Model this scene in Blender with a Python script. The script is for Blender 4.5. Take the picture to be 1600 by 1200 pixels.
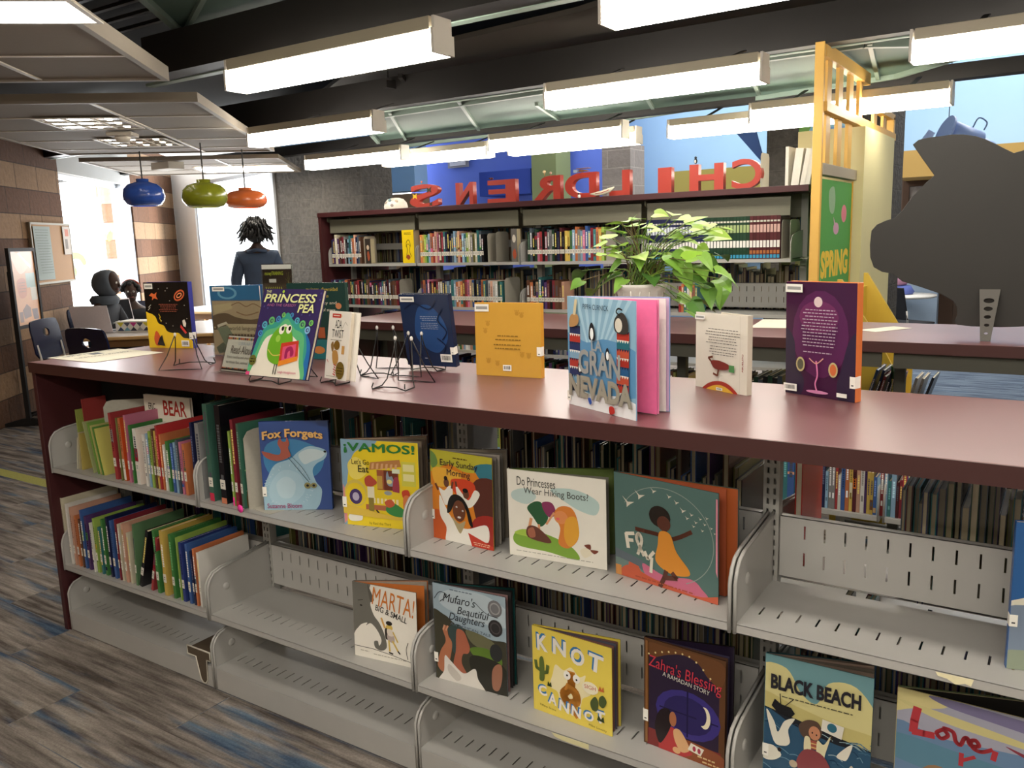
import bpy, bmesh, math, random, os
from mathutils import Vector, Matrix, Euler
from mathutils.geometry import tessellate_polygon
import numpy as np
for o in list(bpy.data.objects): bpy.data.objects.remove(o)
scene = bpy.context.scene
COL = scene.collection
rnd = random.Random(7)
# ------------------------------------------------------------------ camera
CAM = Vector((3.3029, -1.6711, 1.5194)); YAW, PITCH, ROLL, FPX = -0.5869, -0.1725, -0.0312, 1315.09
def cam_axes():
    cy, sy = math.cos(YAW), math.sin(YAW)
    f = Vector((sy*math.cos(PITCH), cy*math.cos(PITCH), math.sin(PITCH)))
    r0 = Vector((cy, -sy, 0)); u0 = r0.cross(f)
    r = math.cos(ROLL)*r0 + math.sin(ROLL)*u0
    u = -math.sin(ROLL)*r0 + math.cos(ROLL)*u0
    return r, u, f
CR, CU, CF = cam_axes()
cam_d = bpy.data.cameras.new('camera'); cam = bpy.data.objects.new('camera', cam_d); COL.objects.link(cam)
cam.matrix_world = Matrix(((CR.x, CU.x, -CF.x, CAM.x), (CR.y, CU.y, -CF.y, CAM.y), (CR.z, CU.z, -CF.z, CAM.z), (0, 0, 0, 1)))
cam_d.sensor_width = 36; cam_d.sensor_fit = 'HORIZONTAL'; cam_d.lens = 36*FPX/1600; cam_d.clip_start = .05; cam_d.clip_end = 200
scene.camera = cam
# ------------------------------------------------------------------ colour management
vs = scene.view_settings
vs.view_transform = 'Standard'; vs.look = 'None'; vs.gamma = 1; vs.use_curve_mapping = False
vs.exposure = 0.28
# ------------------------------------------------------------------ daylight
world = bpy.data.worlds.new('daylight'); scene.world = world; world.use_nodes = True
wn = world.node_tree.nodes; wl = world.node_tree.links; wn.clear()
bg = wn.new('ShaderNodeBackground'); out = wn.new('ShaderNodeOutputWorld')
bg.inputs[0].default_value = (0.93, 0.97, 1, 1); bg.inputs[1].default_value = 4.5
wl.new(bg.outputs[0], out.inputs[0])
def lamp(name, kind, loc, energy, color=(1, 1, 1), size=1, size_y=None, rot=(0, 0, 0), spread=None):
    d = bpy.data.lights.new(name, kind); d.energy = energy; d.color = color
    if kind == 'AREA':
        d.shape = 'RECTANGLE' if size_y else 'SQUARE'; d.size = size
        if size_y: d.size_y = size_y
        if spread: d.spread = spread
    elif kind == 'POINT': d.shadow_soft_size = size
    o = bpy.data.objects.new(name, d); o.location = loc; o.rotation_euler = rot; COL.objects.link(o); return o
# unseen overhead area lights for the far hall, plus a fill behind the camera
lamp('unseen_overhead_light', 'AREA', (-1.0, 8.0, 4.3), 170, (1, .97, .93), 3.5, 2.5)
lamp('unseen_overhead_light', 'AREA', (3.2, 8.5, 4.3), 170, (1, .97, .94), 3.5, 3)
lamp('unseen_overhead_light', 'AREA', (2.5, 14, 4.3), 260, (.92, .96, 1), 4, 4)
lamp('unseen_overhead_light', 'AREA', (3.2, -3.2, 2.75), 62, (1, .92, .82), 2.4, 2.4)  # added frontal fill, no fixture seen there
# daylight falling in through the window bays on the left
lamp('window_daylight', 'AREA', (-6.9, 6.9, 1.3), 130, (.98, .99, 1), 1.6, 2.0, Vector((-.28, .96, 0)).to_track_quat('Z', 'Y').to_euler())
lamp('window_daylight', 'AREA', (-7.4, 4.6, 1.5), 230, (.95, .98, 1), 2.2, 2.2, Vector((-.766, -.643, 0)).to_track_quat('Z', 'Y').to_euler())

# ------------------------------------------------------------------ helpers
def at(px, py, ax, v):
    d = CF + CR*((px-800)/FPX) - CU*((py-600)/FPX); i = 'xyz'.index(ax)
    return CAM + d*((v-CAM[i])/d[i])
def atn(px, py, nx, ny, c):
    d = CF + CR*((px-800)/FPX) - CU*((py-600)/FPX); t = (c-nx*CAM.x-ny*CAM.y)/(nx*d.x+ny*d.y)
    return CAM + d*t
def pxof(p):
    v = Vector(p)-CAM; z = v.dot(CF); return 800+FPX*v.dot(CR)/z, 600-FPX*v.dot(CU)/z
def XP(px, y, z):
    lo, hi = -8., 8.
    for _ in range(40):
        m = (lo+hi)/2
        if pxof((m, y, z))[0] < px: lo = m
        else: hi = m
    return lo
def lin(c):
    if isinstance(c, str):
        c = c.lstrip('#'); c = tuple(int(c[i:i+2], 16)/255 for i in (0, 2, 4))
    return tuple((x/12.92 if x <= .04045 else ((x+.055)/1.055)**2.4) for x in c[:3])
MATS = {}
def mat(name, color=None, rough=.5, metal=0, noise=0, nscale=40, bump=0, spec=.5, emit=None, estr=0, attr=False, trans=0, coat=0):
    if name in MATS: return MATS[name]
    m = bpy.data.materials.new(name); m.use_nodes = True; nt = m.node_tree; b = nt.nodes['Principled BSDF']
    b.inputs['Roughness'].default_value = rough; b.inputs['Metallic'].default_value = metal
    b.inputs['Specular IOR Level'].default_value = spec; b.inputs['Coat Weight'].default_value = coat
    if trans: b.inputs['Transmission Weight'].default_value = trans
    c = lin(color) if color is not None else (.5, .5, .5)
    b.inputs['Base Color'].default_value = (*c, 1)
    src = None
    if attr:
        a = nt.nodes.new('ShaderNodeAttribute'); a.attribute_name = 'ink'; src = a.outputs['Color']
        nt.links.new(src, b.inputs['Base Color'])
    if noise or bump:
        tc = nt.nodes.new('ShaderNodeTexCoord'); n = nt.nodes.new('ShaderNodeTexNoise'); n.inputs['Scale'].default_value = nscale
        n.inputs['Detail'].default_value = 4; nt.links.new(tc.outputs['Object'], n.inputs['Vector'])
        if noise:
            mx = nt.nodes.new('ShaderNodeMix'); mx.data_type = 'RGBA'; mx.blend_type = 'MULTIPLY'; mx.inputs[0].default_value = 1
            r = nt.nodes.new('ShaderNodeMapRange'); r.inputs[3].default_value = 1-noise; r.inputs[4].default_value = 1+noise
            nt.links.new(n.outputs['Fac'], r.inputs[0])
            if src is not None: nt.links.new(src, mx.inputs[6])
            else: mx.inputs[6].default_value = (*c, 1)
            nt.links.new(r.outputs[0], mx.inputs[7]); nt.links.new(mx.outputs[2], b.inputs['Base Color'])
        if bump:
            bp = nt.nodes.new('ShaderNodeBump'); bp.inputs['Strength'].default_value = bump; bp.inputs['Distance'].default_value = .01
            nt.links.new(n.outputs['Fac'], bp.inputs['Height']); nt.links.new(bp.outputs[0], b.inputs['Normal'])
    if emit is not None:
        b.inputs['Emission Color'].default_value = (*lin(emit), 1); b.inputs['Emission Strength'].default_value = estr
    MATS[name] = m; return m
INK = mat('printed_ink', attr=True, rough=.42, noise=.05, nscale=60)
GLOSS = mat('laminated_cover', attr=True, rough=.25, noise=.04, nscale=25)
MATTE = mat('matte_colour', attr=True, rough=.75, noise=.08, nscale=80)

class MB:
    """mesh builder: faces carry their own colour in the attribute 'ink'"""
    def __init__(s): s.v = []; s.f = []; s.c = []; s.sm = []
    def face(s, pts, col=(.5, .5, .5), smooth=False):
        i = len(s.v); s.v += [tuple(p) for p in pts]; s.f.append(tuple(range(i, i+len(pts)))); s.c.append(col); s.sm.append(smooth)
    def box(s, a, b, col=(.5, .5, .5), M=None):
        x0, y0, z0 = a; x1, y1, z1 = b
        p = [(x0, y0, z0), (x1, y0, z0), (x1, y1, z0), (x0, y1, z0), (x0, y0, z1), (x1, y0, z1), (x1, y1, z1), (x0, y1, z1)]
        if M is not None: p = [M @ Vector(q) for q in p]
        i = len(s.v); s.v += [tuple(q) for q in p]
        for f in ((0, 3, 2, 1), (4, 5, 6, 7), (0, 1, 5, 4), (1, 2, 6, 5), (2, 3, 7, 6), (3, 0, 4, 7)):
            s.f.append(tuple(i+k for k in f)); s.c.append(col); s.sm.append(False)
    def beam(s, p, q, w, h, col=(.5, .5, .5), up=(0, 0, 1)):
        p = Vector(p); q = Vector(q); d = (q-p).normalized(); u = Vector(up)
        r = d.cross(u)
        if r.length < 1e-4: r = d.cross(Vector((0, 1, 0)))
        r.normalize(); u = r.cross(d)
        M = Matrix(((r.x, d.x, u.x, p.x), (r.y, d.y, u.y, p.y), (r.z, d.z, u.z, p.z), (0, 0, 0, 1)))
        s.box((-w/2, 0, -h/2), (w/2, (q-p).length, h/2), col, M)
    def prism(s, pts, thick, M=None, col=(.5, .5, .5), holes=(), side=None, both=True, open_back=False):
        """outline (x,z) extruded along +y by thick; real holes"""
        M = M or Matrix(); loops = [list(pts)]+[list(h) for h in holes]; flat = [p for l in loops for p in l]
        tris = tessellate_polygon([[Vector((p[0], p[1], 0)) for p in l] for l in loops])
        A = [M @ Vector((p[0], 0, p[1])) for p in flat]; B = [M @ Vector((p[0], thick, p[1])) for p in flat]
        i = len(s.v); n = len(flat); s.v += [tuple(p) for p in A]+[tuple(p) for p in B]
        for t in tris:
            a, b, c = t
            ar = (flat[b][0]-flat[a][0])*(flat[c][1]-flat[a][1])-(flat[b][1]-flat[a][1])*(flat[c][0]-flat[a][0])
            if ar < 0: a, b, c = a, c, b
            s.f.append((i+a, i+b, i+c)); s.c.append(col); s.sm.append(False)
            if both: s.f.append((i+n+a, i+n+c, i+n+b)); s.c.append(col); s.sm.append(False)
        k = 0
        for l in loops:
            m = len(l)
            area = sum(l[j][0]*l[(j+1) % m][1]-l[(j+1) % m][0]*l[j][1] for j in range(m))
            fl = (area > 0) == (k == 0)
            for j in range(m):
                a = i+k+j; b = i+k+(j+1) % m
                q = (a, a+n, b+n, b) if fl else (a, b, b+n, a+n)
                s.f.append(q); s.c.append(side or col); s.sm.append(False)
            k += m
    def tube(s, pts, r, n=8, col=(.5, .5, .5), cap=True, closed=False):
        pts = [Vector(p) for p in pts]; rs = r if isinstance(r, (list, tuple)) else [r]*len(pts)
        prev = None; rings = []
        for k, p in enumerate(pts):
            a = pts[k-1] if k else (pts[-1] if closed else p); b = pts[k+1] if k < len(pts)-1 else (pts[0] if closed else p)
            d = (b-a).normalized()
            if prev is None:
                ref = Vector((0, 0, 1)) if abs(d.z) < .9 else Vector((1, 0, 0)); u = d.cross(ref).normalized()
            else:
                u = prev-d*prev.dot(d)
                u = u.normalized() if u.length > 1e-6 else d.cross(Vector((0, 0, 1))).normalized()
            prev = u; w = d.cross(u); base = len(s.v)
            for j in range(n):
                t = 2*math.pi*j/n; s.v.append(tuple(p+(u*math.cos(t)+w*math.sin(t))*rs[k]))
            rings.append(base)
        m = len(rings)
        for k in range(m if closed else m-1):
            a = rings[k]; b = rings[(k+1) % m]
            for j in range(n):
                s.f.append((a+j, a+(j+1) % n, b+(j+1) % n, b+j)); s.c.append(col); s.sm.append(True)
        if cap and not closed:
            s.f.append(tuple(rings[0]+j for j in reversed(range(n)))); s.c.append(col); s.sm.append(False)
            s.f.append(tuple(rings[-1]+j for j in range(n))); s.c.append(col); s.sm.append(False)
    def lathe(s, prof, n=24, c=(0, 0, 0), col=(.5, .5, .5), sx=1, sy=1, cols=None, M=None):
        base = len(s.v)
        for (r, z) in prof:
            for j in range(n):
                t = 2*math.pi*j/n; p = Vector((c[0]+r*sx*math.cos(t), c[1]+r*sy*math.sin(t), c[2]+z))
                s.v.append(tuple(M @ p if M else p))
        for k in range(len(prof)-1):
            for j in range(n):
                a = base+k*n+j; b = base+k*n+(j+1) % n
                s.f.append((a, b, b+n, a+n)); s.c.append(cols[k] if cols else col); s.sm.append(True)
    def ball(s, c, r, col=(.5, .5, .5), n=12, m=8, sc=(1, 1, 1), M=None):
        prof = [(max(1e-5, r*math.sin(math.pi*k/m)), -r*math.cos(math.pi*k/m)) for k in range(m+1)]
        T = Matrix.Translation(c) @ Matrix.Diagonal((*sc, 1))
        s.lathe(prof, n, (0, 0, 0), col, M=(M @ T if M else T))
    def build(s, name, m=None, parent=None, loc=None, rot=None, bevel=0, smooth=False):
        me = bpy.data.meshes.new(name); me.from_pydata(s.v, [], s.f)
        ms = m if isinstance(m, (list, tuple)) else [m or INK]
        for x in ms: me.materials.append(x)
        ca = me.color_attributes.new('ink', 'FLOAT_COLOR', 'CORNER')
        buf = np.ones((len(me.loops), 4), dtype=np.float32); k = 0
        for f, c in zip(s.f, s.c):
            buf[k:k+len(f), :3] = c; k += len(f)
        ca.data.foreach_set('color', buf.ravel())
        me.polygons.foreach_set('use_smooth', [bool(x) or smooth for x in s.sm]); me.update()
        o = bpy.data.objects.new(name, me); COL.objects.link(o)
        if parent: o.parent = parent
        if loc is not None: o.location = loc
        if rot is not None: o.rotation_euler = rot
        if bevel:
            b = o.modifiers.new('bevel', 'BEVEL'); b.width = bevel; b.segments = 2; b.limit_method = 'ANGLE'; b.angle_limit = .7
        return o
def tag(o, label=None, cat=None, group=None, kind=None):
    if label: o['label'] = label
    if cat: o['category'] = cat
    if group: o['group'] = group
    if kind: o['kind'] = kind
    return o
def empty(name, loc=(0, 0, 0), rz=0, rot=None):
    o = bpy.data.objects.new(name, None); COL.objects.link(o); o.empty_display_size = .05; o.location = loc
    o.rotation_euler = rot if rot else (0, 0, rz); return o
def struct(o): o['kind'] = 'structure'; return o
def copy_tree(o, parent=None):
    c = o.copy(); COL.objects.link(c); c.parent = parent
    for ch in list(o.children): copy_tree(ch, c)
    return c
def ellipse(cx, cy, rx, ry, rot=0, n=20, a0=0, a1=2*math.pi):
    full = abs(a1-a0-2*math.pi) < 1e-6; r = []
    for k in range(n if full else n+1):
        t = a0+(a1-a0)*k/n; x = rx*math.cos(t); y = ry*math.sin(t)
        r.append((cx+x*math.cos(rot)-y*math.sin(rot), cy+x*math.sin(rot)+y*math.cos(rot)))
    return r
def spline(pts, k=6, closed=False):
    n = len(pts); r = []
    for i in range(n if closed else n-1):
        g = (lambda j: pts[j % n]) if closed else (lambda j: pts[min(max(j, 0), n-1)])
        p0, p1, p2, p3 = g(i-1), g(i), g(i+1), g(i+2)
        for j in range(k):
            t = j/k
            r.append(tuple(.5*((2*b)+(c-a)*t+(2*a-5*b+4*c-d)*t*t+(-a+3*b-3*c+d)*t**3) for a, b, c, d in zip(p0, p1, p2, p3)))
    if not closed: r.append(tuple(pts[-1]))
    return r
GL = {}
def glyphs(text, bold=0, shear=0):
    key = (text, bold, shear)
    if key in GL: return GL[key]
    cu = bpy.data.curves.new('lettering', 'FONT'); cu.body = text; cu.offset = bold; cu.shear = shear; cu.resolution_u = 3; cu.fill_mode = 'FRONT'
    o = bpy.data.objects.new('lettering', cu); COL.objects.link(o)
    dg = bpy.context.evaluated_depsgraph_get(); me = bpy.data.meshes.new_from_object(o.evaluated_get(dg))
    v = [(p.co.x, p.co.y) for p in me.vertices]; f = [tuple(p.vertices) for p in me.polygons]
    bpy.data.objects.remove(o); bpy.data.curves.remove(cu); bpy.data.meshes.remove(me)
    if v:
        xs = [p[0] for p in v]; ys = [p[1] for p in v]; x0, x1, y0, y1 = min(xs), max(xs), min(ys), max(ys)
        v = [((a-x0)/(x1-x0+1e-9), (b-y0)/(y1-y0+1e-9)) for a, b in v]
    GL[key] = (v, f); return GL[key]
def clip(poly):
    for ax, lim, sg in ((0, 0, 1), (0, 1, -1), (1, 0, 1), (1, 1, -1)):
        outp = []
        for i in range(len(poly)):
            a = poly[i-1]; b = poly[i]; ia = sg*(a[ax]-lim) >= 0; ib = sg*(b[ax]-lim) >= 0
            if ia != ib:
                t = (lim-a[ax])/(b[ax]-a[ax]); outp.append((a[0]+(b[0]-a[0])*t, a[1]+(b[1]-a[1])*t))
            if ib: outp.append(b)
        poly = outp
        if not poly: return []
    return poly
class Art:
    """flat printed artwork, x right / y down in 0..1 of the sheet"""
    def __init__(s, bgc): s.L = [('p', lin(bgc), [(0, 0), (1, 0), (1, 1), (0, 1)])]; s.asp = 1
    def P(s, c, *pts): s.L.append(('p', lin(c), list(pts))); return s
    def B(s, c, *pts): s.L.append(('p', lin(c), [tuple(q) for q in spline(list(pts), 5, True)])); return s
    def R(s, c, x0, y0, x1, y1): s.L.append(('p', lin(c), [(x0, y0), (x1, y0), (x1, y1), (x0, y1)])); return s
    def E(s, c, cx, cy, rx, ry, rot=0, n=18): s.L.append(('p', lin(c), ellipse(cx, cy, rx, ry, rot, n))); return s
    def S(s, c, w, *pts, curve=False): s.L.append(('s', lin(c), spline(list(pts), 5) if curve else list(pts), w)); return s
    def T(s, c, text, x0, y0, x1, y1, rot=0, bold=0, shear=0, arc=0, outline=None):
        if outline: s.L.append(('t', lin(outline), text, x0+.004, y0+.004, x1+.008, y1+.006, rot, bold+.03, shear, arc))
        s.L.append(('t', lin(c), text, x0, y0, x1, y1, rot, bold, shear, arc)); return s
    def lines(s, c, x0, x1, ys, h=.006, seed=1, center=True):
        q = random.Random(seed)
        for y in ys:
            a = q.uniform(0, .12)*(x1-x0); xa, xb = (x0+a, x1-a) if center else (x0, x1-2*a)
            x = xa
            while x < xb:
                w = q.uniform(.02, .06); s.R(c, x, y, min(x+w, xb), y+h); x += w+.012
        return s
    def put(s, mb, w, h, M, eps=6e-5):
        """write the layers into mesh builder, sheet in local x,z plane facing -y"""
        for k, L in enumerate(s.L):
            y = -eps*k
            def tr(p): return M @ Vector((p[0]*w, y, (1-p[1])*h))
            if L[0] == 'p':
                pl = clip(L[2])
                if len(pl) < 3: continue
                V = [Vector((p[0], -p[1], 0)) for p in pl]
                for t in tessellate_polygon([V]):
                    a, b, c = t
                    ar = (V[b].x-V[a].x)*(V[c].y-V[a].y)-(V[b].y-V[a].y)*(V[c].x-V[a].x)
                    if ar < 0: b, c = c, b
                    mb.face([tr(pl[a]), tr(pl[b]), tr(pl[c])], L[1])
            elif L[0] == 's':
                pts = L[2]; hw = L[3]/2; asp = w/h
                for i in range(len(pts)-1):
                    ax, ay = pts[i][0]*w, pts[i][1]*h; bx, by = pts[i+1][0]*w, pts[i+1][1]*h
                    dx, dy = bx-ax, by-ay; l = math.hypot(dx, dy)
                    if l < 1e-9: continue
                    ux, uy = dx/l*hw*w*.35, dy/l*hw*w*.35; nx, ny = -dy/l*hw*w, dx/l*hw*w
                    q = [(ax-ux-nx, ay-uy-ny), (bx+ux-nx, by+uy-ny), (bx+ux+nx, by+uy+ny), (ax-ux+nx, ay-uy+ny)]
                    q = clip([(u/w, v/h) for u, v in q])
                    if len(q) >= 3: mb.face([tr(p) for p in reversed(q)], L[1])
            else:
                _, c, text, x0, y0, x1, y1, rot, bold, shear, arc = L
                v, f = glyphs(text, bold, shear); cx, cy = (x0+x1)/2*w, (y0+y1)/2*h; cr, sr = math.cos(rot), math.sin(rot); W, H = (x1-x0)*w, (y1-y0)*h
                pv = []
                for a, b in v:
                    px = (a-.5)*W; py = -(b-.5)*H
                    if arc: py += arc*h*(a-.5)**2*4
                    pv.append(((cx+px*cr-py*sr)/w, (cy+px*sr+py*cr)/h))
                for ff in f: mb.face([tr(pv[i]) for i in ff], c)
# ================================================================== SETTING
DARK = mat('dark_painted_steel', '#1d1a18', rough=.55, noise=.12, nscale=12)
DECK = mat('dark_roof_deck', '#1f1d1b', rough=.8, noise=.12, nscale=5)
def brick_mat(name, cols, mortar, bw, bh, stripe=None, bump=.35, vary=.25, offs=0):
    m = bpy.data.materials.new(name); m.use_nodes = True; nt = m.node_tree; N = nt.nodes; Lk = nt.links; b = N['Principled BSDF']
    b.inputs['Roughness'].default_value = .9; b.inputs['Specular IOR Level'].default_value = .2
    tc = N.new('ShaderNodeTexCoord'); sp = N.new('ShaderNodeSeparateXYZ'); Lk.new(tc.outputs['Object'], sp.inputs[0])
    add = N.new('ShaderNodeMath'); add.operation = 'ADD'; Lk.new(sp.outputs[0], add.inputs[0]); Lk.new(sp.outputs[1], add.inputs[1])
    cb = N.new('ShaderNodeCombineXYZ'); Lk.new(add.outputs[0], cb.inputs[0])
    zo = N.new('ShaderNodeMath'); zo.operation = 'ADD'; zo.inputs[1].default_value = offs; Lk.new(sp.outputs[2], zo.inputs[0]); Lk.new(zo.outputs[0], cb.inputs[1])
    br = N.new('ShaderNodeTexBrick'); Lk.new(cb.outputs[0], br.inputs['Vector'])
    br.inputs['Scale'].default_value = 1; br.inputs['Brick Width'].default_value = bw; br.inputs['Row Height'].default_value = bh
    br.inputs['Mortar Size'].default_value = .006; br.inputs['Mortar Smooth'].default_value = .3; br.inputs['Bias'].default_value = 0
    c = [(*lin(x), 1) for x in cols]
    br.inputs['Mortar'].default_value = (*lin(mortar), 1)
    br.inputs['Color1'].default_value = c[0]; br.inputs['Color2'].default_value = c[1]
    src = br.outputs['Color']
    if stripe:
        dv = N.new('ShaderNodeMath'); dv.operation = 'DIVIDE'; dv.inputs[1].default_value = bh*2; Lk.new(zo.outputs[0], dv.inputs[0])
        fr = N.new('ShaderNodeMath'); fr.operation = 'FRACT'; Lk.new(dv.outputs[0], fr.inputs[0])
        gt = N.new('ShaderNodeMath'); gt.operation = 'GREATER_THAN'; gt.inputs[1].default_value = .5; Lk.new(fr.outputs[0], gt.inputs[0])
        b2 = N.new('ShaderNodeTexBrick'); Lk.new(cb.outputs[0], b2.inputs['Vector'])
        for k in ('Scale', 'Brick Width', 'Row Height', 'Mortar Size', 'Mortar Smooth', 'Bias'): b2.inputs[k].default_value = br.inputs[k].default_value
        b2.inputs['Mortar'].default_value = (*lin(mortar), 1); b2.inputs['Color1'].default_value = (*lin(stripe[0]), 1); b2.inputs['Color2'].default_value = (*lin(stripe[1]), 1)
        mx = N.new('ShaderNodeMix'); mx.data_type = 'RGBA'; Lk.new(gt.outputs[0], mx.inputs[0]); Lk.new(br.outputs['Color'], mx.inputs[6]); Lk.new(b2.outputs['Color'], mx.inputs[7]); src = mx.outputs[2]
    ns = N.new('ShaderNodeTexNoise'); ns.inputs['Scale'].default_value = 22; ns.inputs['Detail'].default_value = 6; Lk.new(tc.outputs['Object'], ns.inputs['Vector'])
    mr = N.new('ShaderNodeMapRange'); mr.inputs[3].default_value = 1-vary; mr.inputs[4].default_value = 1+vary; Lk.new(ns.outputs['Fac'], mr.inputs[0])
    m2 = N.new('ShaderNodeMix'); m2.data_type = 'RGBA'; m2.blend_type = 'MULTIPLY'; m2.inputs[0].default_value = 1; Lk.new(src, m2.inputs[6]); Lk.new(mr.outputs[0], m2.inputs[7])
    Lk.new(m2.outputs[2], b.inputs['Base Color'])
    bp = N.new('ShaderNodeBump'); bp.inputs['Strength'].default_value = bump; bp.inputs['Distance'].default_value = .02
    s2 = N.new('ShaderNodeMath'); s2.operation = 'SUBTRACT'; Lk.new(ns.outputs['Fac'], s2.inputs[0]); Lk.new(br.outputs['Fac'], s2.inputs[1]); Lk.new(s2.outputs[0], bp.inputs['Height'])
    Lk.new(bp.outputs[0], b.inputs['Normal']); return m
BRICK = brick_mat('banded_block_masonry', ('#5d4230', '#694b38'), '#4a382c', .47, .235, ('#8c6f54', '#977a5d'))
CMU = brick_mat('split_face_grey_block', ('#474440', '#4e4a45'), '#55524c', .42, .21, bump=1, vary=.5, offs=.06)
CMU2 = brick_mat('grey_block', ('#8b8582', '#97908c'), '#a8a29c', .42, .21, bump=.3, vary=.12)
# floor: carpet planks
def carpet():
    m = bpy.data.materials.new('plank_carpet'); m.use_nodes = True; nt = m.node_tree; N = nt.nodes; K = nt.links; b = N['Principled BSDF']
    b.inputs['Roughness'].default_value = .95; b.inputs['Specular IOR Level'].default_value = .1
    tc = N.new('ShaderNodeTexCoord'); sp = N.new('ShaderNodeSeparateXYZ'); K.new(tc.outputs['Object'], sp.inputs[0])
    # per-plank offset so that streaks break at plank joints
    br = N.new('ShaderNodeTexBrick'); br.inputs['Scale'].default_value = 1; br.inputs['Brick Width'].default_value = 1.0; br.inputs['Row Height'].default_value = .25
    br.inputs['Color1'].default_value = (0, 0, 0, 1); br.inputs['Color2'].default_value = (1, 1, 1, 1); br.inputs['Mortar'].default_value = (.5, .5, .5, 1); br.inputs['Mortar Size'].default_value = .002; K.new(tc.outputs['Object'], br.inputs['Vector'])
    def noise(sx, sy, seed, det=5, amt=6):
        mp = N.new('ShaderNodeMapping'); mp.inputs['Scale'].default_value = (sx, sy, 1); mp.inputs['Location'].default_value = (seed, seed*1.7, 0); K.new(tc.outputs['Object'], mp.inputs['Vector'])
        ad = N.new('ShaderNodeVectorMath'); ad.operation = 'MULTIPLY_ADD'; K.new(br.outputs['Color'], ad.inputs[0]); ad.inputs[1].default_value = (amt, amt, amt); K.new(mp.outputs[0], ad.inputs[2])
        n = N.new('ShaderNodeTexNoise'); n.inputs['Scale'].default_value = 1; n.inputs['Detail'].default_value = det; n.inputs['Roughness'].default_value = .62; K.new(ad.outputs[0], n.inputs['Vector']); return n.outputs['Fac']
    n1 = noise(2.2, 26, 3); n2 = noise(1.2, 9, 11, 4); n3 = noise(160, 160, 1, 2)
    r1 = N.new('ShaderNodeValToRGB'); e = r1.color_ramp.elements; e[0].position = .34; e[0].color = (*lin('#524b45'), 1); e[1].position = .68; e[1].color = (*lin('#a39a90'), 1)
    x = r1.color_ramp.elements.new(.5); x.color = (*lin('#807871'), 1); K.new(n1, r1.inputs[0])
    r2 = N.new('ShaderNodeValToRGB'); e = r2.color_ramp.elements; e[0].position = .51; e[0].color = (0, 0, 0, 1); e[1].position = .64; e[1].color = (1, 1, 1, 1); K.new(n2, r2.inputs[0])
    # the reading area beyond the shelves is laid mostly in blue planks
    mr = N.new('ShaderNodeMapRange'); mr.inputs[1].default_value = 3.2; mr.inputs[2].default_value = 3.3; mr.inputs[4].default_value = .82; K.new(sp.outputs[1], mr.inputs[0])
    mx0 = N.new('ShaderNodeMapRange'); mx0.inputs[1].default_value = .9; mx0.inputs[2].default_value = 1.0; K.new(sp.outputs[0], mx0.inputs[0])
    ml = N.new('ShaderNodeMath'); ml.operation = 'MULTIPLY'; K.new(mr.outputs[0], ml.inputs[0]); K.new(mx0.outputs[0], ml.inputs[1])
    mxm = N.new('ShaderNodeMath'); mxm.operation = 'MAXIMUM'; K.new(ml.outputs[0], mxm.inputs[0]); K.new(r2.outputs[0], mxm.inputs[1])
    blue = N.new('ShaderNodeValToRGB'); e = blue.color_ramp.elements; e[0].position = .35; e[0].color = (*lin('#293a52'), 1); e[1].position = .68; e[1].color = (*lin('#687c8e'), 1); K.new(n1, blue.inputs[0])
    m1 = N.new('ShaderNodeMix'); m1.data_type = 'RGBA'; K.new(mxm.outputs[0], m1.inputs[0]); K.new(r1.outputs[0], m1.inputs[6]); K.new(blue.outputs[0], m1.inputs[7])
    # one green-yellow plank line near the left wall
    g = N.new('ShaderNodeMath'); g.operation = 'COMPARE'; g.inputs[1].default_value = 1.12; g.inputs[2].default_value = .05; K.new(sp.outputs[1], g.inputs[0])
    gx = N.new('ShaderNodeMath'); gx.operation = 'LESS_THAN'; gx.inputs[1].default_value = -1.0; K.new(sp.outputs[0], gx.inputs[0])
    gm = N.new('ShaderNodeMath'); gm.operation = 'MULTIPLY'; K.new(g.outputs[0], gm.inputs[0]); K.new(gx.outputs[0], gm.inputs[1])
    m2 = N.new('ShaderNodeMix'); m2.data_type = 'RGBA'; K.new(gm.outputs[0], m2.inputs[0]); K.new(m1.outputs[2], m2.inputs[6]); m2.inputs[7].default_value = (*lin('#a3a05a'), 1)
    pr = N.new('ShaderNodeMapRange'); pr.inputs[3].default_value = .62; pr.inputs[4].default_value = 1.38; K.new(n3, pr.inputs[0])
    m3 = N.new('ShaderNodeMix'); m3.data_type = 'RGBA'; m3.blend_type = 'MULTIPLY'; m3.inputs[0].default_value = 1; K.new(m2.outputs[2], m3.inputs[6]); K.new(pr.outputs[0], m3.inputs[7])
    K.new(m3.outputs[2], b.inputs['Base Color'])
    bp = N.new('ShaderNodeBump'); bp.inputs['Strength'].default_value = .3; bp.inputs['Distance'].default_value = .004; K.new(n3, bp.inputs['Height']); K.new(bp.outputs[0], b.inputs['Normal'])
    return m
b = MB(); b.box((-11, -6, -.1), (12, 20, 0)); struct(b.build('floor', carpet()))
# left block wall (runs 40 degrees off the shelves), window bay, pier
WN = (.766, .643); WC = -2.2; WD = Vector((-.643, .766, 0)); WO = Vector((WN[0]*WC, WN[1]*WC, 0))
WROT = math.atan2(WD.y, WD.x)
def ws(px, py): return (atn(px, py, *WN, WC)-WO).dot(WD)
def wall_piece(name, s0, s1, z0, z1, m, t=.3, push=0.0):
    b = MB(); b.box((s0, 0, z0), (s1, t, z1)); o = b.build(name, m, loc=WO-Vector((WN[0], WN[1], 0))*-push, rot=(0, 0, WROT)); return struct(o)
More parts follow.
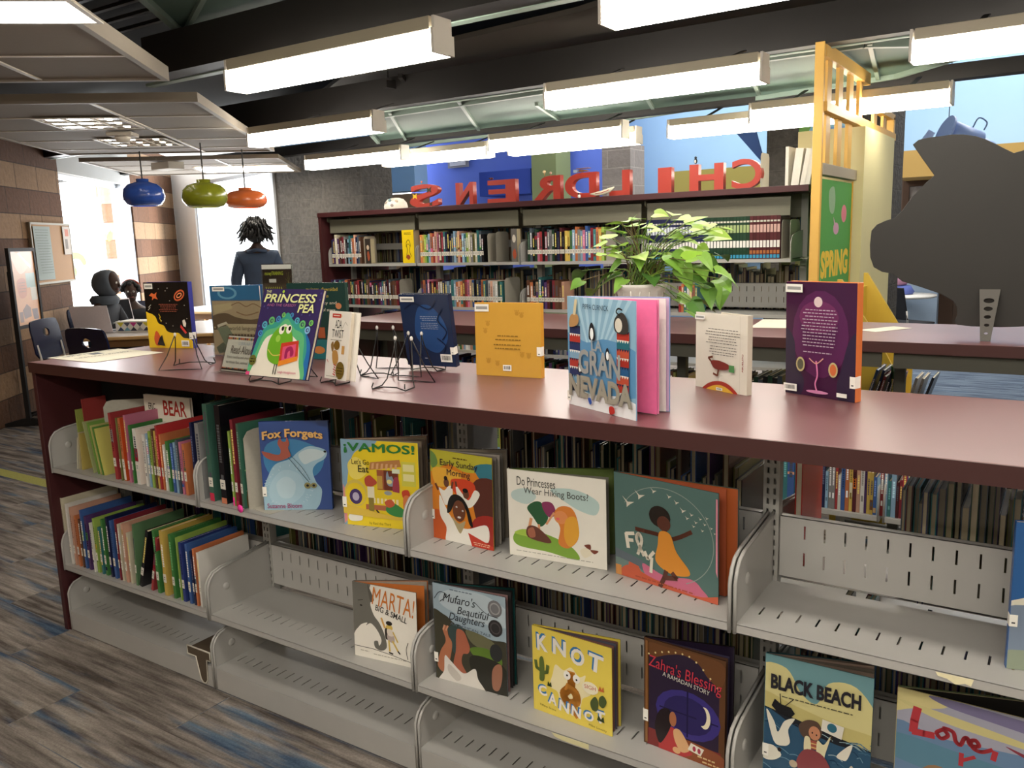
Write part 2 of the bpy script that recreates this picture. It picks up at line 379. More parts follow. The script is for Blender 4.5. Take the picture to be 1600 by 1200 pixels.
# local +x = WD, local +y = outside
sJ = ws(108, 420); sM = ws(206, 380); sP0 = ws(213, 380); sP1 = ws(279, 400)
wall_piece('wall_left', -8, sJ, 0, 2.9, BRICK)
WHITEW = mat('painted_plaster_grey', '#b9b7b0', rough=.8, noise=.03, nscale=8)
WHT = mat('white_wall_paint', '#eeeeea', rough=.8, noise=.03, nscale=8)
wall_piece('wall_left_header', sJ, sP0, 2.345, 2.9, WHITEW)
wall_piece('wall_left_sill', sJ, sP0, 0, .45, BRICK)
wall_piece('wall_left_pier', sP0, sP1, 0, 2.9, BRICK, t=.45)
FR = mat('aluminium_window_frame', '#b8bcc0', rough=.4, metal=.3)
GLASS = bpy.data.materials.new('window_glass'); GLASS.use_nodes = True
_n = GLASS.node_tree.nodes; _n.clear(); _o = _n.new('ShaderNodeOutputMaterial'); _m = _n.new('ShaderNodeMixShader'); _t = _n.new('ShaderNodeBsdfTransparent'); _g = _n.new('ShaderNodeBsdfGlossy')
_g.inputs['Roughness'].default_value = .02; _m.inputs[0].default_value = .06
_k = GLASS.node_tree.links; _k.new(_t.outputs[0], _m.inputs[1]); _k.new(_g.outputs[0], _m.inputs[2]); _k.new(_m.outputs[0], _o.inputs[0])
wr = empty('window_1', WO, WROT); struct(wr)
b = MB(); zt = 2.345
b.box((sJ, .08, .45), (sJ+.06, .16, zt)); b.box((sM-.12, .02, .45), (sP0, .16, zt)); b.box((sJ, .08, zt-.05), (sP0, .16, zt)); b.box((sJ, .08, .45), (sP0, .16, .51))
b.build('window_frame', FR, wr)
b = MB(); b.face([(sJ, .12, .45), (sP0, .12, .45), (sP0, .12, zt), (sJ, .12, zt)]); b.build('pane', GLASS, wr)
# coloured handprint-like cutouts stuck on the pane
PEEL = mat('translucent_vinyl', attr=True, rough=.5)
pb = PEEL.node_tree.nodes['Principled BSDF']; pb.inputs['Transmission Weight'].default_value = .0
_tr = PEEL.node_tree.nodes.new('ShaderNodeBsdfTranslucent'); _mx = PEEL.node_tree.nodes.new('ShaderNodeMixShader'); _mx.inputs[0].default_value = .35
_at = [n for n in PEEL.node_tree.nodes if n.type == 'ATTRIBUTE'][0]; _ou = [n for n in PEEL.node_tree.nodes if n.type == 'OUTPUT_MATERIAL'][0]
PEEL.node_tree.links.new(_at.outputs['Color'], _tr.inputs[0]); PEEL.node_tree.links.new(pb.outputs[0], _mx.inputs[1]); PEEL.node_tree.links.new(_tr.outputs[0], _mx.inputs[2]); PEEL.node_tree.links.new(_mx.outputs[0], _ou.inputs[0])
def decal(name, pts, col, label):
    P = [atn(x, y, *WN, WC) for x, y in pts]; L = [((p-WO).dot(WD), p.z) for p in P]
    b = MB(); b.prism(L, .002, col=lin(col)); o = b.build(name, PEEL, loc=WO, rot=(0, 0, WROT)); o.location = WO+Vector((-WN[0], -WN[1], 0))*.105
    return tag(o, label, 'window sticker')
decal('window_sticker', [(108, 366), (113, 372), (118, 368), (122, 376), (127, 374), (126, 384), (128, 390), (123, 396), (118, 400), (112, 396), (107, 388)], '#2aa0d8', 'bright blue handprint sticker on the window glass')
decal('window_sticker', spline([(110, 398), (122, 394), (136, 394), (146, 400), (150, 410), (146, 414), (140, 406), (132, 404), (130, 410), (136, 424), (133, 432), (127, 422), (122, 412), (124, 432), (120, 438), (114, 424), (110, 412)], 3, True), '#a8d83a', 'lime green splash sticker on the window below the blue one')
decal('window_sticker', [(182, 366), (186, 360), (190, 364), (189, 374), (184, 377), (181, 372)], '#7fbf3a', 'small green sticker near the window post')
# outside: pale ground and a pale banded block pier
b = MB(); b.box((-30, -10, -.25), (-1, 30, -.2)); 
OUT = mat('pale_concrete', '#f2efe6', rough=.9, noise=.05, nscale=3)
gr = MB(); gr.box((0, .5, -.3), (30, 25, -.2)); g = gr.build('floor_outside', OUT, loc=WO, rot=(0, 0, WROT)); struct(g)
b = MB(); b.box((sM-.42, 1.0, -.2), (sM-.1, 1.4, 2.3)); o = b.build('wall_outside_pier', brick_mat('pale_block_bands', ('#c98f68', '#c58a62'), '#dddddd', .47, .3, ('#fff6e8', '#fff8ee')), loc=WO, rot=(0, 0, WROT)); struct(o)
# white end wall with a tall window, between the pier and the grey block wall
PA = WO+WD*sP1; PBx = Vector((-4.93, 5.6, 0)); DA = (PBx-PA); LA = DA.length; RA = math.atan2(DA.y, DA.x)
def ewall(name, s0, s1, z0, z1, m, t=.12):
    b = MB(); b.box((s0, 0, z0), (s1, t, z1)); return struct(b.build(name, m, loc=PA, rot=(0, 0, RA)))
ewall('wall_back_left', -.3, LA*.24, 0, 2.9, WHT)
ewall('wall_back_left_header', LA*.24, LA, 2.45, 2.9, WHT)
ewall('wall_back_left_sill', LA*.24, LA, 0, .15, WHT)
wr = empty('window_2', PA, RA); struct(wr)
b = MB(); b.box((LA*.24, .02, .15), (LA*.24+.04, .10, 2.45)); b.box((LA-.07, -.03, .15), (LA-.0, .10, 2.45)); b.box((LA*.4, .02, 2.40), (LA, .10, 2.45)); b.build('window_frame', FR, wr)
b = MB(); b.face([(LA*.24, .06, .15), (LA, .06, .15), (LA, .06, 2.45), (LA*.24, .06, 2.45)]); b.build('pane', GLASS, wr)
# grey split-face wall behind the tall bookcase
xr = at(567, 290, 'y', 5.6).x
b = MB(); b.box((PBx.x, 5.6, 0), (xr, 6.1, 2.62)); struct(b.build('wall_back', CMU))
# far hall
BLUE = mat('deep_blue_paint', '#5670cf', rough=.6, noise=.04, nscale=3); SKYB = mat('pale_blue_paint', '#8fb4d8', rough=.7, noise=.03, nscale=3)
OLIV = mat('olive_paint', '#6f7a52', rough=.7, noise=.05, nscale=3); TANP = mat('tan_paint', '#c9a45c', rough=.7, noise=.04, nscale=4)
MUST = mat('mustard_paint', '#8f8440', rough=.7, noise=.04, nscale=4)
def box_struct(name, a, b_, m):
    b = MB(); b.box(a, b_); return struct(b.build(name, m))
def X8(px, Y, py=280): return at(px, py, 'y', Y).x
def Z8(px, py, Y): return at(px, py, 'y', Y).z
box_struct('wall_far_blue', (X8(642, 9), 9.0, 0), (X8(965, 9), 9.2, 4.5), BLUE)
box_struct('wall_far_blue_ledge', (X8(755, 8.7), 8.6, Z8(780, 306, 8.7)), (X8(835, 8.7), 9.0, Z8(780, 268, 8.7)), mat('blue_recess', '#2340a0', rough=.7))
box_struct('wall_far_pale', (X8(585, 8.2), 8.2, Z8(620, 300, 8.2)), (X8(648, 8.2), 8.5, 4.5), SKYB)
box_struct('wall_far_shelfback', (X8(585, 8.2), 8.15, 0), (X8(650, 8.2), 8.5, Z8(620, 304, 8.2)), mat('warm_brown_panel', '#8a6a4c', rough=.7, noise=.1, nscale=5))
box_struct('wall_far_olive', (X8(831, 8.4), 8.4, 0), (X8(869, 8.4), 8.8, 4.5), OLIV)
box_struct('wall_far_column', (X8(941, 7.8), 7.8, 0), (X8(985, 7.8), 8.2, Z8(965, 226, 7.8)), CMU2)
box_struct('wall_far_right', (X8(965, 10), 10.0, 0), (7.5, 10.2, 4.5), SKYB)
box_struct('wall_far_column_grey', (X8(1197, 6.2), 6.2, 0), (X8(1388, 6.2), 6.9, 4.5), CMU)
# mustard soffit behind the letters and tan soffit on the right
box_struct('trim_1', (X8(1040, 9.4), 9.3, 1.2), (X8(1200, 9.4), 9.9, Z8(1120, 264, 9.4)), MUST)
b = MB(); p = [at(1398, 237, 'y', 9.0), at(1560, 236, 'y', 9.0)]
b.box((p[0].x, 9.0, Z8(1440, 276, 9.0)), (7.4, 9.95, p[0].z)); struct(b.build('trim_2', TANP))
# shelves / doorway below the tan soffit
box_struct('wall_far_lower', (1.2, 9.9, 0), (7.4, 10.0, 2.1), mat('dark_brown_panelling', '#5c4a3e', rough=.7, noise=.1, nscale=4))  # plain dark brown panelling
d = empty('door_1', (X8(1412, 9.85), 9.84, 0)); struct(d)
b = MB(); w = .62; b.prism([(0, 0), (w, 0), (w, 2.05), (0, 2.05)], .04, holes=[[(x, z), (x+.22, z), (x+.22, z+.32), (x, z+.32)] for x in (.07, .34) for z in (.9, 1.28, 1.66)], col=lin('#4a3424')); b.build('door_leaf', MATTE, d)
b = MB(); b.face([(.03, .03, .85), (w-.03, .03, .85), (w-.03, .03, 2.0), (.03, .03, 2.0)], lin('#9a9490')); b.build('pane', MATTE, d)
# shell around and above
box_struct('wall_near', (-9, -4.6, 0), (9.5, -4.4, 4.5), WHITEW)
box_struct('wall_right', (7.4, -4.6, 0), (7.6, 20, 4.5), mat('warm_plaster', '#c9bba6', rough=.8))
box_struct('wall_far_end', (X8(965, 10)-.2, 9.1, 0), (X8(965, 10), 10.1, 4.5), SKYB)
box_struct('wall_far_end_left', (-5.42, 6.1, 0), (-5.32, 8.2, 4.5), SKYB)
box_struct('wall_left_near', (-9.2, -4.6, 0), (-9, -1.5, 4.5), BRICK)
# ceiling: dark deck over the near part, higher one over the far hall
b = MB(); b.box((-9.5, -4.6, 2.95), (9.5, 5.7, 3.05)); struct(b.build('ceiling', DECK))
box_struct('ceiling_far', (-5.42, 5.5, 4.5), (9.5, 20, 4.6), mat('far_ceiling_paint', '#c8ccd2', rough=.8))
b = MB(); b.box((-5.42, 5.5, 3.05), (9.5, 5.6, 4.6)); struct(b.build('wall_upper', WHITEW))
# vent on the blue wall
v = empty('wall_vent', (X8(700, 8.97, 253), 8.96, Z8(715, 262, 8.97))); tag(v, 'grey slatted air vent high on the deep blue wall', 'air vent')
W = X8(732, 8.97)-X8(700, 8.97); H = Z8(715, 246, 8.97)-Z8(715, 262, 8.97)
b = MB(); b.box((0, 0, 0), (W, .02, H), lin('#8f8f98')); b.build('frame', MATTE, v)
b = MB()
for k in range(5): b.box((.05, -.015, .03+k*(H-.06)/5), (W-.05, 0, .045+k*(H-.06)/5), lin('#d8d8e0'))
b.build('slats', MATTE, v)
# ================================================================== CEILING
STEELW = mat('white_enamel_steel', '#cfc9bf', rough=.45, noise=.03, nscale=30)
def glow(name, col, s): return mat(name, '#ffffff', rough=.4, emit=col, estr=s)
TUBE = glow('fluorescent_diffuser', '#fff7ea', 18)
def fixture(px, py, label, zb=2.22, L=1.22, xr=None, w=.125, group='strip lights hung below the beams'):
    p = at(px, py, 'z', zb) if px is not None else Vector(xr)
    t = empty('strip_light', (p.x, p.y, zb)); tag(t, label, 'ceiling light', group)
    b = MB(); b.box((.02, -.0015, .086), (L-.02, w+.0015, .135)); hs_ = b.build('housing', mat('cream_light_housing', '#a9a08c', rough=.45), t, bevel=.003)
    b = MB(); b.prism([(.0, .0), (L-.012, .0), (L-.012, .088), (.0, .088)], w, col=(1, 1, 1)); b.build('diffuser', TUBE, t, bevel=.006)
    b = MB(); pr = [(0, 0), (w+.006, 0), (w+.006, .075), (w-.008, .075), (w-.008, .135), (.008, .135), (.008, .09), (0, .09)]
    M = Matrix.Rotation(math.pi/2, 4, 'Z')
    b.prism(pr, .012, M=Matrix.Translation((L, -.003, 0)) @ M); b.build('end_cap', STEELW, t)
    b = MB(); b.prism(pr, .012, M=Matrix.Translation((.012, -.003, 0)) @ M); b.build('end_cap', STEELW, t)
    for x in (.25, L-.25):
        b = MB(); b.beam((x, w-.02, .13), (x, w+.36, .245), .03, .006); b.build('mounting_arm', DARK, hs_)
    return t
fixture(352, 142, 'large white strip light hanging top left above the picture book counter')
fixture(935, 38, 'white strip light cut off by the top edge of the photo')
fixture(849, 169.5, 'white strip light above the gran nevada book, second row right')
fixture(386.6, 229.6, 'white strip light beside the edge of the tiled ceiling panel')
fixture(475.7, 265.2, 'white strip light in front of the grey block wall')
fixture(762, 236.5, 'white strip light above the red letter R, nearer of two')
fixture(597, 260.4, 'far white strip light ending above the red letter S')
fixture(793, 243, 'far white strip light just below the one over letter R')
fixture(1041.5, 216, 'far white strip light above the red letters H and C')
fr = at(1487, 161.5, 'z', 2.22); fixture(None, None, 'white strip light crossing behind the yellow lattice', xr=(fr.x-1.22, fr.y, 2.22))
f3 = at(849, 169.5, 'z', 2.22); f1 = at(352, 142, 'z', 2.22)
# the same rows go on over the camera, outside the picture
for x, y in ((f1.x+1.86, f1.y-1.52), (f1.x+3.72, f1.y-1.52), (f1.x+3.72, f1.y), (f1.x+.6, f1.y-3.04), (f1.x+2.5, f1.y-3.04), (f1.x+4.3, f1.y-3.04), (f3.x+1.86, f3.y), (f3.x+3.7, f3.y), (f3.x+3.7, f3.y+1.5)):
    fixture(None, None, 'white strip light over the aisle behind the photographer', xr=(x, y, 2.22), group='strip lights behind the photographer')
def beam(n, y0, y1, z0, z1, x0=-9, x1=9, m=DARK):
    b = MB(); b.box((x0, y0, z0), (x1, y1, z1)); return struct(b.build('trim_%d' % n, m))
def yz(px, py, z): return at(px, py, 'z', z).y
y1 = (yz(225, 127, 2.42)+yz(745, 40, 2.42))/2
beam(3, y1-.16, y1, 2.42, 2.62, x0=at(225, 112, 'y', y1-.16).x)
beam(4, y1-.02, y1+.03, 2.415, 2.43, x0=at(232, 127, 'y', y1).x, m=mat('pale_green_metal', '#8fa294', rough=.5))
y2 = yz(1100, 102, 2.46); beam(5, y2-.12, y2, 2.46, 2.66)
beam(6, y2-.01, y2+.02, 2.455, 2.47, m=MATS['pale_green_metal'])
y3 = yz(1100, 172, 2.46); beam(7, y3-.12, y3, 2.46, 2.56)
# ribs of the steel deck, top left
for k in range(16):
    b = MB(); y = -.9+k*.17; b.box((-3.2, y, 2.86), (.4, y+.03, 2.88)); struct(b.build('trim_9', mat('dark_galvanised_rib', '#4a4744', rough=.35, metal=.6)))
GREEN = mat('grey_green_acoustic_panel', '#4a5e54', rough=.7, noise=.06, nscale=4); GFR = mat('pale_green_frame', '#75857a', rough=.5)
def panel_poly(name, pts, z, m, label, thick=.03, frame=None, ribs=(), fw=.035, cat='ceiling panel'):
    t = empty(name, (0, 0, z)); tag(t, label, cat)
    b = MB(); R = Matrix(((1, 0, 0, 0), (0, 0, 1, 0), (0, 1, 0, 0), (0, 0, 0, 1)))
    b.prism([(p[0], p[1]) for p in pts], thick, M=R); b.build('panel', m, t)
    if frame:
        for i in range(len(pts)):
            b = MB(); a = pts[i]; c = pts[(i+1) % len(pts)]; b.beam((a[0], a[1], -.01), (c[0], c[1], -.01), fw, .04); b.build('frame_rail', frame, t)
        for a, c in ribs:
            b = MB(); b.beam((a[0], a[1], -.01), (c[0], c[1], -.01), fw*.7, .03); b.build('rib', frame, t)
    return t
D1 = Vector((-.643, .766, 0)); D2 = Vector((.766, .643, 0))
c = at(287, 50, 'z', 2.66); P = [c, c+D2*1.35, c+D2*1.35-D1*2.6, c-D1*2.6]
q = at(313, 0, 'z', 2.66)
panel_poly('acoustic_panel', P, 2.66, GREEN, 'grey green framed ceiling panel at the top, left of centre', frame=GFR, ribs=[(c, c+(q-c)*3), (c+D2*.95, c+D2*.95+(q-c)*2)])
zg = 2.5
P = [at(*m, 'z', zg) for m in ((560, 184), (1180, 90), (1350, 66), (1573, 62), (1400, 116), (1000, 180), (600, 230))]
R_ = [(at(*a, 'z', zg), at(*b_, 'z', zg)) for a, b_ in (((608, 172), (634, 216)), ((716, 154), (748, 200)), ((838, 160), (872, 184)), ((1005, 140), (1020, 166)), ((1176, 120), (1186, 144)), ((1359, 62), (1372, 120)))]
panel_poly('acoustic_panel', [(p.x, p.y) for p in P], zg, GREEN, 'long grey green ceiling panel with pale ribs between two dark beams', frame=GFR, ribs=R_)
zb = 2.72
P = [at(*m, 'z', zb) for m in ((425, 205), (565, 98), (900, 20), (1060, -30), (1490, 12), (1250, 60), (800, 150))]
panel_poly('acoustic_panel', [(p.x, p.y) for p in P], zb, mat('taupe_acoustic_panel', '#453f38', rough=.8, noise=.06, nscale=3), 'dark taupe ceiling panel above the second row of strip lights')
b = MB(); a = at(600, 131, 'z', 2.6); c_ = at(668, 144, 'z', 2.6); b.beam(a, c_, .05, .05, lin('#1c1917')); b.beam(at(625, 118, 'z', 2.64), at(640, 137, 'z', 2.6), .03, .03, lin('#1c1917'))
b.tube([at(606, 110, 'z', 2.72), at(606, 135, 'z', 2.6)], .004, 5); tag(b.build('pipe_bracket', DARK), 'short dark pipe bracket under the taupe ceiling panel', 'bracket')
# white tiled ceiling clouds
TILE = mat('cream_ceiling_tile', '#8f8476', rough=.85, noise=.05, nscale=60); GRID = mat('white_ceiling_grid', '#d9d2c4', rough=.5)
ZC = 2.35
TROF = glow('troffer_lamp', '#fff4e2', 16)
def cloud(corner, lu, lv, label, z=ZC, th=.1, fas='#94897a', nu=None, nv=None):
    """corner = near right corner; u runs along D1 (away), v along -D2 (left)"""
    t = empty('ceiling_cloud', (corner.x, corner.y, z), rot=(0, 0, math.atan2(D1.y, D1.x))); tag(t, label, 'ceiling panel')
    b = MB(); b.box((.03, .03, .01), (lu-.03, lv-.03, .03)); b.build('tile_field', TILE, t)
    F = mat('cloud_fascia', fas, rough=.6, noise=.04, nscale=20)
    for a, c in (((0, 0, 0), (lu, .03, th)), ((0, lv-.03, 0), (lu, lv, th)), ((0, .03, 0), (.03, lv-.03, th)), ((lu-.03, .03, 0), (lu, lv-.03, th))):
        b = MB(); b.box(a, c); b.build('fascia', F, t)
    b = MB(); k = .61
    while k < lu-.1: b.box((k-.006, .03, .005), (k+.006, lv-.03, .012)); k += .61
    k = .61
    while k < lv-.1: b.box((.03, k-.012, .004), (lu-.03, k+.012, .012)); k += 1.22
    b.build('grid', GRID, t)
    return t
def local(t, p): return Matrix.Rotation(-t.rotation_euler.z, 4, 'Z') @ (Vector(p)-Vector(t.location))
def troffer(px, label, full=False, z=ZC):
    P = [at(x, y, 'z', z-.003) for x, y in px]; a = math.atan2(D1.y, D1.x); M = Matrix.Rotation(-a, 4, 'Z')
    L = [M @ p for p in P]; x0, x1 = min(p.x for p in L), max(p.x for p in L); y0, y1 = min(p.y for p in L), max(p.y for p in L)
    o = M.inverted() @ Vector((x0, y0, 0)); t = empty('recessed_light', (o.x, o.y, z-.004), rot=(0, 0, a)); tag(t, label, 'ceiling light')
    W, H = x1-x0, y1-y0
    b = MB(); b.prism([(0, 0), (W, 0), (W, H), (0, H)], .006, M=Matrix(((1, 0, 0, 0), (0, 0, 1, 0), (0, 1, 0, 0), (0, 0, 0, 1))), holes=[[(.02, .02), (W-.02, .02), (W-.02, H-.02), (.02, H-.02)]]); b.build('frame', GRID, t)
    b = MB()
    if full: b.box((.02, .02, 0), (W-.02, H-.02, .004)); b.build('lens', TROF, t)
    else:
        b.box((.02, .02, .005), (W-.02, H-.02, .008)); b.build('reflector', mat('louvre_reflector', '#8c857c', rough=.2, metal=.8), t)
        for i in range(3):
            for j in range(3):
                b = MB(); x = W*(i+.5)/3; y = H*(j+.5)/3; b.box((x-W*.08, y-H*.03, 0), (x+W*.02, y+H*.03, .004)); b.build('lamp_cell', TROF, t)
        b = MB()
        for i in (1, 2): b.box((W*i/3-.004, .02, -.002), (W*i/3+.004, H-.02, .005)); b.box((.02, H*i/3-.004, -.002), (W-.02, H*i/3+.004, .005))
        b.build('louvre', GRID, t)
    return t
c1 = at(265, 127, 'z', ZC); cc = Vector((c1.x, c1.y, 0))-D1*3.0
cloud(cc, 3.0, 3.2, 'cream tiled ceiling panel with a glowing light at the top left corner', th=.07)
n2 = at(309, 159, 'z', ZC); f2 = at(105, 243, 'z', ZC); dd = Vector((f2.x-n2.x, f2.y-n2.y, 0))
cloud(n2, dd.dot(D1), -dd.dot(D2), 'cream tiled ceiling panel holding two louvred lights', th=.055)
n3 = at(435, 247, 'z', ZC); l3 = at(122, 253, 'z', ZC); dd = Vector((l3.x-n3.x, l3.y-n3.y, 0))
cloud(n3, 1.75, -dd.dot(D2), 'far cream ceiling panel above the three coloured pendant lamps', th=.04, fas='#8f8478')
troffer([(-60, 0), (109, 0), (158, 37), (-60, 38)], 'large glowing recessed light at the top left corner', True)
troffer([(57, 187), (182, 184), (227, 201), (100, 203)], 'louvred recessed light in the middle ceiling panel, nearer one')
troffer([(153, 218), (258, 216), (285, 228), (182, 230)], 'louvred recessed light in the middle ceiling panel, farther one')
troffer([(300, 263), (440, 261), (462, 267), (318, 269)], 'glowing recessed light in the far ceiling panel', True)
p = at(192, 214, 'z', ZC-.03); t = empty('ceiling_sensor', (p.x, p.y, ZC-.04), math.atan2(D1.y, D1.x)); tag(t, 'white sensor box beside the louvred recessed lights', 'sensor')
b = MB(); b.box((-.09, -.09, .01), (.09, .09, .04), lin('#d8cfc2')); b.build('body', MATTE, t, bevel=.01)
b = MB(); b.lathe([(.001, -.03), (.04, -.025), (.055, 0), (.055, .01)], 16, col=lin('#e8e0d4')); b.build('dome', MATTE, t)
p = at(262, 262, 'z', ZC-.05); t = empty('ceiling_sensor', (p.x, p.y, ZC-.07), 0); tag(t, 'white box sensor under the far ceiling panel', 'sensor')
b = MB(); b.box((-.14, -.09, 0), (.14, .09, .07), lin('#e0dcd2')); b.build('body', MATTE, t, bevel=.006)
# pendant lamps
def pendant(pxl, pxr, pyt, pyb, y, col, label, glo=0):
    pl, pr = at(pxl, (pyt+pyb)/2, 'y', y), at(pxr, (pyt+pyb)/2, 'y', y); m = (pl+pr)/2
    dpt = (m-CAM).dot(CF); r = (pxr-pxl)/2/FPX*dpt; H = (pyb-pyt)/FPX*dpt*.98
    t = empty('pendant_lamp', (m.x, m.y, m.z-H/2)); tag(t, label, 'pendant lamp', 'pendant lamps over the reading table')
    M = mat('glass_shade_'+label.split()[0], col, rough=.25, noise=.1, nscale=12, coat=.3); nt = M.node_tree; bb = nt.nodes['Principled BSDF']
    prof = [(r*.62, 0), (r*.8, .01), (r*.97, H*.25), (r, H*.42), (r*.93, H*.68), (r*.72, H*.86), (r*.34, H*.96), (r*.3, H*.97), (r*.3, H*1.08), (.001, H*1.08)]
    b = MB(); b.lathe(prof, 32); b.build('lamp_shade', M, t)
    b = MB(); b.tube([(0, 0, H*1.05), (0, 0, ZC-(m.z-H/2))], .006, 8, lin('#555555')); b.build('stem', MATTE, t)
    b = MB(); b.ball((0, 0, H*.45), .05, (1, 1, 1)); b.build('bulb', glow('pendant_bulb', '#fff0d0', 6), t)
    return t
pendant(194, 256, 283, 322, 2.85, '#2f58b8', 'blue rounded pendant lamp, leftmost of three')
pendant(286, 355, 284, 324, 2.85, '#8d9420', 'olive green rounded pendant lamp, middle of three')
pendant(352, 417, 296, 325, 3.4, '#e0723a', 'orange rounded pendant lamp in front of the bright window')
# ================================================================== NEAR SHELVING RUN
BAY = .9144
SHELF = mat('warm_grey_enamel_shelf', '#aeaca7', rough=.38, noise=.04, nscale=14)
SHADEG = mat('grey_enamel_upright', '#9f9d97', rough=.45, noise=.04, nscale=20)
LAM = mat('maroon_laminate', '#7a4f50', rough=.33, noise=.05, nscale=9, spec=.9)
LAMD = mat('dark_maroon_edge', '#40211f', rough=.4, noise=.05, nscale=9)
REDP = mat('maroon_end_panel', '#431d1f', rough=.45, noise=.08, nscale=9)
def worktop(name, x0, x1, y0, y1, z, th, label, cat='countertop'):
    t = empty(name, (0, 0, 0)); tag(t, label, cat)
    b = MB(); b.box((x0+.002, y0+.003, z-th), (x1, y1-.003, z)); b.build('top_board', LAM, t, bevel=.002)
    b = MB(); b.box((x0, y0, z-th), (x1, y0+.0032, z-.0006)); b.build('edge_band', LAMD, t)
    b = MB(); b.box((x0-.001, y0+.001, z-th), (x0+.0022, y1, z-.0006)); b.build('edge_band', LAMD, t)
    return t
XE = 5.52
ZU, Z2, ZB, ZT, YC, DS = .683, .279, .083, 1.1052, .285, .285
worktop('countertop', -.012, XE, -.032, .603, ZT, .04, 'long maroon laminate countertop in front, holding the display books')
def shelf_holes(L, D, n, y=.07):
    return [[(x, D-y-.045), (x+.005, D-y-.045), (x+.005, D-y), (x, D-y)] for x in [L*(k+.5)/n for k in range(n)]]
RX = Matrix(((1, 0, 0, 0), (0, 0, 1, 0), (0, 1, 0, 0), (0, 0, 0, 1)))   # (x,z)->(x,y), thickness up
def shelf_part(parent, x0, z, yf, yb, face=-1, slots=22, lip=.021, name='shelf', last=.0):
    """cantilever shelf: top sheet with real slots, front lip"""
    L = BAY-.012; b = MB(); D = abs(yb-yf)
    M = Matrix.Translation((x0+.006, min(yf, yb), z-.0015)) @ RX
    sl = []
    for k in range(slots):
        x = L*(k+.7)/(slots+.4); a = .07 if face < 0 else D-.07-.042
        sl.append([(x, a), (x+.0045, a), (x+.0045, a+.042), (x, a+.042)])
    b.prism([(0, 0), (L, 0), (L, D), (0, D)], .0015, M=M, holes=sl)
    yl = (yf, yf+.002) if face < 0 else (yf-.002, yf)
    b.box((x0+.006, yl[0], z-lip), (x0+.006+L, yl[1], z-.0003))
    ylo = (yf, yf+.014) if face < 0 else (yf-.014, yf)
    b.box((x0+.006, ylo[0], z-lip), (x0+.006+L, ylo[1], z-lip+.0015))
    return b.build(name, SHELF, parent)
def bracket_outline(D, h, zlow):
    # x = distance from the front, z
    return [(0, -zlow), (0, h*.52), (.004, h*.60), (.012, h*.70), (.028, h*.80), (.06, h*.86), (D, h), (D, -zlow)]
def bracket(parent, x, z, yf, D, face=-1, h=.17, zlow=.022, name='end_bracket'):
    b = MB(); th = .0035
    M = Matrix(((0, 1, 0, x-th/2), ((1 if face < 0 else -1), 0, 0, yf), (0, 0, 1, z), (0, 0, 0, 1)))
    pr = bracket_outline(D, h, zlow); b.prism(pr, th, M=M)
    pts = [M @ Vector((p[0], th/2, p[1])) for p in pr[:-1]]
    b.tube(pts, .0045, 6)
    cx = M @ Vector((.075, th/2, h*.45))
    b.lathe([(.014, 0), (.011, .003), (.006, .004), (.0001, .004)], 14, M=Matrix.Translation((cx.x+th/2, cx.y, cx.z)) @ Matrix.Rotation(math.pi/2, 4, 'Y'))
    b.lathe([(.014, 0), (.011, .003), (.006, .004), (.0001, .004)], 14, M=Matrix.Translation((cx.x-th/2, cx.y, cx.z)) @ Matrix.Rotation(-math.pi/2, 4, 'Y'))
    return b.build(name, SHELF, parent)
def rail(parent, x0, z, y, face=-1, h=.15, slots=18, z0=.018):
    b = MB(); L = BAY-.045; hs = []
    for k in range(slots):
        x = L*(k+1.2)/(slots+1.2)
        for zz in (.032, .098): hs.append([(x, zz), (x+.0045, zz), (x+.0045, zz+.033), (x, zz+.033)])
    M = Matrix.Translation((x0+.024, y, z+z0)) if face < 0 else Matrix.Translation((x0+.024, y, z+z0))
    b.prism([(0, 0), (L, 0), (L, h), (0, h)], .0015, M=M, holes=hs)
    b.box((x0+.024, y if face < 0 else y-.02, z+z0+h-.002), (x0+.024+L, y+.02 if face < 0 else y, z+z0+h))
    b.box((x0+.024, y+.018 if face < 0 else y-.02, z+z0+h-.022), (x0+.024+L, y+.02 if face < 0 else y-.018, z+z0+h))
    return b.build('slotted_rail', SHELF, parent)
def upright(parent, x, y, z0, z1, w=.038, d=.03):
    b = MB(); hs = []; z = z0+.06
    pts = [(-w/2, z0), (w/2, z0), (w/2, z1), (-w/2, z1)]; hs = []
    while z < z1-.05:
        hs.append([(-.011, z), (-.005, z), (-.005, z+.014), (-.011, z+.014)]); hs.append([(.005, z), (.011, z), (.011, z+.014), (.005, z+.014)]); z += .0254
    b.prism(pts, .002, M=Matrix.Translation((x, y-d/2, 0)), holes=hs)
    b.prism(pts, .002, M=Matrix.Translation((x, y+d/2-.002, 0)), holes=hs)
    b.box((x-w/2, y-d/2+.002, z0), (x-w/2+.002, y+d/2-.002, z1)); b.box((x+w/2-.002, y-d/2+.002, z0), (x+w/2, y+d/2-.002, z1))
    return b.build('upright', SHADEG, parent)
U = empty('shelving_run', (0, .285, 0)); tag(U, 'double sided grey metal shelving run with maroon end panel in the foreground', 'shelving unit')
U.location = (0, 0, 0)
b = MB(); b.box((-.032, -.012, 0), (-.008, .585, ZT-.04)); b.build('end_panel', REDP, U, bevel=.002)
b = MB(); b.box((-.008, -.004, 0), (.0, .577, .05)); b.build('end_panel_foot', REDP, U)
NB = 6
for k in range(NB+1): upright(U, k*BAY+(.019 if k == 0 else 0), YC, 0, ZT-.05)
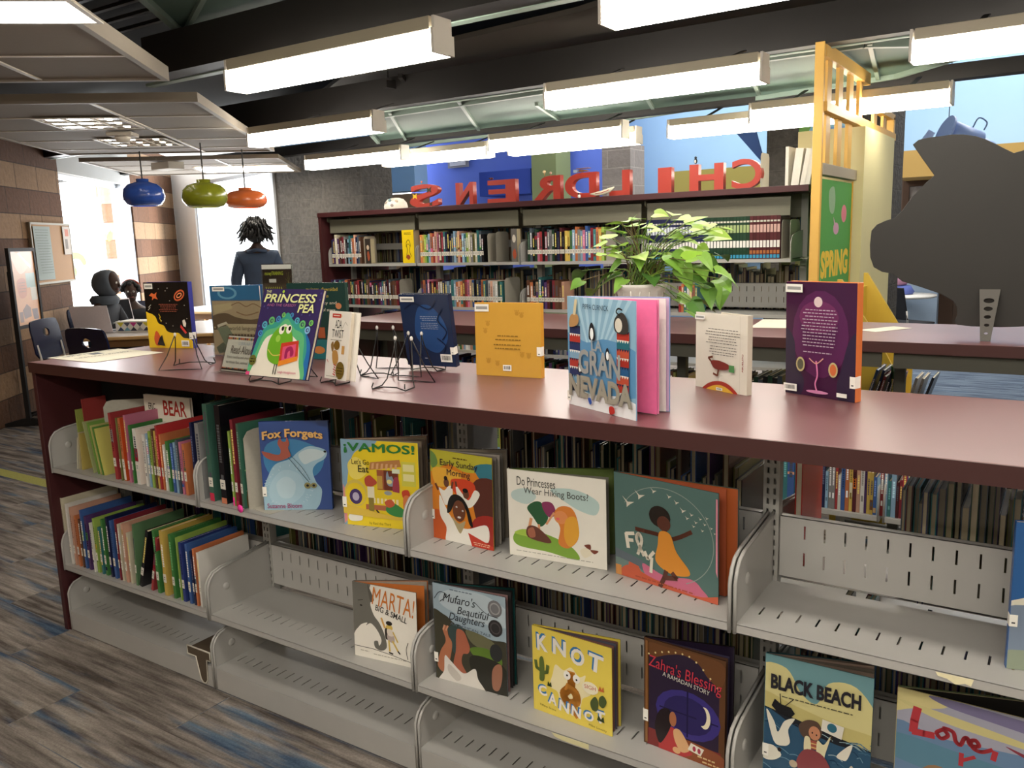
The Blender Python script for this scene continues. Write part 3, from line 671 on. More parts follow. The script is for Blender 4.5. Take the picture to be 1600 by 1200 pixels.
for k in range(NB):
    x = k*BAY
    sa, sb = shelf_part(U, x, ZU, 0, YC-.016, -1), shelf_part(U, x, Z2, 0, YC-.016, -1)
    sc, sd_ = shelf_part(U, x, ZU, 2*YC, YC+.016, 1), shelf_part(U, x, Z2, 2*YC, YC+.016, 1)
    rail(sa, x, ZU, YC-.018) ; rail(sb, x, Z2, YC-.018); rail(sd_, x, Z2, YC+.018, 1)
    # base shelf: plinth front, top and back
    b = MB(); b.box((x+.012, -.002, .004), (x+BAY-.012, .001, ZB)); b.build('plinth', SHELF, U)
    se = shelf_part(U, x, ZB, 0, YC-.016, -1, lip=.01, name='base_shelf')
    b = MB(); b.box((x+.012, 2*YC-.001, .004), (x+BAY-.012, 2*YC+.002, ZB)); b.build('plinth', SHELF, U)
    shelf_part(U, x, ZB, 2*YC, YC+.016, 1, lip=.01, name='base_shelf')
    # top rail under the counter
    b = MB(); b.box((x+.024, YC-.015, ZT-.10), (x+BAY-.024, YC+.015, ZT-.05)); b.build('top_channel', SHADEG, U)
    b = MB(); b.prism([(0, 0), (.25, 0), (.25, -.06), (.2, -.06)], .003, M=Matrix(((0, 1, 0, x+(.03 if k else .01)), (1, 0, 0, YC-.265), (0, 0, 1, ZT-.045), (0, 0, 0, 1)))); b.build('counter_bracket', SHADEG, U)
    for xx in (x+.006, x+BAY-.006):
        bracket(sa, xx, ZU, 0, YC-.016); bracket(sb, xx, Z2, 0, YC-.016); bracket(se, xx, ZB, 0, YC-.016, zlow=.08, h=.14)
        bracket(sc, xx, ZU, 2*YC, YC-.016, 1); bracket(sd_, xx, Z2, 2*YC, YC-.016, 1)
# torn tape scraps on the lips
b = MB(); x0 = XP(1462, 0, ZU); x1 = XP(1522, 0, ZU)
b.prism([(x0, ZU-.003), (x1, ZU-.002), (x1-.004, ZU-.017), (x1-.02, ZU-.012), (x0+.05, ZU-.014), (x0+.035, ZU-.02), (x0+.02, ZU-.012), (x0+.004, ZU-.01)], .0006, M=Matrix.Translation((0, -.0012, 0)), col=lin('#e9e0b8')); tag(b.build('tape_scrap', MATTE), 'torn cream tape scrap on the edge of the empty upper shelf', 'tape')
b = MB(); x0 = XP(862, 0, Z2); x1 = XP(920, 0, Z2)
b.prism([(x0, Z2-.003), (x1, Z2-.002), (x1, Z2-.016), (x0+.03, Z2-.015), (x0+.01, Z2-.012)], .0006, M=Matrix.Translation((0, -.0012, 0)), col=lin('#d8d0a0')); tag(b.build('tape_scrap', MATTE), 'faded tape strip on the shelf edge below the knot cannot book', 'tape')
# bookends
def bookend(loc, rz, h, w, col='#b8b2a4', label='', taper=True, base=.1, name='bookend'):
    t = empty(name, loc, rz); tag(t, label, 'bookend')
    pr = [(0, 0), (w, 0), (w, h*.9), (w*.93, h*.98), (w*.82, h), (w*.18, h), (w*.07, h*.98), (0, h*.9)]
    M = Matrix(((0, 1, 0, 0), (1, 0, 0, 0), (0, 0, 1, 0), (0, 0, 0, 1)))
    b = MB(); b.prism(pr, .0015, M=M, col=lin(col)); b.build('upright_plate', MATTE, t)
    b = MB(); b.box((0, .01, 0), (base, w-.01, .0012), lin(col)); b.build('base_plate', MATTE, t)
    return t
# T shaped bookend hanging over the base shelf lip
t = empty('bookend', (XP(296, 0, ZB), -.004, ZB)); tag(t, 'brown T shaped metal bookend hooked over the lowest shelf lip', 'bookend')
pr = [(.0, .035), (.115, .022), (.115, -.012), (.095, -.012), (.095, -.085), (.09, -.1), (.078, -.106), (.066, -.1), (.06, -.085), (.04, -.002), (.0, .006)]
pr = [(0, .05), (.125, .05), (.125, .018), (.105, .018), (.1, -.058), (.09, -.072), (.075, -.074), (.063, -.062), (.045, .018), (0, .018)]
b = MB(); b.prism(pr, .002, col=lin('#55493a')); b.build('plate', MATTE, t)
b = MB(); b.tube([Vector((p[0], 0, p[1])) for p in pr], .0028, 6, lin('#c9c3b4'), closed=True); b.build('rim', MATTE, t)
b = MB(); b.box((.02, .002, .048), (.12, .12, .05), lin('#4a3c2c')); b.build('tongue', MATTE, t)
# ================================================================== BOOKS ON SHELVES
PALN = {'red': '#b3262a', 'crimson': '#8c1a2e', 'orange': '#d9742a', 'yellow': '#dcb62c', 'cream': '#d9cfae', 'white': '#e6e2d8', 'grey': '#8d8d8d', 'black': '#1c1c20', 'navy': '#1d2550', 'blue': '#2c5fa8', 'light blue': '#86b3d4', 'teal': '#2a7d80', 'green': '#3f8a3c', 'dark green': '#20452f', 'lime': '#9dc03a', 'purple': '#55306e', 'pink': '#d16a8e', 'brown': '#6b452e', 'tan': '#b59468', 'maroon': '#5a1f26', 'peach': '#e0a483', 'violet': '#3d3a94', 'olive': '#7c7a35', 'slate': '#4b5a66'}
PK = list(PALN)
def spine_book(mb, o, th, dp, h, col, face=-1, rz=0, lean=0, stk=True, lz=.045, lh=.026, rs=None, hard=True, marks=True, parts=None, tip=None, band=None, scaley=1):
    """spine faces -y when face<0. origin: spine bottom left corner"""
    rs = rs or rnd
    M = Matrix.Translation(o) @ Matrix.Rotation(rz, 4, 'Z') @ Matrix.Rotation(lean, 4, 'Y')
    if face > 0: M = Matrix.Translation((o[0]+th, o[1], o[2])) @ Matrix.Rotation(math.pi, 4, 'Z') @ Matrix.Rotation(lean, 4, 'Y')
    c = lin(col) if isinstance(col, str) else col; g_ = (c[0]+c[1]+c[2])/3; c = tuple((x*.80+g_*.20)*.88 for x in c); bt = .0022 if hard and th > .009 else .0008; pg = lin(rs.choice(['#e8dfc8', '#e8dfc8', '#d6c7a2'] if mb is not STUFF else ['#a89c80', '#8f8468', '#756c58', '#b8ac90']))  # hidden books get page colours darkened for shade on the fore edges
    cov, pag, lab = parts if parts else (mb, mb, mb)
    cov.box((0, 0, 0), (bt, dp, h), c, M); cov.box((th-bt, 0, 0), (th, dp, h), c, M); cov.box((bt, 0, 0), (th-bt, bt, h), c, M)
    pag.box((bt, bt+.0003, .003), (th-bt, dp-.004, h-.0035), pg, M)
    if marks and th > .006:
        t2 = rs.choice([(.9, .88, .8), (.85, .7, .2), (.9, .9, .9), (.08, .08, .1), tuple(min(1, x*2.2+.08) for x in c), tuple(x*.4 for x in c)])
        z = h*rs.uniform(.42, .5); ze = h*rs.uniform(.78, .93)
        if rs.random() < .35:
            t3 = lin(PALN[rs.choice(PK)]); a = rs.uniform(.0, .75)*h; cov.box((.0005, -.0003, a), (th-.0005, 0, min(h, a+rs.uniform(.04, .25)*h)), t3, M)
        while z < ze:
            l = rs.uniform(.003, .009); cov.box((th*.28, -.0006, z), (th*.72, -.0001, min(z+l, ze)), t2, M); z += l+.0022
        if rs.random() < .4: cov.box((th*.25, -.0006, h*.2), (th*.75, -.0001, h*.3), t2, M)
    if band:
        for a, b_, cc in band: cov.box((0.0012, -.0005, h*a), (th-.0028, -.0001, h*b_), lin(cc), M)
    if tip: cov.box((.0002, -.0007, 0.001), (th-.0002, -.0002, tip[0]), lin(tip[1]), M)
    if stk: lab.box((.0005, -.0011, lz), (th-.0005, -.0007, lz+lh), (.70, .67, .58), M); lab.box((th*.3, -.0013, lz+lh*.3), (th*.6, -.0011, lz+lh*.42), (.15, .15, .15), M); lab.box((th*.25, -.0013, lz+lh*.55), (th*.7, -.0011, lz+lh*.66), (.15, .15, .15), M)
    return M
USED = set()
ORD = ['first', 'second', 'third', 'fourth', 'fifth', 'sixth', 'seventh', 'eighth', 'ninth', 'tenth', 'eleventh', 'twelfth', 'thirteenth', 'fourteenth', 'fifteenth', 'sixteenth', 'seventeenth', 'eighteenth', 'nineteenth', 'twentieth']
for t in ('twenty', 'thirty', 'forty', 'fifty', 'sixty'):
    if t != 'twenty': ORD.append({'thirty': 'thirtieth', 'forty': 'fortieth', 'fifty': 'fiftieth', 'sixty': 'sixtieth'}[t])
    ORD += [t+'-'+x for x in ORD[:9]]
def book_label(i, names, sizes, where):
    me = (sizes[i]+' ' if sizes[i] else '')+names[i]+' book'
    l = names[i-1] if i else None; r = names[i+1] if i < len(names)-1 else None
    if l and r: nb = 'between %s and %s ones' % (l, r) if l != r else 'between two %s ones' % l
    elif r: nb = 'left end beside a %s one' % r
    elif l: nb = 'right end beside a %s one' % l
    else: nb = 'standing alone'
    s = '%s %s, %s' % (me, nb, where)
    if s in USED or len(s.split()) > 16: s = '%s, %s from left, %s' % (me, ORD[i], where)
    if s in USED: s = s.replace(' book', ' spine book', 1)
    USED.add(s); return s
BOOKN = [0]
def row(x0, x1, yf, z, where, group, hr=(.19, .225), tr=(.012, .028), dr=(.13, .16), seed=1, pal=None, seq=None, lz=.05, lh=.028, one=None, face=-1, label=True, jit=.006, lean=0, parts=False, hard=True, tops=None, fill=True):
    rs = random.Random(seed); x = x0; items = []; k = 0
    pal = pal or PK
    while True:
        if seq:
            if k >= len(seq): break
            it = seq[k]; cn = it[0]; th = it[1]; h = it[2] if len(it) > 2 else rs.uniform(*hr); kw = it[3] if len(it) > 3 else {}
        else:
            cn = rs.choice(pal); th = rs.uniform(*tr); h = rs.uniform(*hr); kw = {}
        if x+th > x1+.002: break
        items.append((cn, th, h, x, kw)); x += th+.0009; k += 1
    names = [i[0] for i in items]; mh = sum(i[2] for i in items)/max(1, len(items)); mt = sum(i[1] for i in items)/max(1, len(items))
    sizes = [('short' if h < mh-.015 else 'tall' if h > mh+.015 else 'thick' if th > mt*1.3 else 'slim' if th < mt*.72 else '') for _, th, h, _, _ in items]
    for i, (cn, th, h, x, kw) in enumerate(items):
        base = lin(kw.get('col', PALN[cn])); v = rs.uniform(.75, 1.2); col = tuple(min(1, c*v) for c in base)
        dp = kw.get('dp', rs.uniform(*dr)); yy = yf+(-1 if face > 0 else 1)*rs.uniform(0, jit)
        kk = {a: b for a, b in kw.items() if a in ('band', 'tip', 'lean', 'stk', 'lz', 'lh', 'hard', 'marks', 'rz')}
        kk.setdefault('stk', label); kk.setdefault('lz', lz); kk.setdefault('lh', lh); kk.setdefault('lean', lean); kk.setdefault('hard', hard)
        zz = z+(th*math.sin(kk['lean']) if kk['lean'] > 0 else 0)+.0004
        if one is not None:
            spine_book(one, (x, yy, zz), th, dp, h, col, face=face, rs=rs, **kk); continue
        if parts:
            t = empty('book', (x, yy, zz)); A, B_, C = MB(), MB(), MB()
            spine_book(None, (0, 0, 0), th, dp, h, col, face=face, rs=rs, parts=(A, B_, C), **kk)
            cv_ = A.build('cover', GLOSS, t); B_.build('page_block', MATTE, t)
            if C.f: C.build('spine_label', MATTE, cv_)
        else:
            b = MB(); spine_book(b, (0, 0, 0), th, dp, h, col, face=face, rs=rs, **kk); t = b.build('book', GLOSS, loc=(x, yy, zz))
        tag(t, book_label(i, names, sizes, where), 'book', group); BOOKN[0] += 1
    return x
STUFF = MB()    # the remaining, hardly visible books
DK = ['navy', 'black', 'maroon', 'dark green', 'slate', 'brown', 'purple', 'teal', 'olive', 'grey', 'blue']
# ---------------- tall bookcase
YT = 3.2; XT0, XT1 = -1.715, 2.075; ZTT = 1.755
T = empty('bookcase', (0, 0, 0)); tag(T, 'tall grey metal bookcase with maroon top carrying red letters', 'bookcase')
b = MB(); b.box((XT0, YT-.04, ZTT-.035), (XT1, YT+.62, ZTT)); b.build('top_board', REDP, T, bevel=.002)
b = MB(); b.box((XT0, YT-.03, 0), (XT0+.03, YT+.61, ZTT-.035)); b.build('end_panel', REDP, T)
XB = [XT0+.035+k*BAY for k in range(5)]; YC2 = YT+.29
for k in range(5):
    b = MB(); b.box((XB[k]-.02, YC2-.02, 0), (XB[k]+.02, YC2+.02, ZTT-.035)); b.build('upright', SHADEG, T)
ROWZ = (1.352, 1.031, .72, .40, .09)
for k in range(4):
    x = XB[k]
    b = MB(); b.box((x+.02, YC2-.25, ZTT-.16), (x+BAY-.02, YC2-.245, ZTT-.055)); b.build('fascia_rail', mat('olive_grey_steel', '#6b6959', rough=.5), T)
    b = MB(); b.prism([(0, 0), (.27, 0), (.27, -.12), (.0, -.03)], .003, M=Matrix(((0, 1, 0, x+.012), (1, 0, 0, YC2-.27), (0, 0, 1, ZTT-.04)
        , (0, 0, 0, 1)))); b.build('canopy_bracket', MATS['olive_grey_steel'], T)
    b = MB(); b.box((x-.02, YC2-.012, ZTT-.17), (x+BAY+.02, YC2+.012, ZTT-.036)); b.build('top_channel', MATS['olive_grey_steel'], T)
    for z in ROWZ:
        for f in (-1, 1):
            yf = YT+.02 if f < 0 else YT+.56
            b = MB(); b.box((x+.006, min(yf, YC2), z-.02), (x+BAY-.006, max(yf, YC2), z-.0005)); b.build('shelf', SHELF if f < 0 else SHADEG, T)
        for xx in (x+.008, x+BAY-.008):
            b = MB(); b.prism(bracket_outline(.25, .16, .02), .003, M=Matrix(((0, 1, 0, xx), (1, 0, 0, YT+.015), (0, 0, 1, z), (0, 0, 0, 1)))); b.build('end_bracket', SHELF, T)
    if k == 3:
        for z in (ROWZ[1],): rail(T, x, z, YC2-.02, h=.15)
    b = MB(); b.box((x+.03, YC2-.02, ROWZ[0]+.10), (x+BAY-.03, YC2-.018, ROWZ[0]+.15)); b.build('back_bar', SHADEG, T)
yb = YT+.035; g1 = 'novels on the upper shelf of the tall bookcase'; g2 = 'novels on the second shelf of the tall bookcase'
def xt(px): return XP(px, yb, 1.45)
def xt2(px): return XP(px, yb, 1.12)
z1, z2 = ROWZ[0], ROWZ[1]
row(xt(518), xt(567), yb, z1, 'upper shelf, leftmost bay of tall bookcase', g1, seed=3, seq=[('navy', .02, .19), ('purple', .018, .2), ('cream', .026, .23)]+[(c, .017) for c in ('purple', 'brown', 'maroon', 'crimson', 'grey', 'black', 'light blue', 'teal', 'grey', 'orange', 'peach', 'navy', 'slate', 'brown')])
bookend((xt(569), yb, z1), .0, .21, .14, '#b6ab97', 'tan metal bookend after the leftmost novels of the tall bookcase')
row(xt(656), xt(757), yb, z1, 'upper shelf, second bay of tall bookcase', g1, seed=5, seq=[('orange', .022, .205), ('yellow', .018, .205), ('lime', .018, .205), ('green', .016, .2), ('light blue', .02, .21), ('orange', .022, .215), ('red', .018, .21), ('peach', .02, .225)]+[(c, .018) for c in ('pink', 'brown', 'crimson', 'teal', 'navy', 'black', 'navy', 'slate', 'light blue', 'grey', 'peach', 'crimson', 'light blue', 'teal', 'lime', 'cream', 'grey', 'olive', 'cream', 'teal', 'slate', 'black')])
bookend((xt(762), yb, z1), .0, .2, .13, '#a8a293', 'grey metal bookend after the rainbow coloured novels')
bookend((xt(775), yb, z1), .0, .21, .16, '#8a857a', 'wide grey bookend in the second bay of the tall bookcase')
row(xt(824), xt(944), yb, z1, 'upper shelf, third bay of tall bookcase', g1, seed=8, seq=[(c, .0185) for c in ('dark green', 'slate', 'black', 'dark green', 'pink', 'red', 'black', 'crimson', 'slate', 'grey', 'dark green', 'black', 'navy', 'maroon', 'black', 'yellow', 'yellow', 'green', 'light blue', 'orange', 'grey', 'light blue', 'pink', 'blue', 'light blue', 'crimson', 'teal', 'orange', 'yellow', 'lime', 'yellow', 'cream', 'slate', 'peach', 'brown', 'black')])
bookend((xt(947), yb, z1), .0, .2, .14, '#b6b1a4', 'pale bookend between the novels and the plant leaves')
# encyclopaedia style matching set: navy, then green, then maroon volumes
def vol(c, c2, c3): return dict(stk=False, marks=False, band=[(.02, .1, '#3c93b8'), (.12, .2, c3), (.27, .43, '#e8e6df'), (.62, .8, c2), (.86, .9, '#c8c8b8')])
xs = xt(1010); n = 0; seq = []
for i in range(58):
    xx = xs+i*.0195
    if xx+.0195 > xt(1218): break
    if xx < xt(1098): seq.append(('navy', .0188, .245, dict(vol('', '#d5dbe2', '#20305e'))))
    elif xx < xt(1166): seq.append(('dark green', .0188, .245, dict(vol('', '#9fb07a', '#1c3a28'))))
    else: seq.append(('maroon', .0188, .245, dict(vol('', '#c9a49a', '#a8683c'))))
row(xs, xt(1219), yb, z1, 'matching reference set behind the plant', 'matching reference volumes on the upper shelf', seed=9, seq=seq, dr=(.18, .185), jit=.001)
bookend((xt(1221), yb, z1), .0, .22, .2, '#a9a698', 'grey bookend right of the maroon reference volumes')
bookend((xt(1234), yb, z1), .0, .22, .2, '#a9a698', 'grey bookend nearest the yellow post')
row(xt2(517), xt2(622), yb, z2, 'second shelf, leftmost bay of tall bookcase', g2, seed=11, pal=['brown', 'dark green', 'orange', 'maroon', 'crimson', 'black', 'navy', 'purple', 'teal', 'light blue', 'cream', 'tan', 'slate', 'brown', 'red'], hr=(.17, .2), tr=(.015, .022))
bookend((xt2(625), yb, z2), .0, .2, .15, '#9c978a', 'grey bookend after the leftmost novels on the second shelf')
row(xt2(658), xt2(786), yb, z2, 'second shelf, second bay of tall bookcase', g2, seed=13, seq=[(c, .0195) for c in ('maroon', 'orange', 'navy', 'pink', 'black', 'crimson', 'black', 'crimson', 'brown', 'cream', 'navy', 'grey', 'light blue', 'slate', 'teal', 'light blue', 'orange', 'peach', 'orange', 'brown', 'red', 'pink', 'tan', 'blue', 'black', 'slate', 'navy', 'orange', 'teal', 'slate', 'white', 'peach', 'white', 'white', 'dark green', 'teal')], hr=(.18, .2))
bookend((xt2(789), yb, z2), .0, .21, .2, '#a19d90', 'wide grey bookend at the right of the second bay, second shelf')
row(xt2(823), xt2(886), yb, z2, 'second shelf, third bay of tall bookcase', g2, seed=15, seq=[('brown', .024), ('orange', .026), ('black', .022), ('tan', .018), ('teal', .024, .215), ('navy', .02), ('purple', .021), ('maroon', .021), ('black', .02), ('crimson', .02), ('brown', .03), ('brown', .021), ('peach', .02), ('maroon', .024)], hr=(.18, .195))
row(xt2(1060), xt2(1092), yb, z2, 'second shelf right of the plant pot', g2, seed=17, pal=['white', 'light blue', 'orange', 'cream', 'red', 'teal'], hr=(.15, .18), tr=(.014, .02))
row(XP(712, yb, .8), XP(742, yb, .8), yb, ROWZ[2], 'third shelf, seen between the two counters', 'books on the third shelf of the tall bookcase', seed=18, pal=['light blue', 'white', 'peach', 'green', 'lime', 'teal'], hr=(.12, .17), tr=(.014, .026), label=False)
row(XP(846, yb, .8), XP(890, yb, .8), yb, ROWZ[2], 'third shelf, right of the yellow display book', 'books on the third shelf of the tall bookcase', seed=19, pal=['navy', 'light blue', 'black', 'slate', 'grey', 'purple', 'violet'], hr=(.13, .17), tr=(.012, .02))
# yellow face-out novel and dark face-out novel in the tall bookcase
def small_faceout(px0, px1, z, h, a, label, dep=.05):
    xa, xb = XP(px0, yb, z+.1), XP(px1, yb, z+.1); w = xb-xa
    t = empty('book', (xa, yb, z+.0005)); tag(t, label, 'book')
    b = MB(); a.put(b, w, h, Matrix.Translation((0, -.0005, 0))); b.box((0, 0, 0), (w, .002, h), a.L[0][1]); b.build('front_cover', GLOSS, t)
    b = MB(); b.box((.001, .0021, .002), (w-.002, dep, h-.002), lin('#cdbf9a')); b.build('page_block', MATTE, t)
a = Art('#f0d021'); a.S('#3a2f20', .04, (.3, .85), (.42, .6), (.35, .4), (.55, .3), (.7, .45), (.6, .62), (.75, .8), curve=True); a.S('#3a2f20', .03, (.3, .5), (.5, .42), (.7, .5), curve=True); a.lines('#6b5a20', .2, .8, (.08, .12), .02); a.B('#a4552f', (.3, .8), (.5, .74), (.68, .82), (.5, .9))
small_faceout(629, 647, z1, .245, a, 'bright yellow book facing out on the tall bookcase', .07)
a = Art('#3a3430'); a.B('#a55438', (.3, .6), (.6, .5), (.8, .75), (.5, .9)); a.E('#c9b39a', .5, .35, .25, .1)
small_faceout(571, 579, z1, .19, a, 'dark book leaning on the tan bookend, leftmost bay')
a = Art('#6d6a66'); a.B('#b0563a', (.2, .75), (.6, .6), (.85, .8), (.5, .92)); a.E('#cfc7b8', .5, .3, .3, .12)
small_faceout(799, 808, z1, .225, a, 'grey book facing out before the third bay of novels')
# books of the far side, spines turned away
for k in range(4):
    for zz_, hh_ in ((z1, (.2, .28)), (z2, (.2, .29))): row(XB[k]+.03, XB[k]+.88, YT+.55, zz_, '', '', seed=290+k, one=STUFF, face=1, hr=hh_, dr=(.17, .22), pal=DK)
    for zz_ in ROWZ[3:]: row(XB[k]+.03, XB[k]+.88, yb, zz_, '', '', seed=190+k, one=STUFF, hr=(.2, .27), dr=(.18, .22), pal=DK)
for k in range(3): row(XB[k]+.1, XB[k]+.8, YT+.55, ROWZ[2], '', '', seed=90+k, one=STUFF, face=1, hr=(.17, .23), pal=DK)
# ---------------- middle run with counter
Y2, Y2B = 1.6, 2.262
worktop('countertop', -.012, XE, Y2, Y2B, ZT, .04, 'maroon laminate countertop of the middle run, under the potted plant')
MU = empty('shelving_run', (0, 0, 0)); tag(MU, 'grey metal shelving run under the middle maroon counter', 'shelving unit')
b = MB(); b.box((-.01, Y2+.01, 0), (.015, Y2B-.01, ZT-.04)); b.build('end_panel', REDP, MU)
YM = (Y2+Y2B)/2
for k in range(7):
    x = k*BAY+.02
    b = MB(); b.box((x-.02, YM-.018, 0), (x+.02, YM+.018, ZT-.04)); b.build('upright', MATS['shade_darkened_steel'] if 'shade_darkened_steel' in MATS else mat('shade_darkened_steel', '#4b4a40', rough=.5), MU)  # uprights and fascia rails darkened to carry the shade beneath the counter
    if k < 6:
        b = MB(); b.box((x+.02, Y2+.03, ZT-.1), (x+BAY-.02, Y2+.035, ZT-.042)); b.build('fascia_rail', mat('shade_darkened_steel', '#4b4a40', rough=.5), MU)
        for z in (.43, .09):
            b = MB(); b.box((x+.005, Y2+.04, z-.02), (x+BAY-.005, YM-.02, z-.0005)); b.build('shelf', SHELF, MU)
            b = MB(); b.box((x+.005, YM+.02, z-.02), (x+BAY-.005, Y2B-.04, z-.0005)); b.build('shelf', SHELF, MU)
            for xx in (x+.01, x+BAY-.01): bracket(MU, xx, z, Y2+.04, .27)
ym = Y2+.05
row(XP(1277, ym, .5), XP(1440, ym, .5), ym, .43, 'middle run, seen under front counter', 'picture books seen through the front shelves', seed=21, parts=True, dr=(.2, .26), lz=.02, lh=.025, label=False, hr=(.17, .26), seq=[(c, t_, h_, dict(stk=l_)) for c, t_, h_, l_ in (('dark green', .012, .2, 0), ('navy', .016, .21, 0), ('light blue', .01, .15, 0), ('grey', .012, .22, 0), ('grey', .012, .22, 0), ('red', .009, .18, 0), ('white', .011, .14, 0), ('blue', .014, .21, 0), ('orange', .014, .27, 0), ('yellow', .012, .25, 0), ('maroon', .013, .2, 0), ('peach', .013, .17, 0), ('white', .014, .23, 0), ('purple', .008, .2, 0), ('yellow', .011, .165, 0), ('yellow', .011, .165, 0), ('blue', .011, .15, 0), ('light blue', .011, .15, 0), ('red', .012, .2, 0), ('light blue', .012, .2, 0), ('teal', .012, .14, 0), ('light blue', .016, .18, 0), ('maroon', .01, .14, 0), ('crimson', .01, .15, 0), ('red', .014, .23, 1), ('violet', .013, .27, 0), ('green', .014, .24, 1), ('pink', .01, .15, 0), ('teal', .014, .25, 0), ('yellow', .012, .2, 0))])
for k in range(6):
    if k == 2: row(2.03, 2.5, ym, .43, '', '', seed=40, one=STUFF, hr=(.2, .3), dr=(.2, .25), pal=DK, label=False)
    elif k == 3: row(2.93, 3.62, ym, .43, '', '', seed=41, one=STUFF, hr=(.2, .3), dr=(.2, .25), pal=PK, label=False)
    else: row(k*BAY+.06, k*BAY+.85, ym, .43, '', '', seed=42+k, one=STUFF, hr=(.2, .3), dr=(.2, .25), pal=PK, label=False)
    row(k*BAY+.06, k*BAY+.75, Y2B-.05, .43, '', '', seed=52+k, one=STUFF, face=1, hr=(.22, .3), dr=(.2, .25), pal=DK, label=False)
# taller dark picture books at the rear of the middle run and a yellow one
t_ = row(XP(1172, 2.2, .9), XP(1232, 2.2, .9), 1.97, .56, 'rear of the middle run beside the purple book', 'dark picture books at the rear of the middle run', seed=60, seq=[('black', .02, .31), ('dark green', .018, .33), ('slate', .02, .32), ('black', .018, .33), ('dark green', .02, .34), ('black', .02, .33), ('slate', .018, .34), ('dark green', .02, .33)], dr=(.2, .24), label=False, marks=False) if False else None
b = MB(); b.box((1.86, YM+.02, .545), (2.72, Y2B-.04, .56)); b.build('shelf', SHELF, MU)
row(XP(1174, 2.0, .85), XP(1228, 2.0, .85), YM+.03, .5605, 'rear of middle run by the purple book', 'dark picture books at the rear of the middle run', seed=60, seq=[(c, .02, h_) for c, h_ in (('black', .3), ('dark green', .32), ('slate', .31), ('black', .325), ('dark green', .33), ('black', .32), ('slate', .33), ('dark green', .325))], dr=(.2, .23), label=False)
row(XP(1062, 2.0, .85), XP(1086, 2.0, .85), YM+.03, .5605, 'rear of middle run left of white book', 'books at the rear of the middle run', seed=61, seq=[('teal', .03, .27), ('yellow', .022, .30)], dr=(.2, .23), label=False)
# ---------------- near run, rear side (spines turned away) -> fore edges face us
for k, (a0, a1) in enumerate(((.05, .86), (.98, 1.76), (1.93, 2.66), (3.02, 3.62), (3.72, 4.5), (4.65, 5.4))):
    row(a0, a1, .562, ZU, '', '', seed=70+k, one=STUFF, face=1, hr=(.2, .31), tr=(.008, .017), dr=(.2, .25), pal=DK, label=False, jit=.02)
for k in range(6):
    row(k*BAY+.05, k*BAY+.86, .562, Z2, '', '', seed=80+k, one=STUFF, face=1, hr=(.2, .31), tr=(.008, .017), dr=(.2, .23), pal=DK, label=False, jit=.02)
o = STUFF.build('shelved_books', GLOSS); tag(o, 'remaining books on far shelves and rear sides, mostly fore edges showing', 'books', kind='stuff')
t = empty('book', (2.775, .36, ZU+.0005), 0); tag(t, 'red picture book standing crosswise behind the near empty shelf', 'book')
b = MB(); b.box((0, 0, 0), (.003, .2, .3), lin('#b8322a')); b.box((.015, 0, 0), (.018, .2, .3), lin('#b8322a')); b.build('cover', GLOSS, t)
b = MB(); b.box((.0032, .002, .003), (.0148, .195, .295), lin('#ddd3bb')); b.build('page_block', MATTE, t)
# ================================================================== FRONT SHELF BOOKS, LEFT BAYS
gU = 'picture books spine out on the upper left shelf'; gL = 'picture books spine out on the lower left shelf'
# black panel standing at the back left of the upper shelf
t = empty('display_board', (.012, .235, ZU)); tag(t, 'large black board filling the left end of the upper shelf', 'board')
b = MB(); b.prism([(0, 0), (.62, 0), (.62, .3), (.58, .33), (.03, .36), (.01, .355), (0, .34)], .02, col=lin('#060606')); b.build('board', MATTE, t)
bz = ZU+.0005
def lean_book(px0, z, h, th, dep, col, lean, label, y=.03, rz=0, parts=True, group=None, **kw):
    x = XP(px0, y, z+.01); t = empty('book', (x, y, z+(th*math.sin(lean) if lean > 0 else 0)+.0004), rot=(0, lean, rz)); tag(t, label, 'book', group)
    A, B_, C = MB(), MB(), MB()
    spine_book(None, (0, 0, 0), th, dep, h, col, parts=(A, B_, C), **kw)
    cv_ = A.build('cover', GLOSS, t); B_.build('page_block', MATTE, t)
    if C.f: C.build('spine_label', MATTE, cv_)
    return t
# leaning leaflets
for i, (px, col, h, ln) in enumerate(((120, '#d8d2b4', .13, .2), (124, '#c9b98a', .15, .12), (128, '#c8b040', .145, .05))):
    lean_book(px, ZU, h, .004, .12, col, ln, ('pale cream', 'tan', 'mustard yellow')[i]+' leaflet leaning right against the green booklets', y=.035, group='thin booklets leaning on the upper left shelf', stk=False, hard=False, marks=False)
for i, (px, col, h) in enumerate(((146, '#a9b06a', .2), (153, '#7fae3a', .2), (157, '#c9c060', .19), (160, '#5f9a34', .185), (163, '#d8cf50', .18))):
    lean_book(px, ZU, h, .005, .15, col, -.2, ('grey green', 'bright green', 'straw yellow', 'leaf green', 'yellow')[i]+' thin booklet leaning left before the black board', y=.03, group='thin booklets leaning on the upper left shelf', stk=False, hard=False, marks=False)
lean_book(140, ZU, .255, .005, .1, '#b03028', -.05, 'red booklet rising above the green ones with a pale sticker', y=.12, group='thin booklets leaning on the upper left shelf', stk=False, hard=False, marks=False)
lean_book(127, ZU, .215, .006, .09, '#a8b83c', -.02, 'lime folder on top of the leaning booklets', y=.1, stk=False, hard=False, marks=False)
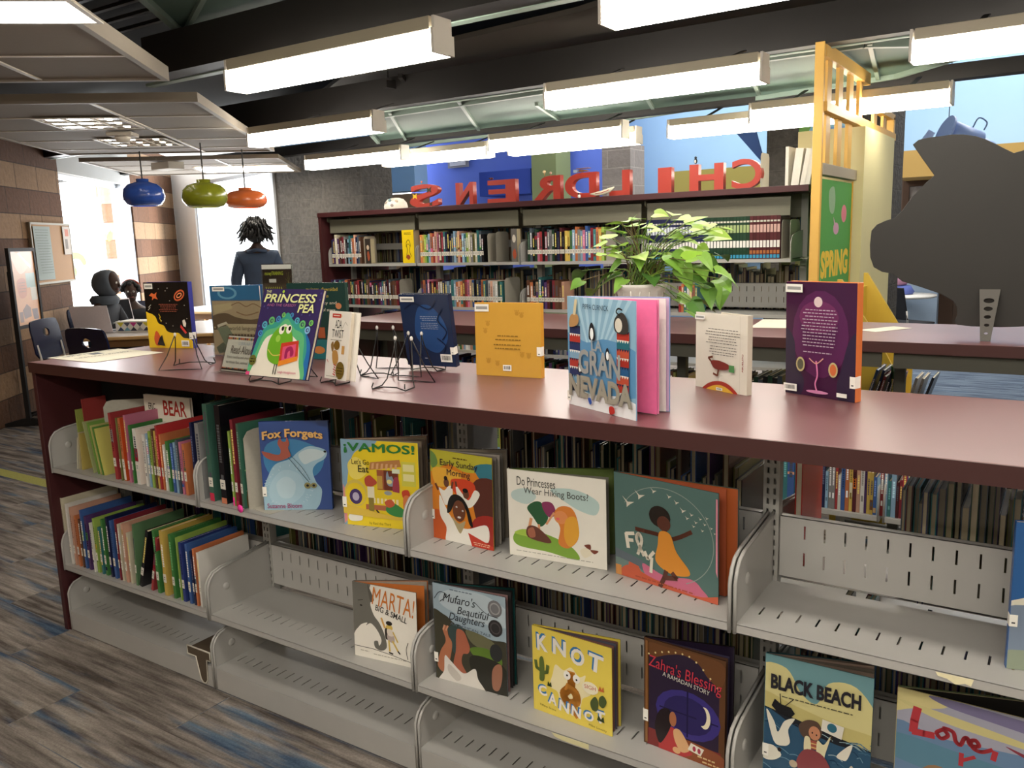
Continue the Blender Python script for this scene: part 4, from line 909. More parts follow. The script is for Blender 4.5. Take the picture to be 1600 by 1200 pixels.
def fan(px0, z, items, group, where, y=.022, lean=0):
    """spine-out picture books given by pixel of the left edge on the shelf front"""
    names = [i[1] for i in items]; mh = sum(i[3] for i in items)/len(items)
    sizes = ['short' if i[3] < mh-.03 else 'tall' if i[3] > mh+.03 else 'slim' if i[2] < .008 else 'thick' if i[2] > .016 else '' for i in items]
    for k, (px, cn, th, h, kw) in enumerate(items):
        kw = dict(kw); x = XP(px, y, z+.01); yy = y+kw.pop('dy', 0); ln = kw.pop('lean', lean); dep = kw.pop('dep', .215); col = kw.pop('col', PALN[cn]); art = kw.pop('art', None)
        t = empty('book', (x, yy, z+(th*math.sin(ln) if ln > 0 else 0)+.0004), rot=(0, ln, kw.pop('rz', 0))); tag(t, book_label(k, names, sizes, where), 'book', group)
        A, B_, C = MB(), MB(), MB(); kw.setdefault('lz', .05); kw.setdefault('lh', .032)
        spine_book(None, (0, 0, 0), th, dep, h, col, parts=(A, B_, C), rs=random.Random(k*7+int(px)), **kw)
        if art: art.put(A, dep, h, Matrix.Translation((th+.0002, 0, 0)) @ Matrix.Rotation(math.pi/2, 4, 'Z'))
        cv_ = A.build('cover', GLOSS, t); B_.build('page_block', MATTE, t)
        if C.f: C.build('spine_label', MATTE, cv_)
a1 = Art('#c23a3a'); a1.E('#c9a0b8', .25, .3, .13, .16); a1.E('#7a3a3a', .25, .3, .08, .1); a1.E('#c9a0b8', .6, .28, .12, .15)
a2 = Art('#d4562a'); a2.T('#e8b030', 'Th', .1, .18, .45, .32); a2.B('#b03a20', (.2, .4), (.6, .35), (.5, .6)); a2.B('#e8c840', (.5, .6), (.85, .55), (.8, .85), (.6, .8))
a3 = Art('#e9dcd0'); a3.R('#8a6a54', .2, .2, .5, .35); a3.R('#b0503c', .2, .72, .55, .9)
fan(0, ZU, [(181, 'red', .016, .25, dict(lean=-.03)), (190, 'olive', .006, .235, {}), (193, 'orange', .014, .235, dict(art=a2, lean=-.02, dy=.004)), (203, 'pink', .01, .25, {}), (209, 'green', .008, .215, {}),
    (215, 'white', .02, .205, dict(art=a3)), (229, 'white', .012, .19, dict(art=None)), (235, 'light blue', .01, .195, {}), (239, 'lime', .011, .205, {}), (244, 'brown', .01, .215, {}), (248, 'yellow', .01, .21, {}), (251, 'red', .01, .23, dict(art=a1)),
    (256, 'orange', .009, .2, {}), (260, 'white', .011, .165, {}), (265, 'green', .014, .18, {}), (272, 'blue', .012, .175, {}), (277, 'light blue', .009, .18, {}), (281, 'slate', .01, .19, {}), (286, 'pink', .01, .185, {}), (291, 'orange', .013, .18, dict())], gU, 'upper shelf, leftmost bay')
# oversize title standing behind, and grey bookend behind the red books
def board_book(t, w, h, th, art, spine='#dddddd', M0=None):
    M0 = M0 or Matrix()
    b = MB(); b.box((0, 0, 0), (w, .0022, h), lin(spine), M0); art.put(b, w, h, M0 @ Matrix.Translation((0, -.0003, 0))); b.build('front_cover', GLOSS, t)
    b = MB(); b.box((.002, .0024, .003), (w-.003, th-.0024, h-.003), lin('#e6dcc4'), M0); b.build('page_block', MATTE, t)
    b = MB(); b.box((0, th-.0022, 0), (w, th, h), lin(spine), M0); b.box((-.001, 0, 0), (0, th, h), lin(spine), M0); b.build('back_cover', GLOSS, t)
p = at(218, 681, 'y', .125); q = at(304, 668, 'y', .2)
a = Art('#e4dccb'); a.T('#1c1a18', 'ERIC', .09, .1, .24, .18, bold=.02); a.T('#1c1a18', 'CARLE', .09, .2, .24, .26, bold=.02); a.T('#a83228', 'BEAR', .42, .05, .92, .24, bold=.02); a.T('#c05030', '1 C 3', .62, .34, .95, .5, bold=.02)
a.B('#1d1815', (.25, .75), (.3, .55), (.38, .6), (.42, .5), (.5, .52), (.58, .48), (.68, .58), (.8, .5), (.95, .6), (.95, .8), (.5, .85)); a.R('#1f5a4a', .3, .74, 1, .86)
t = empty('book', (XP(214, .12, .95), .15, ZU+.0005), math.radians(4)); tag(t, 'tall white book with red BEAR lettering behind the upper left row', 'book'); board_book(t, .25, .30, .012, a, '#ece6da')
t_ = bookend((XP(186, .15, .8), .10, ZU), -.9, .27, .2, '#a9a597', 'grey metal bookend behind the red and orange books')
# second bay, left of the fox book
MO = Art('#3c6a58'); MO.B('#4a86b8', (.15, .3), (.6, .25), (.95, .35), (.9, .6), (.4, .65), (.1, .5)); MO.T('#e8902a', 'Mo', .3, .18, .85, .32, bold=.04, outline='#1a1a1a'); MO.E('#d88a30', .5, .42, .12, .06); MO.E('#5a7ad0', .42, .5, .12, .06)
MO.S('#7fae78', .02, (.05, .55), (.3, .7), (.6, .75), (.95, .85), curve=True); MO.S('#a8c8a0', .012, (.05, .8), (.4, .6), (.9, .9), curve=True); MO.B('#6a5a38', (.1, .7), (.35, .85), (.3, 1), (.05, 1)); MO.E('#c89040', .8, .93, .1, .05)
fan(0, ZU, [(306, 'navy', .011, .26, dict(tip=(.035, '#e0378f'))), (314, 'grey', .02, .26, dict(tip=(.02, '#c8c8c8'))), (329, 'dark green', .022, .33, dict(col='#3b6d5c', tip=(.028, '#c8324e'), dep=.25)), (347, 'black', .026, .33, dict(col='#15151c', dep=.25, tip=(.02, '#c87a5a'))),
    (365, 'lime', .008, .25, dict(tip=(.03, '#ff3aa0'))), (370, 'crimson', .013, .29, dict(tip=(.02, '#b03048'))), (379, 'green', .014, .28, dict(col='#47705c', art=MO, dep=.24, rz=math.radians(-12), dy=.0))], gU, 'upper shelf, second bay before bookend')
b = MB(); b.lathe([(.0, 0), (.013, 0), (.013, .001), (0, .001)], 20, M=Matrix.Translation((XP(377, 0, ZU+.005), -.003, ZU+.008)) @ Matrix.Rotation(math.pi/2, 4, 'X'), col=lin('#ff3fa8')); tag(b.build('sticker_dot', MATTE), 'hot pink round sticker on the shelf edge below the green book', 'sticker')
bookend((XP(393, .03, ZU+.01), .02, ZU), -.12, .26, .22, '#b9b4a6', 'tall grey bookend between the green book and the fox book')
# lower left shelf
fan(0, Z2, [(99, 'dark green', .012, .2, dict(lean=-.03)), (105, 'cream', .014, .27, dict(dep=.24)), (112, 'white', .012, .25, {}), (118, 'peach', .011, .24, {}), (124, 'orange', .012, .21, {}), (130, 'brown', .009, .2, {}), (134, 'blue', .012, .24, {}), (140, 'purple', .014, .22, {}),
    (149, 'white', .008, .2, dict(dy=-.004)), (153, 'lime', .012, .22, {}), (160, 'teal', .012, .19, {}), (166, 'green', .012, .225, {}), (174, 'navy', .011, .24, {}), (180, 'blue', .013, .23, {}), (188, 'crimson', .008, .24, {}), (192, 'cream', .01, .225, {}), (198, 'peach', .012, .23, {}), (205, 'cream', .009, .2, {})], gL, 'lower shelf, leftmost bay', lean=0)
fan(0, Z2, [(213, 'green', .009, .24, dict(col='#5f8a5a', lean=.05)), (218, 'black', .016, .24, dict(lean=.32)), (236, 'red', .012, .22, dict(lean=.28, tip=None)), (247, 'green', .015, .24, {}), (258, 'yellow', .018, .245, {}), (272, 'green', .014, .24, {}), (283, 'lime', .006, .235, {}), (287, 'navy', .014, .22, dict(col='#223a8a')), (297, 'blue', .012, .22, {}), (304, 'navy', .008, .2, {}), (308, 'orange', .009, .21, {}), (314, 'white', .01, .2, {})], gL, 'lower shelf, right half of leftmost bay', lean=0)
# ================================================================== FACE-OUT BOOKS
def dbook(label, z, x, y, yaw, tilt, w, h, art, spine='#888888', a=0, back_in='#d8cdb8', back_out=None, block=.006, pages='#ddd2bc', sheets=(), right=False, sticker=None, gloss=None, group=None, marks=None, wb=None, dz=.0006):
    """standing picture book. yaw/tilt in degrees; a = opening angle of the far cover"""
    t = empty('picture_book', (x, y, z+dz+(0 if tilt >= 0 else .0)), rot=(math.radians(-tilt), 0, math.radians(yaw))); t.rotation_mode = 'XYZ'
    # rotation order: tilt about local x first, then yaw about z
    tag(t, label, 'book', group); g = gloss or GLOSS; bt = .0026; wb = wb or w
    b = MB(); b.box((0, 0, 0), (w, bt, h), lin(spine)); art.put(b, w, h, Matrix.Translation((0, -.0003, 0)))
    b.face([(0.001, bt+.0002, .001), (0.001, bt+.0002, h-.001), (w-.001, bt+.0002, h-.001), (w-.001, bt+.0002, .001)], lin(back_in)); fc_ = b.build('front_cover', g, t)
    if not right: H = Matrix()
    else: H = Matrix.Translation((w, 0, 0)) @ Matrix.Diagonal((-1, 1, 1, 1))
    def rotm(ang, off=0): return H @ Matrix.Translation((0, off, 0)) @ Matrix.Rotation(math.radians(ang), 4, 'Z')
    pc = lin(pages); b = MB(); mw = w-.004
    if a:
        b.box((.002, bt+.0005, .003), (mw, bt+block, h-.003), pc, H)
    else:
        b.box((.002, bt+.0005, .003), (mw, bt+block, h-.003), pc, H)
    b.build('page_block', MATTE, t)
    if sheets:
        for fr, col in sheets:
            b = MB(); b.box((.004, 0, .003), (mw, .0012, h-.003), lin(col), rotm(a*fr, bt+block)); b.build('page', MATTE, t)
    b = MB(); M = rotm(a, bt+block+.001); b.box((0, 0, 0), (wb, bt, h), lin(back_out or spine), M)
    q = [M @ Vector(p) for p in ((.002, -.0002, .002), (wb-.002, -.0002, .002), (wb-.002, -.0002, h-.002), (.002, -.0002, h-.002))]
    b.face(q, lin(back_in)); b.build('back_cover', g, t)
    b = MB(); b.box((-.0012, -.0002, 0), (.0004, bt+block+bt+.001, h), lin(spine), H); b.build('spine', g, t)
    if sticker:
        b = MB(); s0, s1 = sticker; b.box((-.0018, -.0042, h*s0), (.012, -.0038, h*s1), lin('#efece2'), H); b.box((-.0018, -.004, h*s0), (-.0012, bt+block, h*s1), lin('#efece2'), H)
        b.box((.002, -.0044, h*(s0+.02)), (.008, -.0042, h*(s0+.03)), lin('#333333'), H); b.build('spine_label', MATTE, fc_)
    return t
def barcode(A, x0, y0, x1, y1, seed=3):
    A.R('#f1efe8', x0, y0, x1, y1); q = random.Random(seed); x = x0+(x1-x0)*.1
    while x < x1-(x1-x0)*.12:
        w = q.uniform(.002, .007); A.R('#2a2a2a', x, y0+(y1-y0)*.18, x+w, y1-(y1-y0)*.25); x += w+q.uniform(.003, .007)
    return A
def tagsticker(A, x0, y0, x1, y1):
    A.R('#eceae2', x0, y0, x1, y1); A.R('#9a9a96', x0+(x1-x0)*.1, y0+(y1-y0)*.3, x1-(x1-x0)*.1, y1-(y1-y0)*.3); return A
ZK = ZT
# ---- space book
A = Art('#131110'); A.B('#e8c22a', (-.05, .5), (.08, .47), (.2, .52), (.26, .62), (.38, .66), (.44, .74), (.56, .77), (.7, .77), (.8, .84), (.95, .86), (1.05, .95), (1.05, 1.1), (-.05, 1.1))
A.lines('#8a4a3a', .3, .75, (.33, .355, .385, .41, .435), .012); A.E('#c9603a', .8, .2, .13, .075, -.4); A.E('#131110', .8, .2, .1, .05, -.4); A.E('#e08a5a', .8, .2, .07, .035, -.4); A.E('#131110', .8, .2, .045, .018, -.4)
A.P('#d86a3a', (.12, .2), (.18, .16), (.24, .18), (.3, .15), (.28, .21), (.31, .26), (.23, .24), (.18, .27), (.19, .22)); A.P('#e8e0d0', (.82, .58), (.87, .56), (.9, .62), (.88, .68), (.83, .66)); A.P('#d8403a', (.78, .64), (.9, .76), (.86, .78), (.76, .68))
A.S('#e8c22a', .012, (.3, .48), (.33, .53), (.31, .54), (.34, .6)); A.S('#d8d0c0', .008, (.08, .38), (.14, .34)); A.S('#d8d0c0', .008, (.07, .42), (.12, .38)); A.B('#c9542a', (.14, .86), (.2, .74), (.27, .8), (.3, .94), (.18, .96)); A.P('#15120f', (.2, .95), (.27, .84), (.33, .8), (.35, .9), (.38, .97))
for x, y in ((.35, .1), (.5, .13), (.55, .09), (.58, .28), (.9, .35), (.45, .62), (.6, .66), (.35, .58), (.93, .55)): A.E('#e8e0d0', x, y, .007, .006)
tagsticker(A, .03, .02, .22, .1); barcode(A, .76, .88, .93, .97)
dbook('black space themed book with yellow bottom standing at the far left of the counter', ZK, .061, .439, 14.2, 0, .226, .275, A, '#3b3f96', block=.018, right=True, sticker=(.14, .24), back_in='#3b3f96')
# ---- the princess and the pea
A = Art('#3b2f5e')
for i in range(26): q = rnd.random(), rnd.random(); A.E('#4c4580', q[0], q[1], .014, .012)
A.B('#3f9e8e', (-.02, 1.05), (.02, .8), (.08, .55), (.2, .42), (.38, .36), (.5, .27), (.62, .36), (.82, .42), (.92, .6), (.97, .85), (.97, 1.05)); A.B('#2c6fb0', (.9, 1.05), (.93, .7), (.86, .5), (.97, .62), (1.0, .85), (1.0, 1.05))
A.B('#62b87e', (.05, 1.05), (.09, .72), (.18, .5), (.36, .44), (.5, .34), (.66, .45), (.83, .52), (.89, .75), (.91, 1.05)); A.B('#efe9d8', (.1, 1.06), (.12, .8), (.2, .58), (.36, .5), (.5, .4), (.64, .52), (.78, .62), (.84, .82), (.86, 1.06))
for x, y, r, c in ((.14, .42, .045, '#58b0c8'), (.25, .37, .05, '#6cc070'), (.36, .35, .04, '#4a90c8'), (.68, .36, .04, '#58b0c8'), (.78, .4, .05, '#6cc070'), (.88, .46, .045, '#86b8e0'), (.1, .52, .04, '#4a90c8'), (.92, .38, .035, '#7cc860'), (.44, .3, .03, '#7cc860'), (.58, .3, .03, '#4a90c8')): A.E(c, x, y, r, r*.95); A.E('#3b2f5e', x, y, r*.55, r*.5); A.E(c, x+.004, y, r*.3, r*.3)
A.B('#6fae2c', (.3, .56), (.42, .44), (.6, .46), (.68, .6), (.66, .8), (.5, .86), (.34, .82), (.28, .7)); A.E('#f4f0e0', .46, .47, .045, .05); A.E('#1b1b1b', .475, .455, .022, .026); A.E('#f4f0e0', .58, .46, .045, .05); A.E('#1b1b1b', .59, .45, .022, .026); A.E('#9ccc50', .43, .57, .04, .04)
A.P('#c8402e', (.5, .62), (.78, .58), (.82, .78), (.52, .86)); A.P('#e0567a', (.54, .66), (.75, .62), (.77, .76), (.56, .81)); A.B('#a02a5a', (.6, .78), (.6, .68), (.68, .65), (.73, .7), (.73, .75), (.69, .76), (.67, .7), (.64, .72), (.64, .78)); A.P('#e88a30', (.52, .82), (.82, .75), (.82, .8), (.52, .88))
A.S('#1b1b1b', .012, (.46, .86), (.46, .97)); A.S('#1b1b1b', .012, (.5, .86), (.5, .97)); A.S('#d8c860', .012, (.3, .7), (.4, .76), (.52, .75), curve=True)
A.T('#e9eaa6', 'THE', .06, .02, .15, .05); A.T('#e9eaa6', 'PRINCESS', .05, .06, .93, .16, bold=.02, shear=.15); A.E('#a8c83a', .36, .035, .018, .018); A.T('#b56a9a', 'AND THE GREEDY', .12, .175, .62, .205); A.T('#e9eaa6', 'PEA', .66, .175, .93, .27, bold=.02, shear=.15)
A.T('#d0507a', 'Leigh Hodgkinson', .54, .925, .84, .96); A.E('#6b6a30', .07, .83, .06, .06); A.lines('#1b1b14', .03, .11, (.81, .84), .012); A.R('#e0508a', -.0, .96, .06, 1); 
dbook('the princess and the pea book leaning on a black easel', ZK+.012, 1.151, .054, 0.5, 21, .262, .282, A, '#2f2750', block=.008, back_in='#e8e0d0', sticker=None)
# ---- ada twist style slim book
A = Art('#e9e3d8'); A.R('#c03a30', .15, .04, .55, .1); A.P('#e0b080', (.55, .04), (.62, .07), (.55, .1)); A.lines('#f0e0d0', .2, .5, (.06,), .015); A.T('#2a2a2e', 'ADA', .32, .13, .62, .25); A.T('#2a2a2e', 'TWIST', .2, .27, .74, .39); A.lines('#8a8478', .15, .7, (.42,), .012)
A.S('#b0a898', .015, (.6, .3), (.8, .15), (.9, .2)); A.B('#8a6a3a', (.2, .5), (.3, .45), (.35, .55), (.28, .6)); A.E('#7a5a20', .48, .5, .14, .07); A.B('#b88a4a', (.3, .6), (.5, .58), (.6, .7), (.5, .8), (.35, .75)); A.R('#c89858', .72, .5, .85, .62)
for k in range(5): A.S('#c04a40', .03, (.4+.03*(k % 2), .78+k*.035), (.52-.03*(k % 2), .8+k*.035))
A.E('#6e5a22', .72, .86, .2, .13); A.lines('#3a2e10', .58, .86, (.82, .86, .9), .01); A.lines('#9a9284', .1, .7, (.955,), .01)
A.S('#c86a5a', .02, (.1, .72), (.16, .76)); 
dbook('slim white ada twist book standing beside the princess book', ZK+.012, 1.435, .113, -11.8, 10, .112, .204, A, '#e6e0d4', a=4, block=.012, back_in='#f0ece2', wb=.125, sheets=((.5, '#efe9dc'), (1.8, '#1d1c1a'), (2.4, '#efe9dc')))
# ---- navy back cover on easel
A = Art('#1d2c4a'); A.B('#23487c', (.35, .2), (.6, .15), (.85, .35), (.9, .6), (.7, .8), (.45, .75), (.25, .55)); A.lines('#8a9ab4', .38, .75, (.3, .325, .35, .39, .415, .44, .465), .008)
for P_ in (((.1, .2), (.3, .12), (.6, .2), (.75, .08)), ((.85, .2), (.75, .35), (.9, .5), (.8, .62)), ((.05, .5), (.2, .6), (.15, .75), (.35, .85)), ((.7, .6), (.85, .7), (.8, .8))): A.S('#15203a', .02, *P_, curve=True)
tagsticker(A, .03, .03, .32, .1); barcode(A, .72, .82, .95, .93, 5); A.lines('#9aa4b4', .4, .46, (.88,), .01)
dbook('navy blue book turned backwards on a wire easel, middle of the counter', ZK+.012, 1.504, .421, 5.3, -8.1, .186, .235, A, '#1b2440', block=.014, right=True, sticker=(.18, .28), back_in='#1b2440')
# ---- yellow back cover
A = Art('#cc9c3e')
for x, y in ((.2, .29), (.16, .39), (.65, .14), (.72, .17), (.72, .7), (.82, .71), (.2, .8), (.34, .83)): A.E('#b98a34', x, y, .03, .03); [A.E('#b98a34', x+dx, y-.035, .01, .012) for dx in (-.025, 0, .025)]
A.lines('#8a6a2a', .3, .72, (.44, .49), .014, 2); A.lines('#8a6a2a', .28, .72, (.56, .61), .014, 4); tagsticker(A, .01, .02, .23, .12); barcode(A, .43, .84, .56, .92, 7)
dbook('plain mustard yellow book back cover standing on the counter', ZK, 1.795, .401, 5.1, 1.0, .223, .222, A, '#d89c34', block=.012, right=True, sticker=(.3, .42), back_in='#d89c34')
# ---- la gran nevada
A = Art('#8db4cc')
for k in range(7): A.P('#a9cbdc', (.45+.03*k-.12, .5), (.1+.14*k, -.05), (.16+.14*k, -.05), (.47+.03*k-.12, .5))
A.B('#5f93bd', (-.05, .35), (.3, .4), (.6, .35), (1.05, .45), (1.05, .8), (-.05, .8)); A.R('#e9ecee', 0, .86, 1, 1); A.B('#e9ecee', (-.05, .9), (.2, .84), (.45, .89), (.7, .83), (1.05, .88), (1.05, 1.1), (-.05, 1.1))
for x0, cs in ((.03, ('#2b3560', '#b33a30', '#2b3560', '#7fa4c0', '#a83a30', '#2b3560', '#7fa4c0', '#2b3040')), (.76, ('#b33a30', '#2a6a78', '#b8503a', '#a33228', '#2a5a88', '#b8503a', '#a33228', '#333a5a'))):
    for i, c in enumerate(cs):
        A.R(c, x0, .26+i*.075, x0+.17, .26+(i+1)*.075)
        for j in range(5): A.P('#e8e4d8' if i % 2 else '#26304a', (x0+j*.034, .26+i*.075), (x0+.034+j*.034, .26+i*.075), (x0+.017+j*.034, .285+i*.075))
A.B('#b58a5a', (.06, .27), (.08, .17), (.17, .15), (.21, .19), (.18, .25)); A.P('#d8c8a0', (.12, .16), (.15, .02), (.19, .02), (.16, .16)); A.B('#3c3a38', (.76, .27), (.74, .17), (.84, .1), (.92, .16), (.92, .27)); A.E('#d8d2c4', .8, .21, .05, .06); A.S('#2c2a28', .015, (.82, .13), (.77, .1), (.8, .07), (.85, .08), curve=True)
for x, y, s in ((.41, .29, .07), (.64, .47, .05), (.22, .62, .05)): A.B('#23262c', (x-s*.6, y+s), (x-s*.5, y-s*.5), (x, y-s*1.1), (x+s*.5, y-s*.5), (x+s*.7, y+s)); A.E('#eef0f0', x, y+s*.3, s*.38, s*.75)
A.T('#23384c', 'PIPPA CURNICK', .28, .055, .66, .1, bold=-.0); A.T('#9aa0a2', 'LA', .4, .36, .56, .46, bold=.02); A.T('#9a9c9a', 'GRAN', .2, .46, .82, .68, bold=.03); A.T('#9a9688', 'NEVADA', .04, .7, .98, .9, bold=.03, outline='#8a8678'); A.B('#2c50a0', (.34, .9), (.38, .89), (.4, .93), (.37, .95)); A.B('#b03028', (.66, .93), (.72, .92), (.74, .97), (.67, .99))
dbook('la gran nevada picture book standing open with pink endpaper', ZK, 2.279, .125, -25.4, 0, .259, .268, A, '#8fb4d0', a=27, back_in='#c9a8c8', back_out='#7d94c0', block=.003, pages='#e6e2dc', sheets=((.55, '#e0699a'), (.62, '#e98ab4'), (.9, '#d9d4d0')), sticker=(.04, .13))
# ---- white back cover with small acrobat
A = Art('#e3dccb'); A.lines('#5a5650', .2, .88, (.2, .235, .27, .305, .34, .375), .008, 5); A.lines('#5a5650', .3, .85, (.42, .455, .49, .52), .008, 8); A.B('#a3362a', (.22, 1.02), (.26, .94), (.42, .88), (.6, .87), (.76, .92), (.84, 1.02)); A.B('#d9a83a', (.28, 1.02), (.34, .96), (.5, .92), (.66, .94), (.78, 1.02))
A.B('#7a3028', (.35, .62), (.5, .6), (.7, .64), (.68, .7), (.5, .72), (.4, .7)); A.R('#4f8a50', .7, .64, .8, .73); A.S('#6a3a28', .03, (.35, .62), (.3, .58), (.38, .56)); A.S('#6a3a28', .03, (.5, .72), (.48, .8), (.4, .78)); tagsticker(A, .02, .03, .22, .09); barcode(A, .46, .955, .58, .99); A.T('#8a2a24', 'ABUELITO', .835, .58, 1.085, .605, rot=-math.pi/2, bold=.03); A.S('#cfc6b2', .006, (.91, 0), (.91, 1))
dbook('small white book back cover with a tiny tumbling figure', ZK, 2.471, .482, -26.5, 0, .187, .202, A, '#d8d0bd', block=.010, right=True, a=9, back_in='#c9bfa8', wb=.13)
# ---- purple back cover
A = Art('#3d1736'); A.E('#54204a', .5, .45, .4, .38); A.E('#6a2a55', .48, .3, .28, .14); A.E('#d8c2c0', .47, .17, .06, .045); A.B('#2e2238', (-.02, .45), (.12, .5), (.16, .7), (.28, .88), (.2, 1.02), (-.02, 1.02)); A.B('#2e2238', (1.02, .45), (.9, .5), (.82, .7), (.75, .88), (.8, 1.02), (1.02, 1.02))
A.lines('#b9a0b0', .24, .76, tuple(.235+.028*k for k in range(12)), .008, 6); A.lines('#b9a0b0', .28, .7, (.6,), .008); A.E('#b8a878', .25, .72, .065, .065); A.E('#5a5848', .25, .72, .045, .048); A.E('#b8a878', .72, .74, .065, .065); A.E('#c86a3a', .72, .74, .045, .05); A.S('#e080b0', .02, (.48, .68), (.5, .8), (.47, .88), (.5, .95), curve=True); A.S('#d8a090', .014, (.38, .66), (.48, .7), (.58, .65), curve=True); A.E('#c880a8', .5, .95, .16, .015)
tagsticker(A, .02, .02, .27, .09); barcode(A, .0, .905, .2, .97, 9); A.R('#e8e4dc', .78, .93, .92, .965)
dbook('dark purple book with orange spine and moon on its back cover', ZK, 2.711, .488, -21.6, -1.5, .197, .284, A, '#d9763a', block=.016, right=True, sticker=(.12, .22), back_in='#3d1736')
# ---- blue book behind the world languages sign
A = Art('#2a5f86')
for y in (.12, .42, .72): A.E('#5a90ac', .35, y, .2, .1); A.E('#2a5f86', .35, y, .15, .07)
tagsticker(A, .05, .02, .3, .09)
dbook('blue picture book behind the world languages sign', ZK, .34, .555, 14, 0, .24, .255, A, '#2c5c94', a=10, block=.01, back_in='#2c5c94')
# ---- dark green book behind the princess book
A = Art('#1e3f3a'); A.T('#c8b04a', 'mujeres, diversidad', .34, .06, .88, .12); A.T('#c8b04a', 'poder del cuento', .34, .15, .72, .2); A.T('#d8d4c0', 'diversity and', .4, .24, .85, .29); A.T('#d8d4c0', 'power of story', .4, .33, .82, .38); A.E('#c8845a', .88, .3, .05, .04); A.R('#7a9a58', .3, .55, .42, .68); A.R('#b8603a', .5, .58, .62, .72); A.B('#2c7a80', (.2, .8), (.6, .74), (.95, .82), (.95, 1), (.2, 1)); A.E('#d88a4a', .5, .88, .1, .05); A.E('#d8c84a', .75, .92, .07, .04)
dbook('dark green book standing behind the princess and ada books', ZK, .93, .44, 12, 0, .245, .275, A, '#1e3f3a', block=.012, a=3, right=True, sticker=(.18, .28))
# ================= upper shelf face-outs
A = Art('#35508e'); A.B('#3f7fae', (.1, .25), (.5, .2), (.9, .35), (.8, .6), (.3, .7), (.05, .5)); A.B('#9dbfd0', (.02, 1.02), (0, .8), (.08, .62), (.2, .48), (.42, .42), (.55, .34), (.72, .28), (.95, .33), (.93, .42), (.8, .48), (.74, .56), (.78, .68), (.86, .8), (.7, 1.02))
A.B('#c3d4d8', (.55, .37), (.72, .31), (.93, .35), (.88, .41), (.74, .45), (.62, .48)); A.B('#a9c8d6', (.1, .72), (.3, .55), (.55, .6), (.6, .8), (.35, .95), (.12, .9)); A.B('#b7d0da', (.2, .7), (.35, .62), (.48, .7), (.42, .85), (.25, .85))
for k in range(60):
    an = rnd.uniform(0, 6.28); r = rnd.uniform(.8, 1); x, y = .38+.34*r*math.cos(an), .74+.26*r*math.sin(an); A.S('#c4d8e0', .005, (x, y), (x+.02*math.cos(an), y+.02*math.sin(an)))
A.B('#a85a4a', (.26, .24), (.3, .18), (.33, .22), (.38, .22), (.4, .17), (.43, .24), (.41, .3), (.44, .38), (.35, .42), (.22, .44), (.08, .4), (.02, .33), (.1, .34), (.26, .37), (.3, .32)); A.E('#1a1a1a', .94, .34, .02, .012); A.S('#2c3c50', .008, (.4, .4), (.55, .55), (.68, .68), curve=True); A.E('#8a8458', .66, .72, .05, .035); A.E('#8a8458', .75, .72, .045, .03); A.E('#222222', .66, .72, .02, .014); A.E('#222222', .75, .72, .02, .014); A.S('#2c3c50', .006, (.44, .38), (.6, .52), (.7, .66), curve=True)
A.T('#e2b36a', 'Fox Forgets', .04, .08, .92, .2, bold=.03, outline='#2a2a50', arc=.03); A.T('#9a3a6a', 'Suzanne Bloom', .05, .92, .56, .975, bold=.01)
dbook('fox forgets picture book with a white bear on blue, leaning on bookend', ZU, 1.2, .04, 30, 2, .221, .287, A, '#28407c', block=.008, back_in='#28407c', sticker=(.16, .27))
A = Art('#e9cf2c'); A.B('#86a9c0', (-.05, -.05), (.45, -.05), (.42, .06), (.2, .13), (.1, .3), (.05, .6), (.03, 1.05), (-.05, 1.05)); A.P('#d98a8a', (-.01, .5), (.05, .62), (.04, .95), (-.01, 1)); A.B('#f0dc6a', (.08, .28), (.18, .2), (.3, .26), (.32, .38), (.2, .46), (.1, .42)); A.R('#d4cc50', .78, .22, .96, .5); A.R('#e8e0a0', .8, .25, .94, .33); A.R('#e8e0a0', .8, .36, .94, .44)
A.P('#b8804a', (.38, .25), (.76, .2), (.78, .28), (.36, .34)); [A.P('#d8a878', (.4+.06*k, .26), (.43+.06*k, .255), (.42+.06*k, .32), (.39+.06*k, .325)) for k in range(6)]; A.R('#a05a3a', .46, .33, .74, .56); A.R('#703828', .55, .33, .73, .56); A.R('#d8e0c8', .66, .31, .76, .36); A.B('#8c9aa8', (.58, .4), (.6, .34), (.62, .4), (.66, .4), (.68, .5), (.6, .5)); A.E('#e8d890', .62, .46, .035, .025); A.R('#c8a04a', .46, .4, .53, .55); A.B('#a04050', (.68, .42), (.74, .42), (.74, .6), (.66, .58))
A.B('#e8cc30', (.08, .6), (.35, .56), (.8, .6), (.8, .8), (.1, .78)); A.E('#d8c058', .17, .62, .15, .16); A.E('#e8cc30', .17, .63, .13, .13); A.E('#4a3a6a', .17, .66, .085, .09); A.E('#b8b0c8', .17, .66, .045, .05); A.R('#b06a4a', .3, .74, .75, .8); [A.R('#f0e0b0', .4+.05*k, .66, .43+.05*k, .72) for k in range(7)]
A.B('#b8503c', (.3, .44), (.36, .4), (.4, .42), (.46, .48), (.38, .53), (.31, .52)); A.R('#e8e0c0', .33, .53, .42, .66); A.R('#8a7a3a', .34, .66, .41, .82); A.R('#9a4a30', .33, .82, .42, .86); A.B('#3f8a4a', (.56, .78), (.64, .7), (.75, .74), (.85, .82), (.75, .86), (.62, .84)); A.B('#c86040', (.55, .7), (.63, .66), (.68, .72), (.6, .76)); A.B('#c84a30', (.78, .56), (.86, .54), (.88, .62), (.8, .64)); A.B('#d8804a', (.8, .62), (.88, .62), (.9, .8), (.8, .78)); A.E('#9aa0a0', .6, .59, .05, .025)
